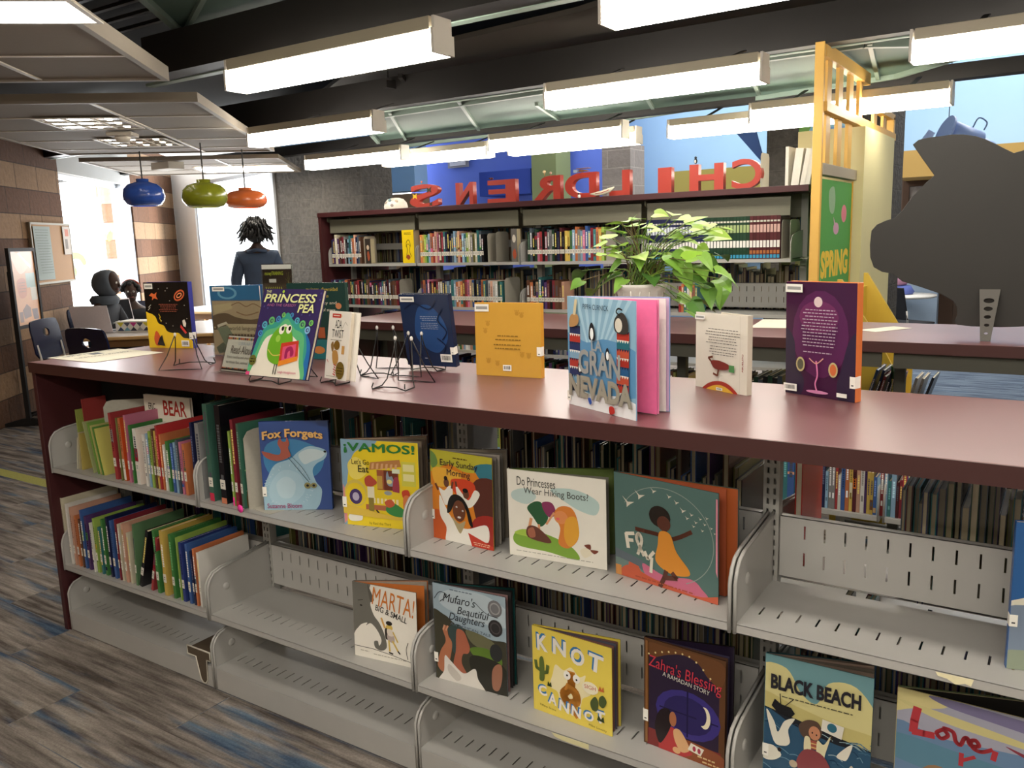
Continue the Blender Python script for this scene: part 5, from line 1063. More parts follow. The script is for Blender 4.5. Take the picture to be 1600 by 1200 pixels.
A.B('#e8e4d8', (.06, .9), (.12, .84), (.18, .87), (.24, .84), (.24, .93), (.1, .95)); A.S('#3a2f28', .02, (.44, .8), (.5, .86)); [A.T('#2f7a3c', '¡VAMOS!', .04+dx, .03+dy, .95+dx, .15+dy) for dx, dy in ((0, 0), (.008, 0), (.004, .004), (.012, .003), (0, .006))]; A.T('#3a3a20', "Let's Go", .14, .22, .37, .28); A.T('#3a3a20', 'Eat', .22, .29, .36, .37, bold=.01); A.T('#8a7a20', 'by Raul the Third', .34, .94, .62, .98); A.B('#d8b84a', (.0, .76), (.3, .8), (.7, .86), (1.05, .84), (1.05, .9), (-.05, .86))
dbook('yellow vamos picture book standing open on the upper shelf', ZU, 1.526, .068, 13.9, 1.4, .253, .262, A, '#8fb0c4', a=24, back_in='#b89a80', back_out='#2a2420', block=.004, pages='#b8a890', sheets=((.3, '#8a7a68'), (.55, '#6a5a4c'), (.8, '#9a8a74')), sticker=(.21, .33))
A = Art('#d9842a'); A.B('#b9b23a', (-.05, -.05), (1.05, -.05), (1.05, .12), (.6, .2), (.3, .14), (-.05, .25)); A.B('#3a7a8a', (.72, .12), (1.05, .08), (1.05, .3), (.85, .28)); A.B('#5a3028', (.7, .3), (1.05, .26), (1.05, .7), (.75, .72)); A.B('#a03028', (.7, .7), (1.05, .66), (1.05, 1.05), (.6, 1.05)); A.B('#c85a28', (-.05, .7), (.3, .72), (.3, 1.05), (-.05, 1.05)); A.B('#e8b040', (.05, .2), (.5, .22), (.4, .35), (.1, .4)); A.B('#d0482a', (.35, .3), (.7, .3), (.7, .5), (.4, .45)); A.B('#6a8a4a', (-.03, .02), (.08, .05), (.12, .15), (.02, .2))
A.B('#ece8de', (.13, .42), (.22, .44), (.3, .38), (.36, .4), (.34, .55), (.24, .6), (.2, .56)); A.B('#ece8de', (.42, .36), (.52, .44), (.62, .5), (.72, .38), (.8, .42), (.68, .56), (.56, .58), (.44, .48)); A.E('#6a4230', .26, .35, .045, .05); A.E('#2a201c', .25, .3, .03, .025); A.E('#6a4230', .58, .44, .05, .05); A.E('#1d1815', .57, .4, .045, .025)
A.B('#ece8de', (.14, .5), (.22, .6), (.3, .7), (.42, .8), (.6, .82), (.9, .74), (.92, .92), (.72, .92), (.7, 1.04), (.25, 1.04), (.24, .85), (.14, .72)); A.B('#b0a078', (.34, .72), (.45, .78), (.56, .74), (.5, .86), (.45, .88)); A.B('#1a1614', (.28, .56), (.34, .48), (.44, .46), (.54, .5), (.62, .6), (.68, .78), (.62, .76), (.56, .6), (.42, .54), (.32, .66), (.26, .68)); A.E('#6b3f2a', .46, .64, .105, .12, .1); A.E('#f0ece4', .42, .6, .014, .01); A.E('#f0ece4', .52, .63, .014, .01); A.E('#e8e0d8', .46, .71, .03, .012); A.E('#1a1614', .42, .6, .006, .006); A.E('#1a1614', .52, .63, .006, .006)
A.S('#6b3f2a', .035, (.12, .44), (.08, .38)); A.S('#6b3f2a', .03, (.35, .4), (.37, .33)); A.S('#6b3f2a', .03, (.43, .37), (.42, .32)); A.P('#c03a28', (.6, .86), (1, .96), (1, 1), (.66, 1)); A.lines('#e8c0a0', .68, .96, (.95, .97), .008)
A.lines('#5a4a20', .38, .62, (.055,), .012); A.T('#2a1d33', 'Early Sunday', .17, .09, .78, .18); A.T('#2a1d33', 'Morning', .28, .19, .66, .28)
dbook('early sunday morning picture book with people in white, standing open', ZU, 1.833, .108, -1.6, 1.1, .215, .258, A, '#b8a040', a=27, back_in='#8a8070', back_out='#26221e', block=.004, pages='#8d867c', sheets=((.2, '#6f6860'), (.4, '#9a9288'), (.62, '#5a544c')), sticker=(.22, .33))
A = Art('#ece8dc'); A.B('#bcd0cc', (.05, .25), (.2, .2), (.3, .28), (.2, .38), (.05, .34)); A.B('#b8d0cc', (.45, .18), (.7, .15), (.92, .25), (.9, .4), (.75, .38), (.6, .3)); A.B('#7fa83e', (.04, .78), (.14, .68), (.4, .7), (.65, .8), (.72, .94), (.4, .9), (.1, .88)); A.B('#a8c850', (.06, .74), (.16, .68), (.38, .71), (.3, .76)); A.B('#2f5c3c', (.2, .42), (.28, .34), (.36, .35), (.42, .5), (.34, .62), (.26, .52)); A.B('#8a3a60', (.36, .34), (.46, .33), (.5, .44), (.44, .5), (.38, .44))
A.S('#d89a70', .03, (.24, .54), (.22, .64)); A.S('#d89a70', .025, (.32, .6), (.32, .66)); A.B('#6a4034', (.2, .64), (.3, .63), (.44, .76), (.4, .8), (.2, .76)); A.B('#a86850', (.2, .68), (.26, .64), (.28, .74), (.22, .76)); A.B('#d8823a', (.48, .46), (.54, .36), (.66, .36), (.72, .5), (.72, .7), (.62, .82), (.52, .78), (.54, .6)); A.E('#e09058', .55, .48, .07, .075); A.B('#e0a43a', (.6, .5), (.7, .46), (.73, .66), (.64, .8), (.58, .7)); A.S('#d89a70', .02, (.48, .44), (.4, .58)); A.B('#e8e0c8', (.74, .82), (.82, .78), (.86, .84), (.78, .9)); A.B('#7a4030', (.78, .76), (.84, .74), (.84, .8)); A.B('#7a4030', (.84, .8), (.92, .8), (.88, .84)); A.E('#e86a6a', .52, .5, .02, .014)
A.T('#4a4a44', 'Do Princesses', .1, .07, .5, .17); A.T('#4a4a44', 'Wear Hiking Boots?', .17, .18, .83, .28); A.lines('#a8a498', .06, .88, (.93,), .008); 
dbook('white do princesses wear hiking boots picture book standing open', ZU, 2.1, .104, 5.4, -.5, .277, .237, A, '#dcd6c6', a=21, back_in='#5d6e2c', back_out='#26301c', block=.004, pages='#cfc8b8', sheets=((.25, '#6d6a60'), (.97, '#55662a')))
A = Art('#54716c'); A.B('#5e6a72', (-.05, .74), (.1, .76), (.28, .8), (.3, .88), (-.05, .86)); A.B('#6f8580', (-.05, .84), (.2, .86), (.35, .95), (.2, 1.05), (-.05, 1.05)); A.B('#c76a86', (.28, .82), (.5, .88), (.75, .84), (.85, .9), (.88, .98), (.4, 1.0)); A.B('#c85f42', (.12, .88), (.4, .94), (.8, .98), (1.05, .92), (1.05, 1.06), (.1, 1.06)); A.P('#c85f42', (.14, .84), (.24, .86), (.3, .98), (.12, .98)); A.P('#d09050', (-.01, .9), (.06, .9), (.06, 1), (-.01, 1))
A.S('#8f9c94', .006, *[(.5+.46*math.cos(t), .5+.44*math.sin(t)) for t in [(-2.6+.1*k) for k in range(38)]])
for x, y, s in ((.14, .26, .06), (.26, .17, .05), (.4, .1, .03), (.55, .12, .025), (.62, .16, .025), (.68, .22, .03), (.72, .28, .02), (.76, .24, .02), (.8, .3, .018), (.84, .26, .016), (.88, .3, .016), (.9, .24, .016), (.94, .32, .014), (.78, .34, .016), (.86, .36, .016), (.97, .36, .012)): A.P('#d9d4c4', (x-s, y-s*.8), (x, y), (x+s*1.1, y-s*.2), (x+s*.3, y+s*.4), (x-s*.2, y+s*.9), (x-s*.25, y+s*.1))
A.E('#241c18', .46, .33, .105, .1); A.E('#5a3226', .5, .385, .065, .07); A.R('#5a3226', .485, .43, .53, .49); A.S('#5a3226', .035, (.22, .5), (.34, .5), (.44, .5), (.54, .52), (.64, .48), (.76, .4), curve=True); A.B('#d98f34', (.46, .47), (.56, .47), (.62, .62), (.74, .76), (.72, .82), (.56, .84), (.42, .76), (.44, .6)); A.S('#5a3226', .04, (.52, .83), (.5, .9), (.46, .99)); A.S('#5a3226', .04, (.58, .83), (.62, .87), (.52, .89))
A.S('#e2dccb', .035, (.12, .57), (.14, .7)); A.S('#e2dccb', .03, (.12, .57), (.2, .55)); A.S('#e2dccb', .03, (.13, .63), (.19, .62)); A.S('#e2dccb', .03, (.24, .74), (.28, .6), (.25, .54), (.23, .6), (.3, .74), curve=True); A.S('#e2dccb', .03, (.31, .7), (.34, .76), (.4, .68)); A.S('#e2dccb', .03, (.38, .74), (.37, .88)); A.lines('#a8503a', .2, .8, (.955,), .012); A.P('#d98a9a', (.985, .05), (1, .05), (1, .75), (.985, .7))
dbook('grey green fly picture book with a girl in an orange dress', ZU, 2.404, .125, -10.8, -1, .288, .264, A, '#44605c', a=9, back_in='#a8552c', back_out='#3a4c48', block=.004, pages='#d8a090', sheets=((.85, '#a04c28'),), wb=.31, sticker=None)
# blue book at the right edge, cut by the frame
A = Art('#2f63a0'); A.B('#e0dcc8', (-.05, .55), (.15, .48), (.3, .44), (.6, .5), (1.05, .45), (1.05, .62), (-.05, .6)); A.B('#7b8a9e', (-.05, .58), (.5, .56), (1.05, .6), (1.05, .9), (-.05, .9)); A.B('#8f9a86', (-.05, .88), (.5, .86), (1.05, .9), (1.05, 1.05), (-.05, 1.05)); A.P('#2c2a28', (.12, .5), (.2, .48), (.3, .54), (.18, .57)); A.R('#e8e2d0', .12, .7, .35, .77)
dbook('blue and grey picture book cut off by the right edge of the photo', ZU, 3.252, .072, 14, 0, .27, .29, A, '#2b5a98', a=6, block=.008, sticker=(.3, .38))
# ================= lower shelf face-outs
A = Art('#ebe6da'); A.B('#6d6b64', (-.05, -.05), (.28, -.05), (.26, .1), (.32, .18), (.28, .26), (.33, .4), (.42, .5), (.5, .66), (.52, .8), (.44, .86), (.34, .84), (.32, .76), (.38, .74), (.4, .8), (.44, .72), (.38, .6), (.28, .52), (.2, .56), (.22, .52), (.12, .56), (.04, .64), (-.05, .7)); A.E('#2c2a26', .13, .3, .02, .012); A.S('#2c2a26', .008, (.08, .24), (.16, .22)); A.B('#5d5b54', (.24, .0), (.3, .1), (.34, .2), (.28, .22)); A.S('#3a3833', .008, (-.02, .86), (.3, .86), (.6, .89), (1.0, .95)); A.B('#ebe6da', (.05, .66), (.12, .6), (.18, .6), (.26, .58), (.28, .8), (.1, .8))
A.S('#d2a45c', .03, (.45, .42), (.5, .54)); A.E('#d2b45c', .57, .53, .055, .045); A.E('#2a2622', .57, .47, .05, .03); A.B('#3a3430', (.5, .56), (.54, .55), (.55, .68), (.51, .68)); A.B('#b8a8a0', (.54, .62), (.64, .63), (.64, .72), (.55, .7)); A.B('#e0d4c4', (.54, .55), (.63, .56), (.63, .63), (.55, .63)); A.S('#d2b45c', .025, (.56, .7), (.57, .84)); A.S('#d2b45c', .025, (.62, .7), (.7, .82)); A.S('#d2b45c', .02, (.63, .58), (.7, .7)); A.S('#2a2622', .02, (.56, .86), (.62, .87)); A.S('#2a2622', .02, (.7, .82), (.73, .85))
A.S('#4a463e', .01, (.86, .68), (.83, .78), (.85, .9), curve=True); A.T('#d07a34', 'MARTA!', .32, .06, .97, .3, rot=.14); A.T('#3c3a36', 'BIG & SMALL', .36, .3, .86, .38, rot=.22, bold=.01); A.lines('#a8a294', .3, .86, (.92,), .01); A.lines('#a8a294', .1, .24, (.9,), .01)
dbook('marta big and small picture book with an elephant trunk, standing open', Z2, 1.559, .041, 7.2, 2.4, .226, .234, A, '#8a877e', a=25, back_in='#c06a2c', back_out='#6a655c', block=.003, pages='#e2dccc', sheets=((.6, '#d0742c'), (.97, '#a89c8c')))
A = Art('#9fb2be'); A.B('#b9c8d0', (.2, .05), (.7, .02), (1.05, .15), (1.05, .3), (.5, .3), (.1, .2)); A.B('#3f3d30', (-.05, .33), (.15, .31), (.3, .38), (.5, .42), (.8, .46), (1.05, .5), (1.05, 1.05), (-.05, 1.05)); A.B('#6b6a4e', (.45, .42), (.7, .44), (.85, .5), (.8, .58), (.55, .55)); A.B('#5d7a2e', (.5, .6), (.72, .56), (.92, .62), (.9, .72), (.62, .7)); A.B('#2c2b24', (.55, .66), (.95, .7), (1.05, .95), (.7, 1.05), (.5, .8))
A.B('#3a4a48', (.2, .44), (.32, .38), (.42, .42), (.4, .6), (.3, .7), (.24, .64), (.22, .54)); A.B('#a8624a', (.33, .43), (.42, .44), (.47, .52), (.5, .6), (.47, .66), (.4, .68), (.38, .78), (.46, .9), (.36, .92), (.26, .82), (.3, .66), (.31, .52)); A.B('#b07050', (.12, .46), (.18, .42), (.2, .52), (.25, .6), (.2, .8), (.12, .92), (.03, .86), (.08, .7), (.16, .58)); A.S('#d09878', .02, (.13, .47), (.15, .42)); A.S('#d09878', .02, (.17, .47), (.2, .42)); A.B('#ddd8d0', (.14, .74), (.22, .78), (.4, .88), (.56, .8), (.6, .9), (.68, 1.05), (.06, 1.05), (.12, .9)); A.B('#c4bdb4', (.2, .82), (.36, .92), (.3, .98), (.18, .9)); A.B('#9a6a54', (.8, .78), (.86, .7), (.93, .7), (.93, .84), (.88, .96), (.8, .95)); A.E('#2f3030', .86, .58, .085, .09)
for c, y, r in (('#77777a', .135, .085), ('#323032', .33, .085)): A.E(c, .86, y, .095, r); A.E('#a0a0a0' if y < .2 else '#4a4648', .86, y, .07, r*.72); A.E(c, .86, y, .055, r*.55)
A.T('#2b2d33', "Mufaro's", .14, .08, .6, .17, shear=.3); A.T('#2b2d33', 'Beautiful', .34, .19, .78, .27, shear=.3); A.T('#2b2d33', 'Daughters', .22, .27, .72, .37, shear=.3); A.S('#2b2d33', .008, (.02, .16), (.1, .08), (.2, .1), (.1, .18), curve=True); A.S('#2b2d33', .007, (.6, .12), (.74, .2), (.9, .22), curve=True); A.lines('#6a7886', .24, .56, (.03,), .01); A.T('#5d6a76', 'AN AFRICAN TALE', .24, .385, .8, .415, rot=.08)
dbook("mufaro's beautiful daughters picture book with silver award seals", Z2, 1.858, .062, 3.8, .6, .237, .288, A, '#5a6672', a=15, back_in='#1d4a48', back_out='#1b1a1a', block=.003, pages='#9a8680', sheets=((.25, '#8a6a68'), (.6, '#2a2626'), (.8, '#141414')), sticker=(.18, .28))
A = Art('#e6cf58'); A.B('#efe3b4', (.26, .5), (.3, .38), (.4, .42), (.5, .36), (.6, .44), (.68, .4), (.66, .52), (.74, .6), (.64, .68), (.6, .8), (.48, .74), (.36, .84), (.32, .7), (.22, .66))
for tx, x0, y0, x1, y1, r in (('K', .06, .08, .2, .27, -.02), ('N', .27, .08, .44, .26, .02), ('O', .5, .12, .67, .31, .03), ('T', .72, .12, .9, .32, .1)):
    A.T('#3e7ab0', tx, x0-.015, y0-.02, x1-.015, y1-.02, r, bold=.05); A.T('#3e7ab0', tx, x0-.005, y0-.008, x1-.005, y1-.008, r, bold=.05); A.T('#eee9dd', tx, x0, y0, x1, y1, r, bold=.03)
A.S('#c9822e', .1, (.5, .42), (.5, .56), (.46, .62), (.4, .7), (.46, .78), (.56, .74), (.55, .64), (.46, .6), curve=True); A.S('#d8913a', .09, (.44, .6), (.54, .64), (.56, .74), (.5, .8), (.58, .9), curve=True)
for tx, x0, y0, x1, y1, r in (('C', .07, .68, .18, .8, -.1), ('A', .2, .74, .31, .87, .05), ('N', .34, .78, .47, .91, .1), ('N', .5, .8, .62, .92, .1), ('O', .66, .8, .78, .91, 0), ('T', .8, .75, .92, .89, 0)):
    A.T('#3e7ab0', tx, x0-.012, y0-.015, x1-.012, y1-.015, r, bold=.05); A.T('#eee9dd', tx, x0, y0, x1, y1, r, bold=.03)
A.E('#f2eee4', .45, .46, .045, .05); A.E('#f2eee4', .57, .47, .045, .05); A.E('#1f1f1f', .45, .46, .012, .012); A.E('#1f1f1f', .57, .48, .012, .012); A.B('#5b6b33', (.09, .52), (.09, .38), (.12, .33), (.15, .38), (.15, .6), (.09, .62)); A.S('#5b6b33', .04, (.04, .4), (.05, .48), (.1, .5)); A.S('#5b6b33', .04, (.2, .42), (.19, .5), (.14, .52)); A.B('#4d5a32', (.74, .68), (.8, .6), (.84, .66), (.82, .76), (.76, .76)); A.B('#4d5a32', (.85, .6), (.9, .56), (.94, .62), (.9, .7), (.85, .68)); A.P('#c8683a', (.84, .52), (.86, .46), (.88, .5), (.9, .46), (.91, .52)); A.P('#33401f', (.82, .86), (.84, .8), (.87, .84), (.9, .8), (.91, .87)); A.P('#33401f', (.19, .66), (.2, .6), (.22, .63), (.24, .6), (.25, .66))
A.E('#efe6c8', .74, .52, .1, .07); A.T('#c0504a', 'SIGH', .67, .49, .81, .535); A.T('#6a5a20', 'Tiffany Stone', .08, .905, .3, .935, rot=.06); A.T('#6a5a20', 'Mike Lowery', .72, .94, .94, .97, rot=.05)
dbook('yellow knot cannot picture book on the lower shelf', Z2, 2.187, .066, -2.7, .2, .237, .237, A, '#d8c250', a=11, back_in='#d6c04c', back_out='#cbb644', block=.003, pages='#8a6a5a', sheets=((.3, '#7a5148'), (.6, '#4a4a58'), (.85, '#6b4a46')))
A = Art('#2b1d35'); A.R('#5d3c22', 0, 0, 1, .05); A.R('#5d3c22', 0, 0, .06, 1); A.R('#5d3c22', .93, 0, 1, 1); A.B('#6b4426', (.05, .04), (.3, .03), (.95, .03), (.95, .25), (.8, .2), (.68, .1), (.5, .06), (.3, .1), (.1, .16)); A.E('#3a2f7a', .55, .6, .4, .22); A.E('#2a2158', .55, .6, .3, .17); A.S('#1c1540', .02, (.55, .38), (.55, .8)); A.S('#1c1540', .016, (.2, .6), (.92, .6)); A.E('#e8dcc0', .76, .57, .07, .1); A.E('#2a2158', .72, .56, .065, .09)
A.R('#7a2c2a', .04, .84, .96, 1); A.B('#8a4a2a', (.3, .84), (.96, .86), (.96, 1.02), (.3, 1.02)); A.B('#b13a3a', (.2, 1.02), (.22, .84), (.3, .76), (.42, .78), (.5, .9), (.62, .94), (.5, 1.0), (.4, 1.02)); A.B('#201418', (.14, .8), (.2, .64), (.32, .6), (.36, .7), (.3, .84), (.2, .95)); A.E('#a86a48', .37, .68, .045, .07); A.B('#d8a878', (.38, .78), (.46, .76), (.56, .86), (.58, .92), (.48, .96), (.4, .88)); A.E('#d8a878', .42, .96, .05, .03); A.P('#e4dccb', (.6, .84), (.76, .86), (.72, .93), (.56, .91)); A.E('#a83a50', .64, .885, .02, .025); A.E('#a83a50', .7, .89, .02, .025)
for k in range(11): A.E('#e8d090', .06+.085*k, .14-.09*math.sin(k*.31)+.0*k+(.02*max(0, k-6)**1.3), .011, .009)
A.T('#c83a4a', "Zahra's Blessing", .06, .17, .96, .31, arc=-.0, rot=.09); A.T('#d8d4cc', 'A RAMADAN STORY', .24, .285, .82, .325, rot=.1); A.lines('#d8b880', .68, .9, (.93,), .014); A.lines('#d8b880', .74, .95, (.965,), .014); A.R('#8a5c32', .02, .02, .05, .98)
dbook("dark purple zahra's blessing picture book with a crescent moon", Z2, 2.501, .077, -5, .5, .21, .277, A, '#3a2214', a=20, back_in='#231a2c', back_out='#17120f', block=.003, pages='#3a3040', sheets=((.2, '#4a2c1c'), (.35, '#2a2440')), sticker=(.22, .33))
A = Art('#6f9aa0'); A.B('#d8cf92', (-.05, .1), (.2, .08), (.35, .25), (.5, .3), (.6, .12), (.85, .1), (1.05, .3), (1.05, .55), (.5, .5), (-.05, .42)); A.B('#c9bd7a', (-.05, .3), (.3, .36), (.7, .42), (1.05, .45), (1.05, .6), (-.05, .5)); A.P('#1d222a', (-.01, .42), (.5, .49), (1.01, .56), (1.01, .62), (.5, .58), (-.01, .5)); A.B('#2f5572', (-.05, .46), (.3, .52), (.7, .58), (1.05, .6), (1.05, 1.05), (-.05, 1.05))
for k in range(46):
    x, y = rnd.uniform(-.1, 1), rnd.uniform(.5, 1.0); l = rnd.uniform(.05, .2); A.S(rnd.choice(['#6f97ac', '#9db8c0', '#1e3c58', '#426e8a']), .008, (x, y), (x+l*.5, y-.01), (x+l, y+.02), curve=True)
A.P('#16181c', (.07, .4), (.1, .34), (.16, .37), (.26, .38), (.3, .42), (.26, .46), (.14, .45)); A.S('#16181c', .008, (.16, .38), (.15, .29)); A.S('#16181c', .008, (.2, .38), (.28, .31))
A.B('#e8e4d4', (.02, .44), (.1, .52), (.14, .6), (.2, .5), (.3, .46), (.24, .56), (.26, .66), (.2, .7), (.1, .68)); A.B('#e8e4d4', (.7, .66), (.8, .56), (.84, .55), (.8, .66), (.76, .68)); A.B('#e0dccc', (.0, .74), (.1, .72), (.18, .78), (.1, .84), (0, .84)); A.E('#2c2a30', .16, .74, .02, .018)
A.B('#5a463a', (.34, .5), (.42, .44), (.52, .44), (.56, .52), (.5, .6), (.38, .58)); A.E('#c98a68', .49, .53, .055, .055); A.E('#222222', .47, .53, .007, .008); A.E('#222222', .51, .54, .007, .008); A.R('#a85a4a', .44, .59, .52, .66); A.R('#d8b070', .44, .61, .52, .62); A.R('#d8b070', .44, .64, .52, .65); A.B('#e4dcb4', (.4, .58), (.45, .58), (.46, .7), (.4, .7)); A.B('#e4dcb4', (.52, .58), (.58, .6), (.64, .52), (.6, .66), (.58, .72), (.52, .7)); A.B('#8a4448', (.4, .68), (.58, .69), (.66, .86), (.34, .84)); A.S('#8a4448', .035, (.44, .85), (.43, .98)); A.S('#8a4448', .035, (.56, .86), (.56, .98)); A.S('#4a3a2a', .01, (.65, .55), (.65, .48)); A.P('#e6e2d4', (.56, .4), (.76, .42), (.74, .52), (.55, .49)); A.E('#2f6a80', .65, .45, .045, .035); A.B('#d0c8b8', (.78, .95), (.8, .78), (.84, .7), (.88, .78), (.92, 1), (.78, 1)); A.E('#1a1a1a', .82, .76, .02, .014); A.B('#5d5a40', (-.05, .95), (.3, .9), (.5, .96), (.5, 1.05), (-.05, 1.05)); A.E('#b8a890', .3, .82, .04, .03)
A.T('#23222a', 'BLACK BEACH', .06, .14, .9, .26, rot=.0, bold=.04); A.lines('#4a4838', .16, .84, (.3,), .008)
dbook('black beach picture book with a girl holding a sign by the sea', Z2, 2.789, .096, .6, 1, .227, .30, A, '#5f8a92', a=17, back_in='#8a7a70', back_out='#1f4a52', block=.003, pages='#a8988c', sheets=((.3, '#9a8678'), (.6, '#7f7468'), (.85, '#c0a898')), sticker=(.18, .28))
A = Art('#a8a8b8'); A.B('#d8cc90', (-.05, -.05), (.3, .0), (.3, .08), (.1, .15), (-.05, .2)); A.B('#7d779a', (.25, .0), (1.05, .05), (1.05, .14), (.6, .1), (.3, .06)); A.B('#d2c88c', (.0, .1), (.4, .14), (.8, .2), (1.0, .26), (.7, .24), (.3, .2)); A.B('#6d8aac', (-.05, .32), (.3, .34), (1.05, .36), (1.05, 1.05), (-.05, 1.05)); A.B('#5f8aa0', (-.05, .4), (.4, .42), (1.05, .5), (1.05, .7), (-.05, .6)); A.E('#9a7a5a', .28, .72, .12, .14)
A.S('#b83a42', .055, (.13, .14), (.115, .25), (.11, .345)); A.S('#b83a42', .05, (.11, .345), (.18, .34), (.24, .335)); A.S('#b83a42', .028, (.3, .26), (.26, .3), (.29, .34), (.33, .3), (.3, .25), (.36, .26), (.38, .33), (.41, .35), (.43, .29), (.45, .28), (.47, .33), (.52, .32), (.5, .28), (.47, .3), (.49, .35), (.54, .36), (.6, .32), curve=True); A.S('#b83a42', .035, (.62, .33), (.61, .4)); A.S('#b83a42', .03, (.42, .42), (.42, .52)); A.S('#b83a42', .025, (.42, .48), (.5, .42)); A.B('#8a3a48', (.68, .26), (.75, .3), (.86, .34), (.98, .36), (.86, .31)); A.lines('#8a3a48', .0, .0, (), .01)
dbook('love picture book with red brush lettering at the bottom right', Z2, 3.056, .155, -1, 0, .30, .268, A, '#c8b878', a=17, back_in='#b8ab8c', back_out='#6a7a5a', block=.003, pages='#cfc09a', sheets=((.97, '#161210'),))
# ================================================================== SIGNS ON THE COUNTER
ACR = bpy.data.materials.new('clear_acrylic'); ACR.use_nodes = True
_n = ACR.node_tree.nodes; _k = ACR.node_tree.links; _n.clear(); _o = _n.new('ShaderNodeOutputMaterial'); _m = _n.new('ShaderNodeMixShader'); _t = _n.new('ShaderNodeBsdfTransparent'); _g = _n.new('ShaderNodeBsdfGlossy'); _t.inputs[0].default_value = (.93, .95, .95, 1)
_g.inputs['Roughness'].default_value = .05; _m.inputs[0].default_value = .12; _k.new(_t.outputs[0], _m.inputs[1]); _k.new(_g.outputs[0], _m.inputs[2]); _k.new(_m.outputs[0], _o.inputs[0])
def sign(label, x, y, yaw, tilt, w, h, art, lip=.03, holder=True):
    t = empty('sign_holder', (x, y, ZK+.001), rot=(math.radians(-tilt), 0, math.radians(yaw))); tag(t, label, 'sign')
    b = MB(); art.put(b, w, h, Matrix.Translation((0, -.0002, .004))); b.box((0, 0, .004), (w, .0006, h+.004), lin('#e8e4d8')); b.build('printed_sheet', INK, t)
    b = MB(); b.box((-.004, -.004, 0), (w+.004, -.0022, h+.008)); b.box((-.004, .0012, 0), (w+.004, .003, h+.008)); b.build('acrylic_front', ACR, t)
    b = MB(); T0 = Matrix.Rotation(math.radians(tilt), 4, 'X'); b.box((-.004, -.035, -.001), (w+.004, .06, .002), M=T0); b.build('acrylic_foot', ACR, t)
    return t
A = Art('#b5a281'); A.B('#5b4c38', (-.05, .3), (.25, .22), (.5, .3), (.8, .34), (1.05, .3), (1.05, .46), (-.05, .46)); A.P('#c9b88e', (.02, .08), (.4, .03), (.42, .14), (.04, .24)); A.S('#7a5a3a', .015, (.4, .08), (.55, .03), (.7, .1), (.85, .05), (1, .12), curve=True); A.S('#8a6a48', .02, (.5, .2), (.7, .26), (.95, .2), curve=True); A.R('#4d4434', 0, .46, 1, .53)
for k in range(12): A.R('#b8aa88', .02+k*.085, .475, .05+k*.085, .51)
A.R('#c9bb98', .28, .42, 1, .6); A.T('#3a3226', 'world languages', .33, .46, .97, .56); A.P('#7d8a72', (.08, .5), (.3, .45), (.46, .7), (.24, .82)); A.P('#e0d8c0', (.09, .44), (.28, .38), (.31, .42), (.1, .49)); A.P('#5f6a58', (.05, .86), (.2, .76), (.32, .92), (.1, .98)); A.R('#6a5a42', .3, .66, .95, .7); A.B('#8a7a58', (.4, .75), (.8, .72), (.95, .9), (.5, .95))
for k in range(10): A.R('#4a4032', .32+k*.064, .61, .36+k*.064, .66)
sign('world languages collage sign in a clear holder on the counter', .575, .375, 12.1, 3, .225, .205, A)
A = Art('#e9e3d4')
for k in range(14):
    for yy in (.0, .86): A.R(['#c8503a', '#3a6a78', '#d8b04a', '#a83a40', '#5a4a40', '#c87a3a'][(k*5+int(yy*7)) % 6], k/14, yy+.04, (k+.9)/14, yy+.1)
A.R('#2a2624', 0, .93, 1, .97); A.T('#b9c4cc', 'LIBRARY', .42, .16, .9, .25); A.T('#4a4844', 'Read-Alouds', .2, .27, 1.0, .5); A.T('#6a6862', 'Enjoy reading and sharing', .12, .56, .95, .65); A.T('#6a6862', 'to these fun, animal', .12, .7, .85, .79)
sign('read-alouds sign lying back beside the princess book', .941, .118, -3, 21, .155, .12, A)
A = Art('#141613'); A.T('#c8d83a', 'moneyTRAINING', .08, .075, .7, .13, bold=.01); A.R('#e8e8e0', .22, .16, .46, .2)
for r in range(2):
    for k in range(9): A.S('#b8cc3a', .02, (.1+k*.065-.04*r, .25+.1*r), (.13+k*.065-.04*r, .29+.1*r), (.1+k*.065-.04*r, .33+.1*r))
for k in range(9): A.S('#7a8048', .006, (.88, .2), (.88+.1*math.cos(k*.7), .2+.12*math.sin(k*.7)))
A.B('#c9c8b8', (-.05, .5), (.3, .44), (.66, .46), (.66, .85), (-.05, .85)); A.B('#6a7a4a', (0, .5), (.2, .48), (.15, .62), (0, .66)); A.E('#9a6a50', .4, .6, .1, .09); A.E('#3a2a22', .38, .52, .1, .05); A.R('#a9c23a', .64, .46, 1, .85); A.lines('#6a7a30', .68, .95, (.5, .56, .6, .64), .01, center=False); A.R('#e8e8e0', 0, .85, 1, 1)
A.R('#e8e8e0', 0, 0, 1, .05); sign('small money training sign standing behind the princess book', .725, .50, 9, 2, .14, .335, A)
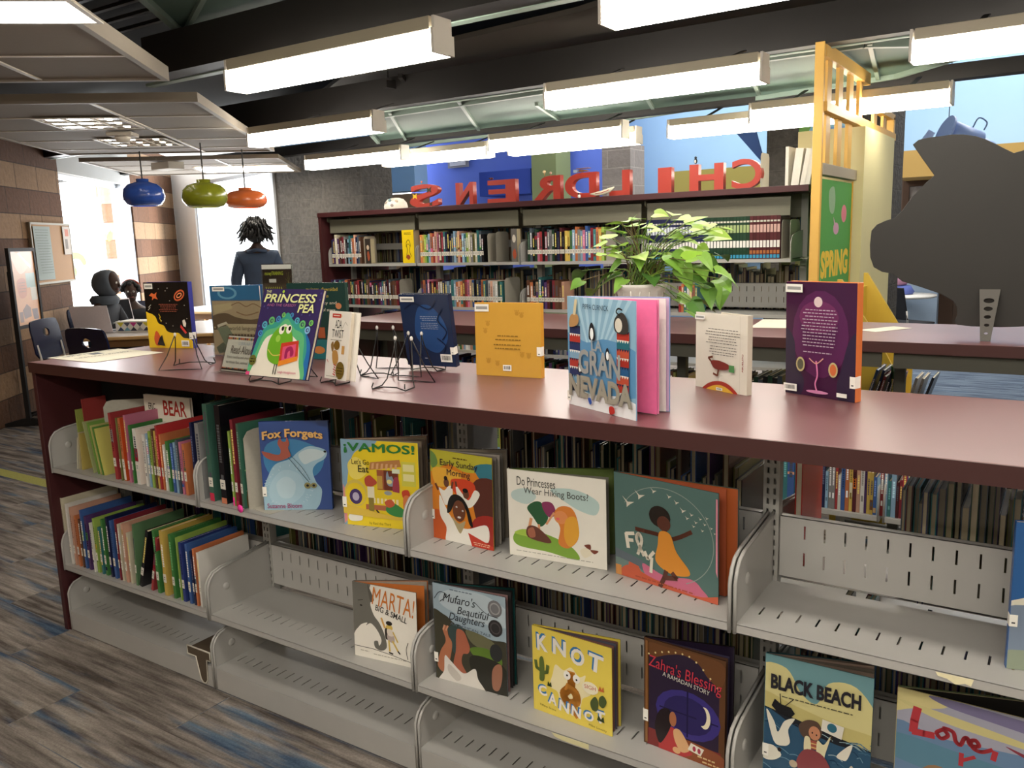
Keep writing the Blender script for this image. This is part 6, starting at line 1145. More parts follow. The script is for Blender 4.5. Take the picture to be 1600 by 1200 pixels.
# flat papers
def paper(px, z, label, art=None, col='#efe9d6'):
    P = [at(x, y, 'z', z) for x, y in px]; o = P[0]; u = (P[1]-P[0]); w = u.length; u.normalize(); v = Vector((-u.y, u.x, 0)); h = abs((P[3]-P[0]).dot(v)) if len(P) > 3 else .2
    t = empty('paper_sheet', (o.x, o.y, z+.0008), math.atan2(u.y, u.x)); tag(t, label, 'paper')
    M = Matrix(((1, 0, 0, 0), (0, 0, 1, 0), (0, -1, 0, 0), (0, 0, 0, 1)))
    M = Matrix.Rotation(-math.pi/2, 4, 'X')
    b = MB(); b.box((0, 0, -.0003), (w, h, .0003), lin(col)); (art or Art(col)).put(b, w, h, Matrix.Translation((0, 0, .0006)) @ M); b.build('sheet', MATTE, t)
    return t
A = Art('#efe9d6'); A.R('#2c2c30', .02, .06, .98, .09); A.R('#59606a', .45, .12, .62, .3); A.lines('#6a6a62', .1, .9, (.4, .48), .02); A.T('#3a3a40', 'Library', .1, .12, .4, .28)
paper([(145, 567), (256, 551), (195, 543), (95, 557)], ZK, 'white printed sheet lying flat at the left end of the front counter', A)
paper([(1172, 512), (1232, 513), (1235, 500), (1172, 499)], ZK, 'white paper lying on the middle counter left of the purple book')
paper([(1340, 516), (1368, 519), (1384, 507), (1342, 505)], ZK, 'cream paper lying on the middle counter right of the purple book')
# ================================================================== WIRE EASELS
WIRE = mat('black_wire', '#0e0d0d', rough=.35); CAP = mat('white_rubber_cap', '#d8d6cf', rough=.5)
def easel(x, y, yaw, label, h=.14, w=.09, d=.085, tips=True, folded=False, lip=.03):
    t = empty('wire_easel', (x, y, ZK+.0025), math.radians(yaw)); tag(t, label, 'easel', 'black wire easels')
    for s in (-1, 1):
        b = MB(); xs = s*w/2
        b.tube([(xs*.95, -.045, .018), (xs, -.05, .006), (xs, -.048, 0), (xs*1.0, .0, .002), (xs*.8, .012, .02), (xs*.55, .035, h*.75), (xs*.5, .04, h)], .0019, 7); b.build('side_wire', WIRE, t)
        b = MB(); b.tube([(xs*.5, .04, h), (xs*.8, .075, h*.4), (xs*1.15, .10, 0), (xs*.6, .098, 0), (0, .1, .001)], .0019, 7); b.build('back_leg', WIRE, t)
        if tips:
            b = MB(); b.ball((xs*.5, .04, h), .0048, n=10, m=6, sc=(1, 1, 1.5)); b.build('rubber_cap', CAP, t)
    b = MB(); b.tube([(-w/2, -.048, 0), (-w*.2, -.04, .006), (w*.2, -.04, .006), (w/2, -.048, 0)], .0019, 7); b.build('front_bar', WIRE, t)
    return t
def mid(px): p = at(px[0], px[1], 'z', ZK); return p.x, p.y
x, y = mid((300, 572)); easel(x, y, 212, 'empty black wire easel near the left end, before the space book', h=.115, w=.13)
easel(1.28, .06, 0.5, 'black wire easel holding the princess book', h=.13, w=.13, tips=False)
x, y = mid((598, 584)); easel(x, y, 20, 'empty black wire easel behind the ada book, nearer the back', h=.14, w=.11)
x, y = mid((565, 592)); easel(1.495, .125, -12, 'black wire easel under the slim ada book', h=.12, w=.08, tips=False)
x, y = mid((622, 606)); easel(x, y, 8, 'empty black wire easel nearest the front edge of the counter', h=.135, w=.11)
easel(1.60, .385, 185, 'black wire easel seen from behind, holding the navy book', h=.125, w=.1)
x, y = mid((655, 600)); 
# ================================================================== PLANT ON THE MIDDLE COUNTER
LEAF = mat('pothos_leaf', attr=True, rough=.4, noise=.12, nscale=20, spec=.4)
p = at(1040, 492, 'z', ZT); PX, PY = p.x+.02, 2.0
pl = empty('potted_plant', (PX, PY, ZT+.0006)); tag(pl, 'leafy green plant in a white ribbed pot on the middle counter', 'plant')
b = MB(); prof = [(.001, .0), (.085, 0), (.092, .01), (.112, .15), (.125, .165), (.125, .18), (.112, .18), (.105, .15)]
b.lathe(prof, 32, col=lin('#dedbd2'))
for k in range(16):
    t_ = 2*math.pi*k/16; b.tube([(.088*math.cos(t_), .088*math.sin(t_), .012), (.11*math.cos(t_), .11*math.sin(t_), .15)], .004, 5, lin('#d2cec4'))
b.build('pot', MATTE, pl)
b = MB(); b.lathe([(.001, .15), (.108, .145)], 24, col=lin('#2b2018')); b.build('soil', MATTE, pl)
rp = random.Random(5)
def leaf(mb, base, dirv, up, L, W, col, fold=.25, droop=.3):
    d = Vector(dirv).normalized(); r = d.cross(Vector(up)).normalized(); u = r.cross(d)
    prof = [(0, .0), (-.12, .32), (.05, .47), (.25, .5), (.45, .42), (.65, .29), (.85, .13), (1.0, 0)]
    cen = [Vector(base)+d*(L*max(t, 0))-Vector((0, 0, 1))*droop*L*max(t, 0)**2 for t, _ in prof]
    for s in (-1, 1):
        edge = [Vector(base)+d*(L*t)-Vector((0, 0, 1))*droop*L*max(t, 0)**2+r*(s*w*W)+u*(fold*w*W) for t, w in prof]
        for i in range(len(prof)-1):
            q = [cen[i], cen[i+1], edge[i+1], edge[i]]
            if i == 0: q = [cen[0], cen[1], edge[1]]
            if s > 0: q = q[::-1]
            mb.face(q, tuple(c*(1 if s > 0 else .9) for c in col), True)
# leaf targets read from the photo: pixel, size, facing
LV = [(765, 0, 0)]
targets = [(955, 345), (990, 338), (1085, 345), (1050, 332), (1068, 342), (960, 360), (985, 352), (945, 368), (1010, 372), (1035, 350), (1100, 362), (1125, 368), (1060, 368), (1080, 375), (950, 385), (975, 392), (1000, 400), (1030, 385), (1045, 392), (1075, 395), (1100, 388), (1118, 360), (935, 385), (960, 400), (1010, 420), (1060, 405), (1085, 400), (1110, 410), (1130, 400), (1140, 425), (1135, 438), (1100, 440), (1115, 455), (1105, 470), (1130, 460), (900, 445), (925, 455), (945, 428), (960, 430), (1005, 440), (1020, 430), (1075, 470), (1090, 480), (905, 430), (1070, 425), (1095, 420), (1040, 410), (1025, 360), (1095, 352), (1000, 355)]
extra = [(x+rp.uniform(-16, 16), y+rp.uniform(-12, 14)) for x, y in targets[:44] if 940 < x < 1120]
for i, (x, y) in enumerate(targets+extra):
    yy = PY+rp.uniform(-.14, .16); P = at(x+rp.uniform(-4, 4), y+rp.uniform(-3, 3), 'y', yy)-Vector((PX, PY, ZT)); s0 = Vector((rp.uniform(-.06, .06), rp.uniform(-.06, .06), .15))
    out = Vector((P.x, P.y, 0)); out = out.normalized() if out.length > .02 else Vector((1, 0, 0))
    out = (out+Vector((rp.uniform(-.9, .9), rp.uniform(-.9, .9), 0))).normalized()
    if P.z < .05: P.z = .05
    m_ = s0.lerp(P, .5)+Vector((-.15*P.x, -.15*P.y, .06))
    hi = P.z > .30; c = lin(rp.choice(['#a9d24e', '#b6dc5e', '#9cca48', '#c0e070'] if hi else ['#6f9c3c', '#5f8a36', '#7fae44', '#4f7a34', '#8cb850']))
    L = rp.uniform(.075, .115)*(1.0 if i < len(targets) else .8)
    dr = rp.uniform(-.1, .35) if hi else rp.uniform(.1, .7); d0 = out+Vector((0, 0, rp.uniform(-.1, .25) if hi else rp.uniform(-.7, .1)))
    P2 = P-d0.normalized()*L*.5; b = MB()
    b.tube(spline([tuple(s0), tuple(m_), tuple(P2)], 5), .0022, 5, lin(rp.choice(['#7d9a3c', '#6b5c34', '#5d7a3a']))); st_ = b.build('stem', LEAF, pl)
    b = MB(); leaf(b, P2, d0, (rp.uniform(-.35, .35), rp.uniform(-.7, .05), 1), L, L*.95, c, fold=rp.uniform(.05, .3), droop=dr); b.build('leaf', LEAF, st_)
# ================================================================== BLACK PIG SHAPED BOARD
zo = [(1426, 226), (1435, 218.6), (1451, 214.8), (1467, 213), (1489, 210), (1505, 210), (1524, 212.6), (1539.5, 217.4), (1555, 224.3), (1568, 231.3), (1584, 239), (1600, 234.5), (1625, 222), (1655, 214), (1690, 216), (1712, 228), (1700, 262), (1690, 285), (1712, 330), (1722, 380), (1715, 430), (1700, 470), (1690, 500), (1688, 535), (1640, 541), (1612, 538), (1606, 518)]
zo += [(1590, 519), (1562, 519.8), (1517, 518), (1495, 515.7), (1490.5, 511), (1495, 500), (1494, 487), (1489, 479), (1467, 466.5), (1435, 455.5), (1410, 440), (1394, 427.6), (1378, 424.8), (1365, 417.5), (1359.6, 402), (1359, 383), (1361.5, 360.5), (1370, 351), (1384, 344.7), (1397, 341), (1409.7, 329), (1425.5, 306.7), (1444.5, 287.7), (1459.7, 274), (1441, 248)]
YP = 1.79
P = [at(x, y, 'y', YP) for x, y in zo]; o = Vector((P[0].x, YP, 0)); pts = [(q.x-o.x, q.z) for q in P]
minz = min(q[1] for q in pts)
pig = empty('pig_shaped_board', (o.x, YP, 0)); tag(pig, 'large black pig shaped board standing on the middle counter at right', 'board')
PIGM = mat('matt_black_board', '#24221e', rough=.6, noise=.08, nscale=6)
dzp = (ZT+.001)-minz
b = MB(); b.prism([(x, z+(dzp if dzp > 0 else dzp)*(1 if z < 1.3 else 0)) for x, z in pts], .02); b.build('board', PIGM, pig, bevel=.002)
fx = at(1543, 515, 'y', YP).x-o.x
b = MB(); hl = [ellipse(0, .028+.03*k, .006+.0028*k, .0045+.0012*k, n=12) for k in range(5)]
b.prism([(-.016, 0), (.016, 0), (.033, .19), (-.033, .19)], .003, M=Matrix.Translation((fx, -.075, ZT+.0015)) @ Matrix.Rotation(math.radians(-21), 4, 'X'), holes=hl, col=lin('#77726a')); b.build('support_bracket', mat('galvanised_steel', '#4c4842', rough=.5, metal=.2), pig)
# ================================================================== RED LETTERS ON THE TALL BOOKCASE
REDL = mat('red_letter_board', '#a83222', rough=.5, noise=.04, nscale=10)
ytop = YT+.08
def letter(ch, pxl, pxr, pyt, pyb, label, fat=.03, th=.045):
    a, c = at(pxl, pyb, 'y', ytop), at(pxr, pyb, 'y', ytop); H = at((pxl+pxr)/2, pyt, 'y', ytop).z-ZTT; W = c.x-a.x
    cu = bpy.data.curves.new('letter', 'FONT'); cu.body = ch; cu.extrude = .03; cu.offset = fat; cu.resolution_u = 6
    o = bpy.data.objects.new('letter', cu); COL.objects.link(o); me = bpy.data.meshes.new_from_object(o.evaluated_get(bpy.context.evaluated_depsgraph_get())); bpy.data.objects.remove(o)
    xs = [v.co.x for v in me.vertices]; ys = [v.co.y for v in me.vertices]; zs = [v.co.z for v in me.vertices]
    x0, x1, y0, y1 = min(xs), max(xs), min(ys), max(ys)
    for v in me.vertices:
        v.co = Vector(((1-(v.co.x-x0)/(x1-x0))*W-W/2, (v.co.z-min(zs))/(max(zs)-min(zs)+1e-9)*th, (v.co.y-y0)/(y1-y0)*H))
    me.flip_normals() if False else None
    bm = bmesh.new(); bm.from_mesh(me); bmesh.ops.recalc_face_normals(bm, faces=bm.faces); bm.to_mesh(me); bm.free()
    me.materials.clear(); me.materials.append(REDL); n = bpy.data.objects.new('letter', me); COL.objects.link(n); n.location = ((a.x+c.x)/2, ytop, ZTT+.0008); tag(n, label, 'letter', None); return n
letter('S', 641, 686, 288, 329, 'red wooden letter S seen from behind, leftmost on the bookcase', .02)
letter('N', 713, 740, 285, 326, 'red wooden letter N seen from behind, next to the S', .03)
letter('E', 762, 806, 281, 322, 'red wooden letter E seen from behind', .03)
letter('R', 833, 876, 275, 318, 'red wooden letter R seen from behind, between E and D', .03)
letter('D', 883, 932, 270, 315, 'red wooden letter D seen from behind, beside the canoe', .03)
letter('L', 952, 984, 266, 311, 'red wooden letter L seen from behind, beside the canoe', .04)
letter('I', 1028, 1049, 262, 306, 'red wooden letter I seen from behind, between L and H', .02)
letter('H', 1077, 1130, 256, 302, 'red wooden letter H seen from behind', .04)
letter('C', 1143, 1190, 248, 298, 'red wooden letter C seen from behind, rightmost', .02)
b = MB(); c = at(700, 289, 'y', ytop); 
# little decorations
def deco(name, label, px, py, parts, y=ytop+.02, z=None, cat='figurine'):
    p = at(px, py, 'y', y); t = empty(name, (p.x, y, z if z is not None else p.z)); tag(t, label, cat)
    for n, f in parts: bb = MB(); f(bb); bb.build(n, MATTE, t)
    return t
deco('butterfly_cutout', 'yellow butterfly cutout stuck on the red letter S', 648, 307, [('wings', lambda m: m.prism([(-.02, .022), (0, .006), (.02, .022), (.015, 0), (.02, -.022), (0, -.006), (-.02, -.022), (-.015, 0)], .002, col=lin('#e8b428')))], y=ytop-.003, cat='cutout')
deco('butterfly_cutout', 'dark butterfly cutout stuck on the top right of the letter S', 670, 297, [('wings', lambda m: m.prism([(-.02, .02), (0, .008), (.022, .024), (.014, 0), (.02, -.018), (0, -.006), (-.02, -.018), (-.015, 0)], .002, col=lin('#2f3a28')))], y=ytop-.003, cat='cutout')
deco('butterfly_cutout', 'small dark butterfly cutout low on the letter S', 673, 319, [('wings', lambda m: m.prism([(-.012, .014), (0, .006), (.016, .02), (.01, 0), (.012, -.014), (0, -.006), (-.014, -.012), (-.01, 0)], .002, col=lin('#3a3228')))], y=ytop-.003, cat='cutout')
hz = lambda pxm, pyt: at(pxm, pyt, 'y', ytop).z+.001
deco('toy_flower', 'tiny pink flower figure standing on top of the letter S', 659, 288, [('stem', lambda m: m.tube([(0, 0, 0), (0, 0, .012)], .0025, 6, lin('#8a9a60'))), ('blossom', lambda m: m.ball((0, 0, .018), .007, lin('#e0705a')))], z=hz(659, 288))
deco('toy_flower', 'left of two tiny cream flowers on top of the letter R', 851, 275, [('stem', lambda m: m.tube([(0, 0, 0), (-.002, 0, .02)], .0025, 6, lin('#b08a50'))), ('blossom', lambda m: m.ball((-.002, 0, .028), .011, lin('#e8d0a0')))], z=hz(851, 275))
deco('toy_flower', 'right of two tiny cream flowers on top of the letter R', 860, 275, [('stem', lambda m: m.tube([(0, 0, 0), (.002, 0, .014)], .0025, 6, lin('#b08a50'))), ('blossom', lambda m: m.ball((.002, 0, .02), .009, lin('#e8c8b0')))], z=hz(860, 275))
deco('toy_bird', 'small dark toy bird lying on top of the letter E', 768, 281, [('body', lambda m: m.ball((0, 0, .008), .008, lin('#5a1f28'), sc=(1.8, 1, 1))), ('head', lambda m: m.ball((-.016, 0, .011), .006, lin('#241c20')))], z=hz(768, 281))
deco('toy_airplane', 'tiny brown biplane model on top of the letter D', 912, 270, [('fuselage', lambda m: m.tube([(-.03, 0, .014), (.028, 0, .012)], [.009, .004], 8, lin('#8a5a38'))), ('upper_wing', lambda m: m.box((-.045, -.02, .026), (.045, .02, .029), lin('#a87a50'))), ('lower_wing', lambda m: m.box((-.035, -.018, .008), (.035, .018, .011), lin('#8c6a4c'))), ('wheels', lambda m: m.ball((-.01, 0, .005), .005, lin('#c9c0b0')))], z=hz(908, 270))
deco('toy_box', 'tiny grey box toy on the left top of the letter D', 900, 270, [('box', lambda m: m.box((-.014, -.01, 0), (.014, .01, .02), lin('#8fa0b8')))], z=hz(900, 270))
deco('toy_penguin', 'tiny black penguin figure on top of the letter H', 1087, 256, [('body', lambda m: m.ball((0, 0, .016), .012, lin('#1c1e24'), sc=(.9, .8, 1.35))), ('head', lambda m: m.ball((0, 0, .036), .008, lin('#1c1e24'))), ('belly', lambda m: m.ball((0, -.006, .014), .008, lin('#e8e4dc'), sc=(.8, .8, 1.3)))], z=hz(1087, 256))
yf_ = YT+.0
def canoe(m):
    for s in (-1, 1):
        m.prism([(-.12, .0), (-.09, -.004), (.07, .012), (.1, .05), (.085, .052), (.0, .03), (-.1, .012)], .002, M=Matrix.Translation((0, s*.018, 0)), col=lin('#e0dcc4'))
def hull(m):
    R1 = [(-.09, .0, .01), (-.05, .0, .008), (0, .0, .014), (.05, 0, .028), (.08, 0, .044)]
    m.tube(R1, [.003, .012, .016, .014, .004], 12, lin('#ddd8c0'))
deco('toy_canoe', 'small cream toy canoe lying in front of the letters D and L', 942, 307, [('hull', hull), ('stripe', lambda m: m.tube([(-.05, -.013, .009), (0, -.0165, .014), (.05, -.015, .028)], .002, 6, lin('#b03028')))], y=YT+.03, z=ZTT+.012)
deco('toy_penguin', 'tiny penguin figure beside the canoe inside the letter D', 905, 312, [('body', lambda m: m.ball((0, 0, .012), .011, lin('#e8e4dc'), sc=(1, .8, 1.1))), ('head', lambda m: m.ball((-.004, 0, .027), .006, lin('#1c1e24'))), ('beak', lambda m: m.tube([(-.01, 0, .026), (-.016, 0, .025)], [.002, .0005], 6, lin('#e09030')))], y=YT+.03, z=ZTT+.0006)
def glb(m):
    m.ball((0, 0, 0), .088, lin('#ece6da'), 24, 14)
p = at(619, 329, 'y', YT+.15); gt = empty('dome_ornament', (p.x, YT+.15, ZTT)); tag(gt, 'pale mottled dome ornament on the left end of the tall bookcase', 'ornament')
b = MB(); prof = [(.088, 0), (.092, .02), (.084, .05), (.062, .075), (.03, .086), (.001, .088)]; b.lathe(prof, 22, (0, 0, .002), lin('#efe9dd')); b.build('dome', mat('pale_mottled_paper', '#e9e2d4', rough=.6, noise=.4, nscale=14), gt, smooth=True)
b = MB()
for k, (lo, z_) in enumerate(((-1.9, .05), (-1.2, .03), (-.8, .06), (-1.5, .068))):
    r_ = .0905-.35*max(0, z_-.03); b.ball((r_*.97*math.cos(lo), r_*.97*math.sin(lo), z_), .016, lin(['#b9a898', '#9a9088', '#c9b8a0', '#8aa4a8'][k]), 8, 6, sc=(1, .5, .8))
b.build('patches', MATTE, gt)
# white binders at the right end on top
for i, (x0, x1, ln, py) in enumerate(((1227, 1234, .0, 229), (1236, 1246, .12, 231), (1243, 1250, .12, 231), (1250, 1262, .16, 231), (1258, 1268, .16, 228))):
    a = XP(x0, YT+.1, 1.85); th = XP(x1, YT+.1, 1.85)-a; H = at(x0, py, 'y', YT+.1).z-ZTT-.002
    t = empty('binder', (a, YT+.1, ZTT+.001), rot=(0, ln, 0)); tag(t, ['white binder standing upright, leftmost on the bookcase top', 'white binder leaning right, second on the bookcase top', 'thin white binder leaning right, third on the bookcase top', 'wide white binder leaning right, fourth on the bookcase top', 'white binder leaning beside the yellow post'][i], 'binder', 'white binders on top of the bookcase')
    th *= .7
    b = MB(); c = lin('#dcd8cc'); b.box((0, 0, 0), (.002, .2, H), c); b.box((th-.002, 0, 0), (th, .2, H), c); b.box((.002, 0, 0), (th-.002, .002, H), c); b.build('cover', MATTE, t)
    b = MB(); b.box((.0022, .003, .004), (th-.0022, .19, H-.006), lin('#c4beae')); b.build('page_block', MATTE, t)
bookend((XP(1190, YT+.1, 1.85), YT+.08, ZTT), 0, .2, .16, '#c9c7ba', 'white bookend at the right of the red letter C')
# ================================================================== YELLOW LATTICE FRAME AND COLUMN
YEL = mat('yellow_painted_wood', '#dcae55', rough=.5, noise=.05, nscale=8)
F = empty('lattice_frame', (2.11, 3.06, 0)); tag(F, 'yellow wooden lattice frame standing at the end of the tall bookcase', 'frame')
def fb(n, a, c, m=YEL): b = MB(); b.box(a, c); return b.build(n, m, F, bevel=.002)
fb('post', (0, .01, 0), (.048, .04, 2.47)); zl = 2.155
fb('top_rail', (0, .05, 2.40), (.05, 1.2, 2.47)); fb('middle_rail', (0, .05, zl-.03), (.06, 2.12, zl+.02)); fb('far_post', (0, 2.08, zl-.03), (.05, 2.13, 2.29))
for k in range(4): y_ = .16+.27*k; fb('slat', (.012, y_, 1.86 if k < 3 else zl), (.032, y_+.1, 2.42))
fb('slat', (.012, 1.45, zl), (.032, 1.55, 2.29)); fb('slat', (.012, 1.78, zl), (.032, 1.88, 2.29)); fb('far_top_rail', (0, 1.45, 2.27), (.05, 2.13, 2.31))
fb('lower_rail', (0, .05, 1.80), (.05, .9, 1.86), mat('grey_beige_trim', '#a79c88', rough=.6))
bt_ = empty('notice_board', (2.115, 3.12, .9)); tag(bt_, 'green notice board with cut out animals and yellow SPRING letters', 'notice board')
b = MB(); b.box((0, 0, 0), (.03, .78, .88), lin('#4f9a44')); b.build('board', MATTE, bt_)
b = MB(); b.box((.03, -.01, -.01), (.036, .012, .89), lin('#d9a63c')); b.box((.03, .77, -.01), (.036, .79, .89), lin('#d9a63c')); b.build('trim', MATTE, bt_)
Mb = Matrix(((0, -1, 0, .0315), (1, 0, 0, 0), (0, 0, 1, 0), (0, 0, 0, 1)))
A = Art('#4f9a44'); A.T('#e8c23a', 'SPRING', .06, .44, .94, .62, bold=.05); A.B('#8fae8a', (.25, .06), (.4, .03), (.45, .12), (.4, .2), (.28, .18)); A.E('#d87a8a', .75, .2, .09, .06); A.E('#c89ab0', .5, .3, .09, .04); A.P('#c89ab0', (.45, .29), (.4, .22), (.48, .27))
A.B('#3f6ab0', (.7, .8), (.78, .78), (.76, .9), (.7, .92)); A.B('#d88aa0', (.85, .82), (.95, .84), (.92, .92)); A.B('#e8ece8', (.8, .9), (.92, .92), (.88, 1.0), (.8, .98)); A.B('#7ac070', (.05, .6), (.1, .7), (.06, .9)); A.E('#e8a050', .35, .72, .06, .05); A.B('#d8d840', (.4, .7), (.5, .74), (.42, .8))
b = MB(); A.put(b, .76, .86, Matrix.Translation((0, .01, .01)) @ Mb); b.build('paper_cutouts', MATTE, bt_)
cm = mat('cream_column_paint', '#d8cf9c', rough=.7, noise=.03, nscale=5)
b = MB(); b.box((1.80, 3.95, 0), (2.20, 4.95, zl-.035)); struct(b.build('wall_column', cm))
# child's painting on the grey column behind the lattice
A = Art('#8fc4e0'); A.B('#6fa050', (-.05, -.05), (.3, -.05), (.1, .3), (.05, .6), (-.05, .8)); A.B('#78aadc', (.1, .2), (.6, .12), (1.05, .2), (1.05, .8), (.3, .85), (.1, .6)); A.B('#7a5a3a', (.3, -.05), (.7, -.05), (.5, .1)); A.E('#d8d060', .62, .6, .1, .15); A.E('#c84a50', .2, .75, .04, .03); A.B('#2a3a6a', (.5, .8), (.8, .7), (1.05, .8), (.9, .9)); A.E('#c84a3a', .06, .5, .03, .03); A.E('#c84a3a', .12, .3, .03, .03)
X0 = X8(1247, 6.18); X1 = X8(1326, 6.18); Zt = Z8(1290, 186, 6.18); Zb = Z8(1290, 300, 6.18)
t = empty('painting', (X0, 6.17, Zb)); tag(t, 'pale blue garden painting hanging behind the yellow lattice', 'painting'); b = MB(); b.box((0, 0, 0), (X1-X0, .02, Zt-Zb), lin('#8fc4e0')); A.put(b, X1-X0, Zt-Zb, Matrix.Translation((0, -.001, 0)), eps=2e-4); b.build('canvas', MATTE, t)
# hanging blue sail
P = [at(1146, 203, 'y', 6.6), at(1196, 260, 'y', 6.6), at(1180, 200, 'y', 6.6)]
b = MB(); 
for off in (0, .02): b.face([p+Vector((0, off, 0)) for p in (P if off else P[::-1])], lin('#3f5f9c'))
tag(b.build('fabric_sail', MATTE), 'dark blue triangular fabric sail hanging above the letter C', 'sail')
b = MB(); b.tube([P[2], P[2]+Vector((0, 0, 1.4))], .006, 5, lin('#555555')); tag(b.build('sail_cable', MATTE), 'thin cable holding the blue fabric sail', 'cable')
# ================================================================== YELLOW BOOK BIN BEYOND THE MIDDLE COUNTER
BN = empty('book_bin', (2.36, 2.62, 0)); tag(BN, 'yellow sided book bin standing behind the middle counter', 'book bin')
b = MB(); sd = [(0, 0), (.4, 0), (.4, .86), (.36, .91), (.03, 1.27), (0, 1.27)]
Ms = Matrix(((.66, 0, 0, 0), (0, 1, 0, 0), (0, 0, 1, 0), (0, 0, 0, 1)))
YB = mat('yellow_laminate_bin', '#c9a93a', rough=.45, noise=.04, nscale=10)
b.prism([(x*.66, z) for x, z in sd], .02); b.build('side_panel', YB, BN)
b = MB(); b.prism([(x*.66, z) for x, z in sd], .02, M=Matrix.Translation((0, .62, 0))); b.build('side_panel', YB, BN)
b = MB(); b.box((.002, .02, .52), (.26, .62, .54)); b.build('tray', YB, BN)
b = MB(); b.box((.0, .02, .3), (.02, .62, 1.2)); b.build('back_panel', YB, BN)
# small things seen low behind the middle counter: books leaning in a second tray
B2 = empty('book_bin', (2.46, 2.30, 0)); tag(B2, 'low tray of leaning picture books under the middle counter, right side', 'book bin')
b = MB(); b.box((0, 0, .62), (.42, .26, .64)); b.build('tray', SHADEG, B2); b = MB(); b.box((0, .0, 0), (.02, .26, .7)); b.box((.4, 0, 0), (.42, .26, .7)); b.box((.02, .1, .1), (.4, .12, .14)); b.build('legs', SHADEG, B2)
gb = 'leaning picture books in the low tray'
for i, (px, cn, h, ln) in enumerate(((1342, 'blue', .25, .28), (1352, 'navy', .25, .28), (1360, 'red', .22, .25), (1368, 'navy', .24, .25), (1376, 'black', .24, .22), (1386, 'red', .22, .2), (1395, 'green', .26, -.05), (1408, 'white', .22, .25), (1418, 'white', .22, .25), (1428, 'slate', .23, .3))):
    x = XP(px, 2.32, .82); t = empty('book', (x, 2.33, .642+.003), rot=(0, ln, 0)); tag(t, 'picture book with %s spine leaning in the low tray, %s from left' % (cn, ORD[i]), 'book', gb)
    A_, B_, C_ = MB(), MB(), MB(); spine_book(None, (0, 0, 0), .011, .2, h, PALN[cn], parts=(A_, B_, C_), stk=False); A_.build('cover', GLOSS, t); B_.build('page_block', MATTE, t)
# ================================================================== FAR RIGHT: chair, table, displays
def far_chair(x, y, rz, label, col='#16171c'):
    t = empty('stacking_chair', (x, y, 0), rz); tag(t, label, 'chair')
    b = MB(); b.box((-.22, -.21, .43), (.22, .21, .455), lin(col)); b.build('seat', MATTE, t, bevel=.01)
    b = MB(); b.prism([(-.21, 0), (.21, 0), (.19, .36), (-.19, .36)], .02, M=Matrix.Translation((0, .2, .5)) @ Matrix.Rotation(.2, 4, 'X').inverted(), col=lin(col)); b.build('backrest', MATTE, t, bevel=.006)
    for sx in (-1, 1):
        for sy in (-1, 1):
            b = MB(); b.tube([(sx*.2, sy*.18, .44), (sx*.22, sy*.22, 0)], .011, 8, lin('#b8b8bc')); b.build('leg', STEELW, t)
        b = MB(); b.tube([(sx*.2, .2, .44), (sx*.2, .23, .6)], .01, 8, lin('#b8b8bc')); b.build('back_support', STEELW, t)
    return t
p = at(1408, 475, 'y', 8.6); far_chair(p.x+.05, 8.6, 2.6, 'black stacking chair in the far reading area beside the grey column')
p = at(1462, 480, 'z', 0); t = empty('bench', (p.x+.1, p.y, 0)); tag(t, 'dark red wooden block bench on the blue carpet far behind the pig', 'bench')
b = MB(); b.box((-.35, 0, 0.04), (.75, .5, .45), lin('#5e2f26')); b.build('body', MATTE, t, bevel=.02); b = MB(); b.box((-.3, .05, 0), (.7, .45, .04), lin('#2c1c18')); b.build('plinth', MATTE, t)
p = at(1403, 455, 'y', 9.2); t = empty('round_table', (p.x, 9.2, 0)); tag(t, 'pale round table far away beside the grey column', 'table')
b = MB(); b.lathe([(.001, .68), (.4, .68), (.42, .69), (.42, .71), (.001, .715)], 24, col=lin('#e4e2dc')); b.build('table_top', MATTE, t); b = MB(); b.tube([(0, 0, 0.02), (0, 0, .68)], .03, 10, lin('#888888')); b.lathe([(.25, 0), (.25, .015), (.04, .03)], 20, col=lin('#888888')); b.build('pedestal', MATTE, t)
for i, (c, dx, dz, n) in enumerate((('#5f6fb8', .02, .0, 'violet blue'), ('#a87890', -.05, .11, 'pinkish'))):
    b = MB(); b.lathe([(.001, 0), (.14, 0), (.16, .03), (.12, .1), (.001, .105)], 16, col=lin(c)); o = b.build('cushion', MATTE, loc=(p.x+dx, 9.2, .717+dz)); tag(o, n+' round cushion on the pale round table', 'cushion')
p = at(1402, 330, 'y', 9.6); t = empty('display_case', (p.x-.12, 9.68, 0)); tag(t, 'white topped display case with blue book covers far behind the pig snout', 'display case')
b = MB(); b.box((0, 0, 0), (.6, .15, 1.28), lin('#9db0c4')); b.build('body', MATTE, t); b = MB(); b.box((-.01, -.02, 1.28), (.61, .16, 1.55), lin('#e4e4e0')); b.build('header', MATTE, t)
for k in range(3): b = MB(); b.box((.06+.17*k, -.02, 1.0), (.19+.17*k, -.005, 1.2), lin(['#5a9ad8', '#7ab0e0', '#4a7ab8'][k])); b.build('book_cover', MATTE, t)
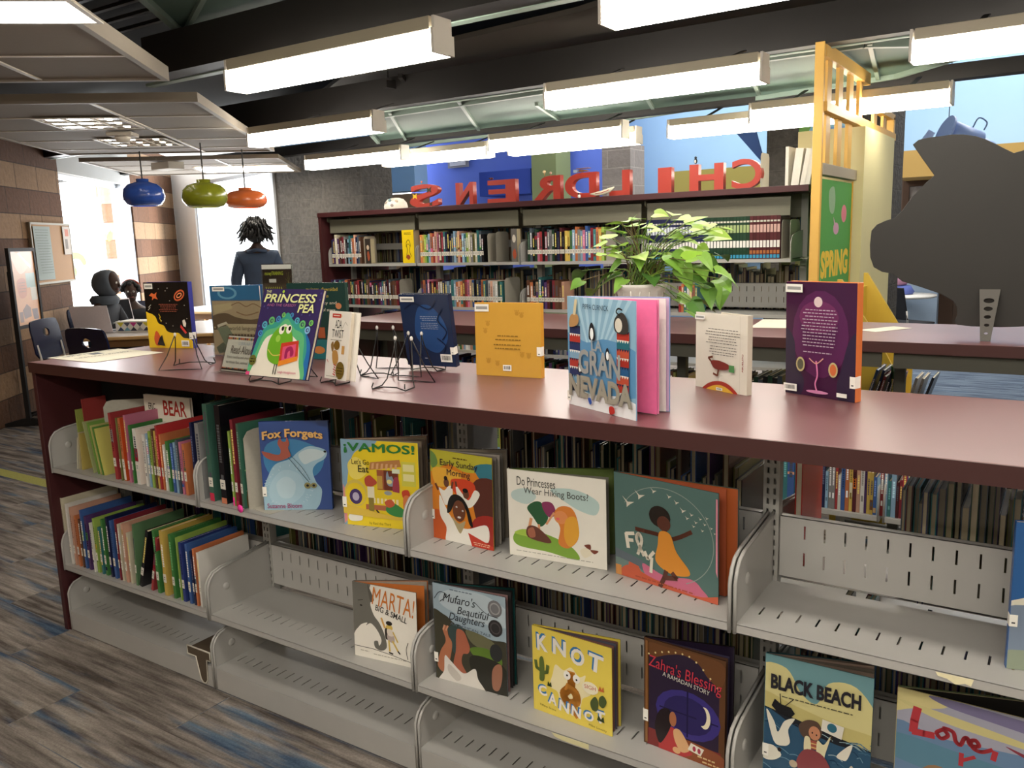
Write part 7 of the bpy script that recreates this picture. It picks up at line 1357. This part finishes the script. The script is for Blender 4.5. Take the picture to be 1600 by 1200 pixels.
# round blue ceiling speaker lamp
p = at(1475, 206, 'y', 6.4); t = empty('spotlight', (p.x, 6.4, p.z)); tag(t, 'pale blue round spotlight housing hanging above the pig board', 'spotlight')
SPB = mat('pale_blue_enamel', '#8ea9e0', rough=.4)
ax = Vector((.75, .45, -.35)).normalized(); r_ = 29/1315*(Vector(p)-CAM).dot(CF)*.5*2*.5*1.0
R_ = .14
b = MB(); b.tube([Vector((0, 0, 0)), ax*.02], R_, 28); b.tube([ax*.02, ax*.30], [R_*.8, R_*.75], 24); b.tube([ax*.3, ax*.42], [R_*.5, R_*.45], 16); b.build('housing', SPB, t)
b = MB(); b.prism([(-.02, -.12), (.04, -.12), (.04, .05), (-.02, .05)], .01, M=Matrix.Translation((-.13, .02, -.02)) @ Matrix.Rotation(.6, 4, 'Y')); b.build('barn_door', SPB, t)
b = MB(); b.tube([(0.02, .1, .12), (0.02, .1, 4.5-p.z)], .004, 6, lin('#555555')); b.build('cable', MATTE, t)
b = MB(); b.tube(spline([(.2, .1, .02), (.24, .12, .1), (.3, .14, .06), (.28, .14, 0)], 4), .006, 6, lin('#7088b0')); b.build('handle', MATTE, t)
# ================================================================== LEFT SIDE: sign stand, cork board, tables, chairs, people
def wl(px, py, off=0): q = atn(px, py, *WN, WC+off); return q
def wallthing(name, label, cat, off): t = empty(name, WO+Vector((WN[0], WN[1], 0))*off, WROT); tag(t, label, cat); return t
def sz(px, py, off=0): q = wl(px, py, off); return ((q-WO).dot(WD), q.z)
cb = wallthing('cork_board', 'framed tan cork board with papers on the left block wall', 'notice board', .03)
s0, zt0 = sz(40, 347); s1, _ = sz(103, 351); zb0 = sz(61, 445)[1]
b = MB(); b.box((s0, 0, zb0), (s1, .02, zt0), lin('#a87c48')); b.build('cork_panel', MATTE, cb)
for a, c in (((s0, -.006, zt0-.02), (s1, .022, zt0)), ((s0, -.006, zb0), (s1, .022, zb0+.02)), ((s0, -.006, zb0), (s0+.02, .022, zt0)), ((s1-.02, -.006, zb0), (s1, .022, zt0))): b = MB(); b.box(a, c, lin('#b8b4a8')); b.build('frame_rail', MATTE, cb)
def flatp(label, s0, z0, s1, z1, art, off=.04, name='notice'):
    t = wallthing(name, label, 'notice', off); b = MB(); b.box((s0, 0, z0), (s1, .001, z1), art.L[0][1]); art.put(b, s1-s0, z1-z0, Matrix.Translation((s0, -.001, z0)), eps=1e-4); b.build('sheet', MATTE, t)
A = Art('#8f9a94'); A.lines('#6a746e', .1, .9, tuple(.06+.05*k for k in range(17)), .012, center=False); a_, b_ = sz(42, 350), sz(80, 436); flatp('grey printed schedule pinned on the left of the cork board', a_[0]+.02, b_[1]+.0, a_[0]+.42*(s1-s0), a_[1]-.02, A)
A = Art('#c9bfb4'); A.R('#c87860', .3, .1, .8, .35); A.R('#8a8078', .2, .45, .6, .8); flatp('small flyer pinned at the right edge of the cork board', s1-.22, zt0-.32, s1-.04, zt0-.03, A)
# floor sign stand
off = .2
st = wallthing('poster_stand', 'black floor stand with an orange poster beside the block wall', 'poster stand', off)
a0 = sz(10, 386, off); a1 = sz(50, 388, off); ax0, ax1 = a0[0], a1[0]; zt1 = 1.56; zp = sz(30, 515, off)[1]
for xx in (ax0, ax1): b = MB(); b.box((xx-.018, -.018, 0.03), (xx+.018, .018, 1.36), lin('#15110f')); b.build('upright', MATTE, st)
b = MB(); fr_ = [(ax0-.012, zp), (ax1+.012, zp), (ax1+.012, zt1), (ax0-.012, zt1)]; b.prism(fr_, .03, M=Matrix.Translation((0, -.016, 0)), holes=[[(ax0+.02, zp+.03), (ax1-.02, zp+.03), (ax1-.02, zt1-.03), (ax0+.02, zt1-.03)]], col=lin('#1d1714')); b.build('poster_frame', MATTE, st)
for xx in (ax0, ax1): b = MB(); b.prism([(-.26, 0), (.26, 0), (.26, .015), (.04, .07), (-.04, .07), (-.26, .015)], .03, M=Matrix(((0, 1, 0, xx-.015), (1, 0, 0, 0), (0, 0, 1, 0), (0, 0, 0, 1))), col=lin('#15110f')); b.build('foot', MATTE, st)
b = MB(); b.tube([(ax0, 0, .08), (ax1, 0, .08)], .012, 8, lin('#15110f')); b.build('cross_bar', MATTE, st)
A = Art('#d89a62'); A.B('#e0b890', (.0, .0), (.4, .05), (.7, .2), (.3, .3)); A.P('#e8dcd0', (.3, .02), (.4, .02), (.85, .2), (.8, .24)); A.R('#9ab0a4', .55, .3, .95, .5); A.R('#d8d0c0', .7, .5, .97, .68); A.B('#c87a4a', (.15, .4), (.5, .38), (.5, .6), (.2, .62)); A.P('#7a5a4a', (.25, .8), (.45, .72), (.6, .78), (.6, .9), (.3, .92)); A.R('#8a6a58', .1, .82, .25, .96); A.P('#6a5048', (.65, .8), (.9, .8), (.92, .95), (.7, .95)); A.lines('#9a6a40', .2, .5, (.42, .46, .5, .54), .01)
b = MB(); b.box((ax0+.02, -.008, zp+.03), (ax1-.02, .008, zt1-.03), lin('#c89060')); A.put(b, ax1-ax0-.04, zt1-zp-.06, Matrix.Translation((ax0+.02, -.0085, zp+.03)), eps=1e-4); b.build('poster', INK, st)
def table(cx, cy, w, d, rz, label, z=.75):
    t = empty('reading_table', (cx, cy, 0), rz); tag(t, label, 'table')
    b = MB(); b.box((-w/2, -d/2, z-.03), (w/2, d/2, z), lin('#c9a26a')); b.build('table_top', mat('maple_edge', attr=True, rough=.35, noise=.08, nscale=6), t, bevel=.008)
    b = MB(); b.box((-w/2+.02, -d/2+.02, z-.0005), (w/2-.02, d/2-.02, z+.0012), lin('#cfc9c4')); b.build('laminate_surface', mat('grey_laminate', attr=True, rough=.25), t)
    b = MB(); b.box((-w/2+.08, -d/2+.08, z-.1), (w/2-.08, d/2-.08, z-.03), lin('#8a6238')); b.build('apron', MATTE, t)
    for sx in (-1, 1):
        for sy in (-1, 1): b = MB(); b.tube([(sx*(w/2-.1), sy*(d/2-.1), z-.03), (sx*(w/2-.1), sy*(d/2-.1), 0)], [.032, .024], 12, lin('#b98a50')); b.build('leg', MATTE, t)
    return t
ta = math.atan2(D1.y, D1.x)
t1 = at(112, 530, 'z', .75); t1c = Vector((t1.x, t1.y, 0))+D1*.72+D2*.75
table(t1c.x, t1c.y, 1.4, 1.35, ta, 'maple edged reading table near the window, with laptops')
table(-5.6, 5.15, 1.3, .9, .2, 'maple table farther back near the white wall')
def chair2(x, y, rz, label):
    t = empty('library_chair', (x, y, 0), rz); tag(t, label, 'chair', 'navy plastic chairs around the reading table'); c = lin('#141a38')
    b = MB(); b.box((-.23, -.22, .43), (.23, .22, .45), c); b.build('seat', GLOSS, t, bevel=.012)
    hl = [ellipse(0, .22, .055, .038, n=14)]; o_ = spline([(-.2, 0), (.2, 0), (.235, .16), (.225, .3), (.15, .335), (-.15, .335), (-.225, .3), (-.235, .16)], 3, True)
    b = MB(); b.prism(o_, .016, M=Matrix.Translation((0, .21, .60)) @ Matrix.Rotation(-.14, 4, 'X'), holes=hl, col=c); b.build('backrest', GLOSS, t, bevel=.004)
    for sx in (-1, 1):
        b = MB(); b.tube([(sx*.2, -.2, 0), (sx*.19, -.17, .42), (sx*.19, .18, .42), (sx*.2, .23, .72)], .011, 8, lin('#a8a8ac')); b.build('frame_tube', STEELW, t)
        b = MB(); b.tube([(sx*.19, .12, .42), (sx*.21, .26, 0)], .011, 8, lin('#a8a8ac')); b.build('leg', STEELW, t)
    return t
c1_ = at(170, 518, 'z', .94); chair2(-3.02, 2.15, math.pi+.12, 'navy chair with a round hole in its back, nearest the counter')
c2_ = at(86, 515, 'z', .93); chair2(-4.1, 2.42, math.pi/2+.6, 'navy chair seen edge on beside the poster stand')
# laptops
def laptop(px, py, rz, label, open_=105, w=.31, d=.21, col='#d8cfd2', tilt=0):
    p = at(px, py, 'z', .752); t = empty('laptop', (p.x, p.y, .7515), rz); tag(t, label, 'laptop')
    b = MB(); b.box((-w/2, -d, 0), (w/2, 0, .014), lin('#b8b4b6')); b.build('base', MATTE, t, bevel=.003); b = MB(); b.box((-w/2+.02, -d+.07, .014), (w/2-.02, -.02, .016), lin('#2a2a2c')); b.build('keyboard', MATTE, t)
    M = Matrix.Translation((0, 0, .012)) @ Matrix.Rotation(math.radians(-(open_-90)), 4, 'X')
    b = MB(); b.box((-w/2, 0, 0), (w/2, .007, d), lin(col), M); b.build('lid', MATTE, t, bevel=.003); b = MB(); b.box((-w/2+.012, -.001, .012), (w/2-.012, 0, d-.012), lin('#15161a'), M); b.build('screen', GLOSS, t)
    return t
laptop(148, 521, math.pi+.55, 'pale laptop with its lid back towards the camera on the reading table', w=.36, d=.26)
laptop(194, 503, math.pi*.5+.25, 'open white laptop in front of the hooded person', 100, w=.3, d=.24)
A = Art('#e8e4da')
for k in range(5): A.P(['#d8c83a', '#5a5a68', '#c83a8a', '#4a4a58', '#d8c83a'][k], (.04+.18*k, .1), (.24+.18*k, .1), (.14+.18*k, .52)); A.P(['#3a4a6a', '#7ab0c0', '#3a3a48', '#a8a8a8', '#30304a'][k], (.14+.18*k, .52), (.24+.18*k, .9), (.04+.18*k, .9))
p = at(182, 519, 'z', .752); t = empty('patterned_box', (p.x, p.y, .752), .45); tag(t, 'white box with a colourful triangle pattern on the reading table', 'box'); b = MB(); b.box((0, 0, 0), (.36, .2, .1), lin('#e6e2d8')); A.put(b, .36, .1, Matrix.Translation((0, -.001, 0)), eps=1e-4); b.build('box_body', MATTE, t)
p = at(176, 507, 'z', .752); t = empty('paper_stack', (p.x, p.y, .752), .3); tag(t, 'low stack of papers on the reading table between the laptops', 'papers'); b = MB(); [b.box((.01*(k % 2), 0, .006*k), (.2+.01*(k % 2), .24, .006*k+.005), lin(['#e8e6e4', '#c8d0dc', '#f0eee8'][k])) for k in range(3)]; b.build('sheets', MATTE, t)
# ---------------- people
def skinmesh(name, J, E, R, m, parent, sub=2, loc=(0, 0, 0)):
    me = bpy.data.meshes.new(name); me.from_pydata(J, E, []); o = bpy.data.objects.new(name, me); COL.objects.link(o)
    s = o.modifiers.new('skin', 'SKIN'); s.use_smooth_shade = True; sv = me.skin_vertices[0].data
    for i, r in enumerate(R): sv[i].radius = r if isinstance(r, tuple) else (r, r); sv[i].use_root = (i == 0)
    ss = o.modifiers.new('sub', 'SUBSURF'); ss.levels = sub; ss.render_levels = sub
    me2 = bpy.data.meshes.new_from_object(o.evaluated_get(bpy.context.evaluated_depsgraph_get())); bpy.data.objects.remove(o)
    me2.materials.clear(); me2.materials.append(m); n = bpy.data.objects.new(name, me2); COL.objects.link(n); n.parent = parent; return n
SKIND = mat('dark_brown_skin', '#3a241a', rough=.5, noise=.05); DENIM = mat('dark_denim', '#2f3c50', rough=.85, noise=.22, nscale=14); HAIRB = mat('black_hair', '#0d0a09', rough=.7); JEAN = mat('dark_trousers', '#1c2230', rough=.85, noise=.1); SHOE = mat('black_shoe', '#141414', rough=.5); HOOD = mat('grey_hoodie', '#4a5058', rough=.9, noise=.15, nscale=20); DJK = mat('dark_jacket', '#191a20', rough=.8, noise=.1, nscale=15)
def hand(m, wrist, d, parent, s=1, side=1, mt=None, curl=.5):
    d = Vector(d).normalized(); r = d.cross(Vector((0, 0, 1)));
    r = r.normalized() if r.length > .1 else Vector((1, 0, 0)); n = r.cross(d)
    w = Vector(wrist); palm = w+d*.085*s
    J = [tuple(w), tuple(w+d*.04*s), tuple(palm)]; E = [(0, 1), (1, 2)]; R = [(.024*s, .018*s), (.036*s, .016*s), (.038*s, .015*s)]
    for k in range(4):
        off = r*(.027-.018*k)*s; L = (.07, .08, .075, .058)[k]*s; i = len(J)
        a = palm+off; b1 = a+d*L*.45; b2 = b1+(d*math.cos(curl)-n*math.sin(curl))*L*.35; b3 = b2+(d*math.cos(curl*2)-n*math.sin(curl*2))*L*.25
        J += [tuple(b1), tuple(b2), tuple(b3)]; E += [(2, i), (i, i+1), (i+1, i+2)]; R += [.0085*s, .008*s, .007*s]
    i = len(J); a = w+d*.03*s+r*side*.03*s; J += [tuple(a), tuple(a+(d+r*side*.7).normalized()*.04*s), tuple(a+(d+r*side*.3).normalized()*.07*s)]; E += [(1, i), (i, i+1), (i+1, i+2)]; R += [.011*s, .0095*s, .008*s]
    return skinmesh('hand', J, E, R, mt or SKIND, parent, 1)
def face(mb, c, fwd, s, skin, eye='#e8e4dc'):
    c = Vector(c); f = Vector(fwd).normalized(); r = f.cross(Vector((0, 0, 1))).normalized(); u = r.cross(f)
    def P(a, b_, d): return c+r*a*s+u*b_*s+f*d*s
    M = Matrix(((r.x, f.x, u.x, c.x), (r.y, f.y, u.y, c.y), (r.z, f.z, u.z, c.z), (0, 0, 0, 1)))
    mb.ball((0, 0, 0), 1, skin, 20, 14, sc=(.072*s, .092*s, .115*s), M=M)
    mb.ball((0, 0, 0), 1, skin, 14, 10, sc=(.052*s, .06*s, .05*s), M=M @ Matrix.Translation((0, .03*s, -.075*s)))
    mb.tube([P(0, .01, .09), P(0, -.02, .105), P(0, -.025, .09)], [.008*s, .014*s, .008*s], 8, skin)
    for e in (-1, 1):
        mb.ball(P(.03*e, .012, .083), .012*s, lin(eye), 8, 6); mb.ball(P(.03*e, .012, .092), .006*s, lin('#150f0c'), 6, 5); mb.ball(P(.074*e, -.0, -.005), .018*s, skin, 8, 6, sc=(.5, 1, 1.4))
    mb.tube([P(-.024, -.055, .082), P(0, -.056, .09), P(.024, -.055, .082)], .006*s, 6, lin('#6a3a34'))
# standing person, back to the camera
pp = at(404, 420, 'y', 4.6); PX_, PY_ = pp.x, 4.6; Pn = empty('person', (PX_, PY_, 0), math.radians(48)); tag(Pn, 'person in a dark denim jacket standing with their back to the camera', 'person')
# local frame: +y = facing away from the camera
body = [(0, 0, .95), (0, 0, 1.1), (0, .0, 1.28), (0, -.01, 1.42), (0, 0, 1.50), (0, .01, 1.56), (-.17, 0, 1.40), (-.25, .02, 1.14), (-.24, .1, .92), (.17, 0, 1.40), (.25, .02, 1.14), (.24, .1, .92), (-.1, 0, .9), (-.11, .02, .5), (-.11, 0, .09), (.1, 0, .9), (.11, .02, .5), (.11, 0, .09), (-.12, .12, .035), (.12, .12, .035)]
ed = [(0, 1), (1, 2), (2, 3), (3, 4), (4, 5), (3, 6), (6, 7), (7, 8), (3, 9), (9, 10), (10, 11), (0, 12), (12, 13), (13, 14), (0, 15), (15, 16), (16, 17), (14, 18), (17, 19)]
ra = [(.15, .11), (.13, .1), (.15, .11), (.14, .1), .055, .055, .06, .045, .032, .06, .045, .032, .085, .06, .045, .085, .06, .045, .04, .04]
skinmesh('body', body, ed, ra, SKIND, Pn)
skinmesh('jacket', [body[i] for i in (1, 2, 3, 6, 7, 8, 9, 10, 11)]+[(0, 0, .98), (0, -.01, 1.47)], [(0, 1), (1, 2), (2, 3), (3, 4), (4, 5), (2, 6), (6, 7), (7, 8), (0, 9), (2, 10)], [(.17, .13), (.185, .13), (.17, .12), .085, .066, .05, .085, .066, .05, (.175, .135), (.08, .075)], DENIM, Pn)
skinmesh('trousers', [body[0], body[12], body[13], (-.11, 0, .12), body[15], body[16], (.11, 0, .12)], [(0, 1), (1, 2), (2, 3), (0, 4), (4, 5), (5, 6)], [(.17, .13), .105, .078, .065, .105, .078, .065], JEAN, Pn)
for sx in (-1, 1):
    skinmesh('shoe', [(sx*.11, -.05, .05), (sx*.11, .03, .06), (sx*.12, .16, .04)], [(0, 1), (1, 2)], [.05, .055, .042], SHOE, Pn)
    hand(None, (sx*.24, .1, .92), (0, .25, -1), Pn, side=sx)
b = MB(); face(b, (0, .02, 1.645), (0.1, 1, .05), 1, lin('#3a241a')); hd_ = b.build('head', MATTE, Pn)
b = MB(); rh = random.Random(4); b.ball((0, -.012, 1.665), .118, (.01, .008, .007), 20, 12, sc=(1.02, 1.08, 1.05))
for k in range(260):
    th = rh.uniform(0, 2*math.pi); ph = rh.uniform(-.5, 1.3); d = Vector((math.cos(th)*math.cos(ph), math.sin(th)*math.cos(ph), math.sin(ph)))
    if d.y > .45 and d.z < .35: continue
    a = Vector((0, -.012, 1.665))+Vector((d.x*.1, d.y*.105, d.z*.105)); l = rh.uniform(.03, .085)
    e = a+d*rh.uniform(.02, .06)+Vector((rh.uniform(-.01, .01), 0, .012)); f_ = e+Vector((d.x*.03+rh.uniform(-.012, .012), d.y*.02, -l*rh.uniform(.5, 1))); g_ = f_+Vector((rh.uniform(-.02, .02)+d.x*.01, rh.uniform(-.015, .015), -rh.uniform(.005, .03)))
    b.tube([a, e, f_, g_], [.011, .012, .009, .003], 5, (.012, .009, .008))
b.build('hair', HAIRB, hd_)
b = MB(); b.tube([(-.1, -.06, 1.45), (0, -.1, 1.47), (.1, -.06, 1.45)], .02, 8); b.build('collar', DENIM, Pn)
# seated hooded person
def seated(px, py, y, rz, s, label, hood=True, coat=None, hatcol=None):
    p = at(px, py, 'y', y); t = empty('person', (p.x, y, 0), rz); tag(t, label, 'person'); t.scale = (s, s, s); z0 = .46
    B = [(0, 0, z0+.06), (0, -.02, z0+.28), (0, .0, z0+.46), (0, .05, z0+.57), (0, .08, z0+.63), (-.17, .02, z0+.44), (-.22, .12, z0+.22), (-.1, .32, z0+.3), (.17, .02, z0+.44), (.22, .12, z0+.22), (.1, .32, z0+.3), (-.1, .05, z0+.05), (-.11, .42, z0+.05), (-.11, .42, .08), (.1, .05, z0+.05), (.11, .42, z0+.05), (.11, .42, .08), (-.11, .53, .04), (.11, .53, .04)]
    E = [(0, 1), (1, 2), (2, 3), (3, 4), (2, 5), (5, 6), (6, 7), (2, 8), (8, 9), (9, 10), (0, 11), (11, 12), (12, 13), (0, 14), (14, 15), (15, 16), (13, 17), (16, 18)]
    R = [(.15, .11), (.14, .1), (.14, .1), .055, .05, .06, .045, .03, .06, .045, .03, .08, .06, .045, .08, .06, .045, .04, .04]
    skinmesh('body', B, E, R, SKIND, t)
    skinmesh('jacket', [B[i] for i in (0, 1, 2, 5, 6, 7, 8, 9, 10)]+[(0, .03, z0+.52)], [(0, 1), (1, 2), (2, 3), (3, 4), (4, 5), (2, 6), (6, 7), (7, 8), (2, 9)], [(.17, .13), (.17, .125), (.17, .12), .085, .068, .045, .085, .068, .045, (.085, .08)], coat or DJK, t)
    skinmesh('trousers', [B[0], B[11], B[12], (-.11, .42, .12), B[14], B[15], (.11, .42, .12)], [(0, 1), (1, 2), (2, 3), (0, 4), (4, 5), (5, 6)], [(.165, .12), .1, .078, .06, .1, .078, .06], JEAN, t)
    for sx in (-1, 1):
        skinmesh('shoe', [(sx*.11, .38, .05), (sx*.11, .45, .06), (sx*.11, .58, .04)], [(0, 1), (1, 2)], [.045, .05, .04], SHOE, t); hand(None, B[7 if sx < 0 else 10], (-sx*.4, .8, .1), t, side=-sx, curl=.7)
    b = MB(); face(b, (0, .11, z0+.72), (0, 1, -.15), 1, lin('#3a241a')); b.build('head', MATTE, t)
    if hood:
        b = MB(); prof = []
        Mh = Matrix.Translation((0, .075, z0+.715)) @ Matrix.Rotation(-math.pi/2+.15, 4, 'X')
        b.lathe([(.001, -.15), (.07, -.135), (.115, -.09), (.13, -.02), (.125, .04), (.105, .085), (.095, .08), (.112, .04), (.118, -.02), (.1, -.08)], 22, M=Mh, sy=1.12)
        b.lathe([(.12, -.11), (.15, -.15), (.13, -.2)], 20, c=(0, .03, z0+.7)); b.build('hood', HOOD, t)
    else:
        b = MB(); rr = random.Random(9)
        for k in range(60):
            th = rr.uniform(0, 6.28); ph = rr.uniform(-.1, 1.4); d = Vector((math.cos(th)*math.cos(ph), math.sin(th)*math.cos(ph), math.sin(ph)))
            if d.y > .5 and d.z < .5: continue
            b.ball(Vector((0, .1, z0+.735))+d*.1, .026, (.012, .009, .008), 7, 5)
        b.build('hair', HAIRB, t); b = MB(); b.tube([Vector((0, .1, z0+.74))+Vector((.112*math.cos(a), .0, .12*math.sin(a))) for a in [math.pi*k/12 for k in range(13)]], .012, 6, lin('#a8452c')); b.build('head_band', MATTE, t)
    return t
seated(158, 455, 3.35, -math.pi/2+.5, 1.0, 'seated person in a dark jacket with the grey hood up by the window', True)
seated(206, 462, 3.85, -math.pi/2-.6, .9, 'seated person with dark curly hair and a red head band at the table', False, DJK)
for (x, y, rz, l) in ((at(158, 455, 'y', 3.35).x, 3.35, math.pi/2+.5, 'navy chair under the hooded person'), (at(206, 462, 'y', 3.85).x, 3.85, math.pi/2-.6, 'navy chair under the person with the head band')):
    chair2(x, y, rz, l)
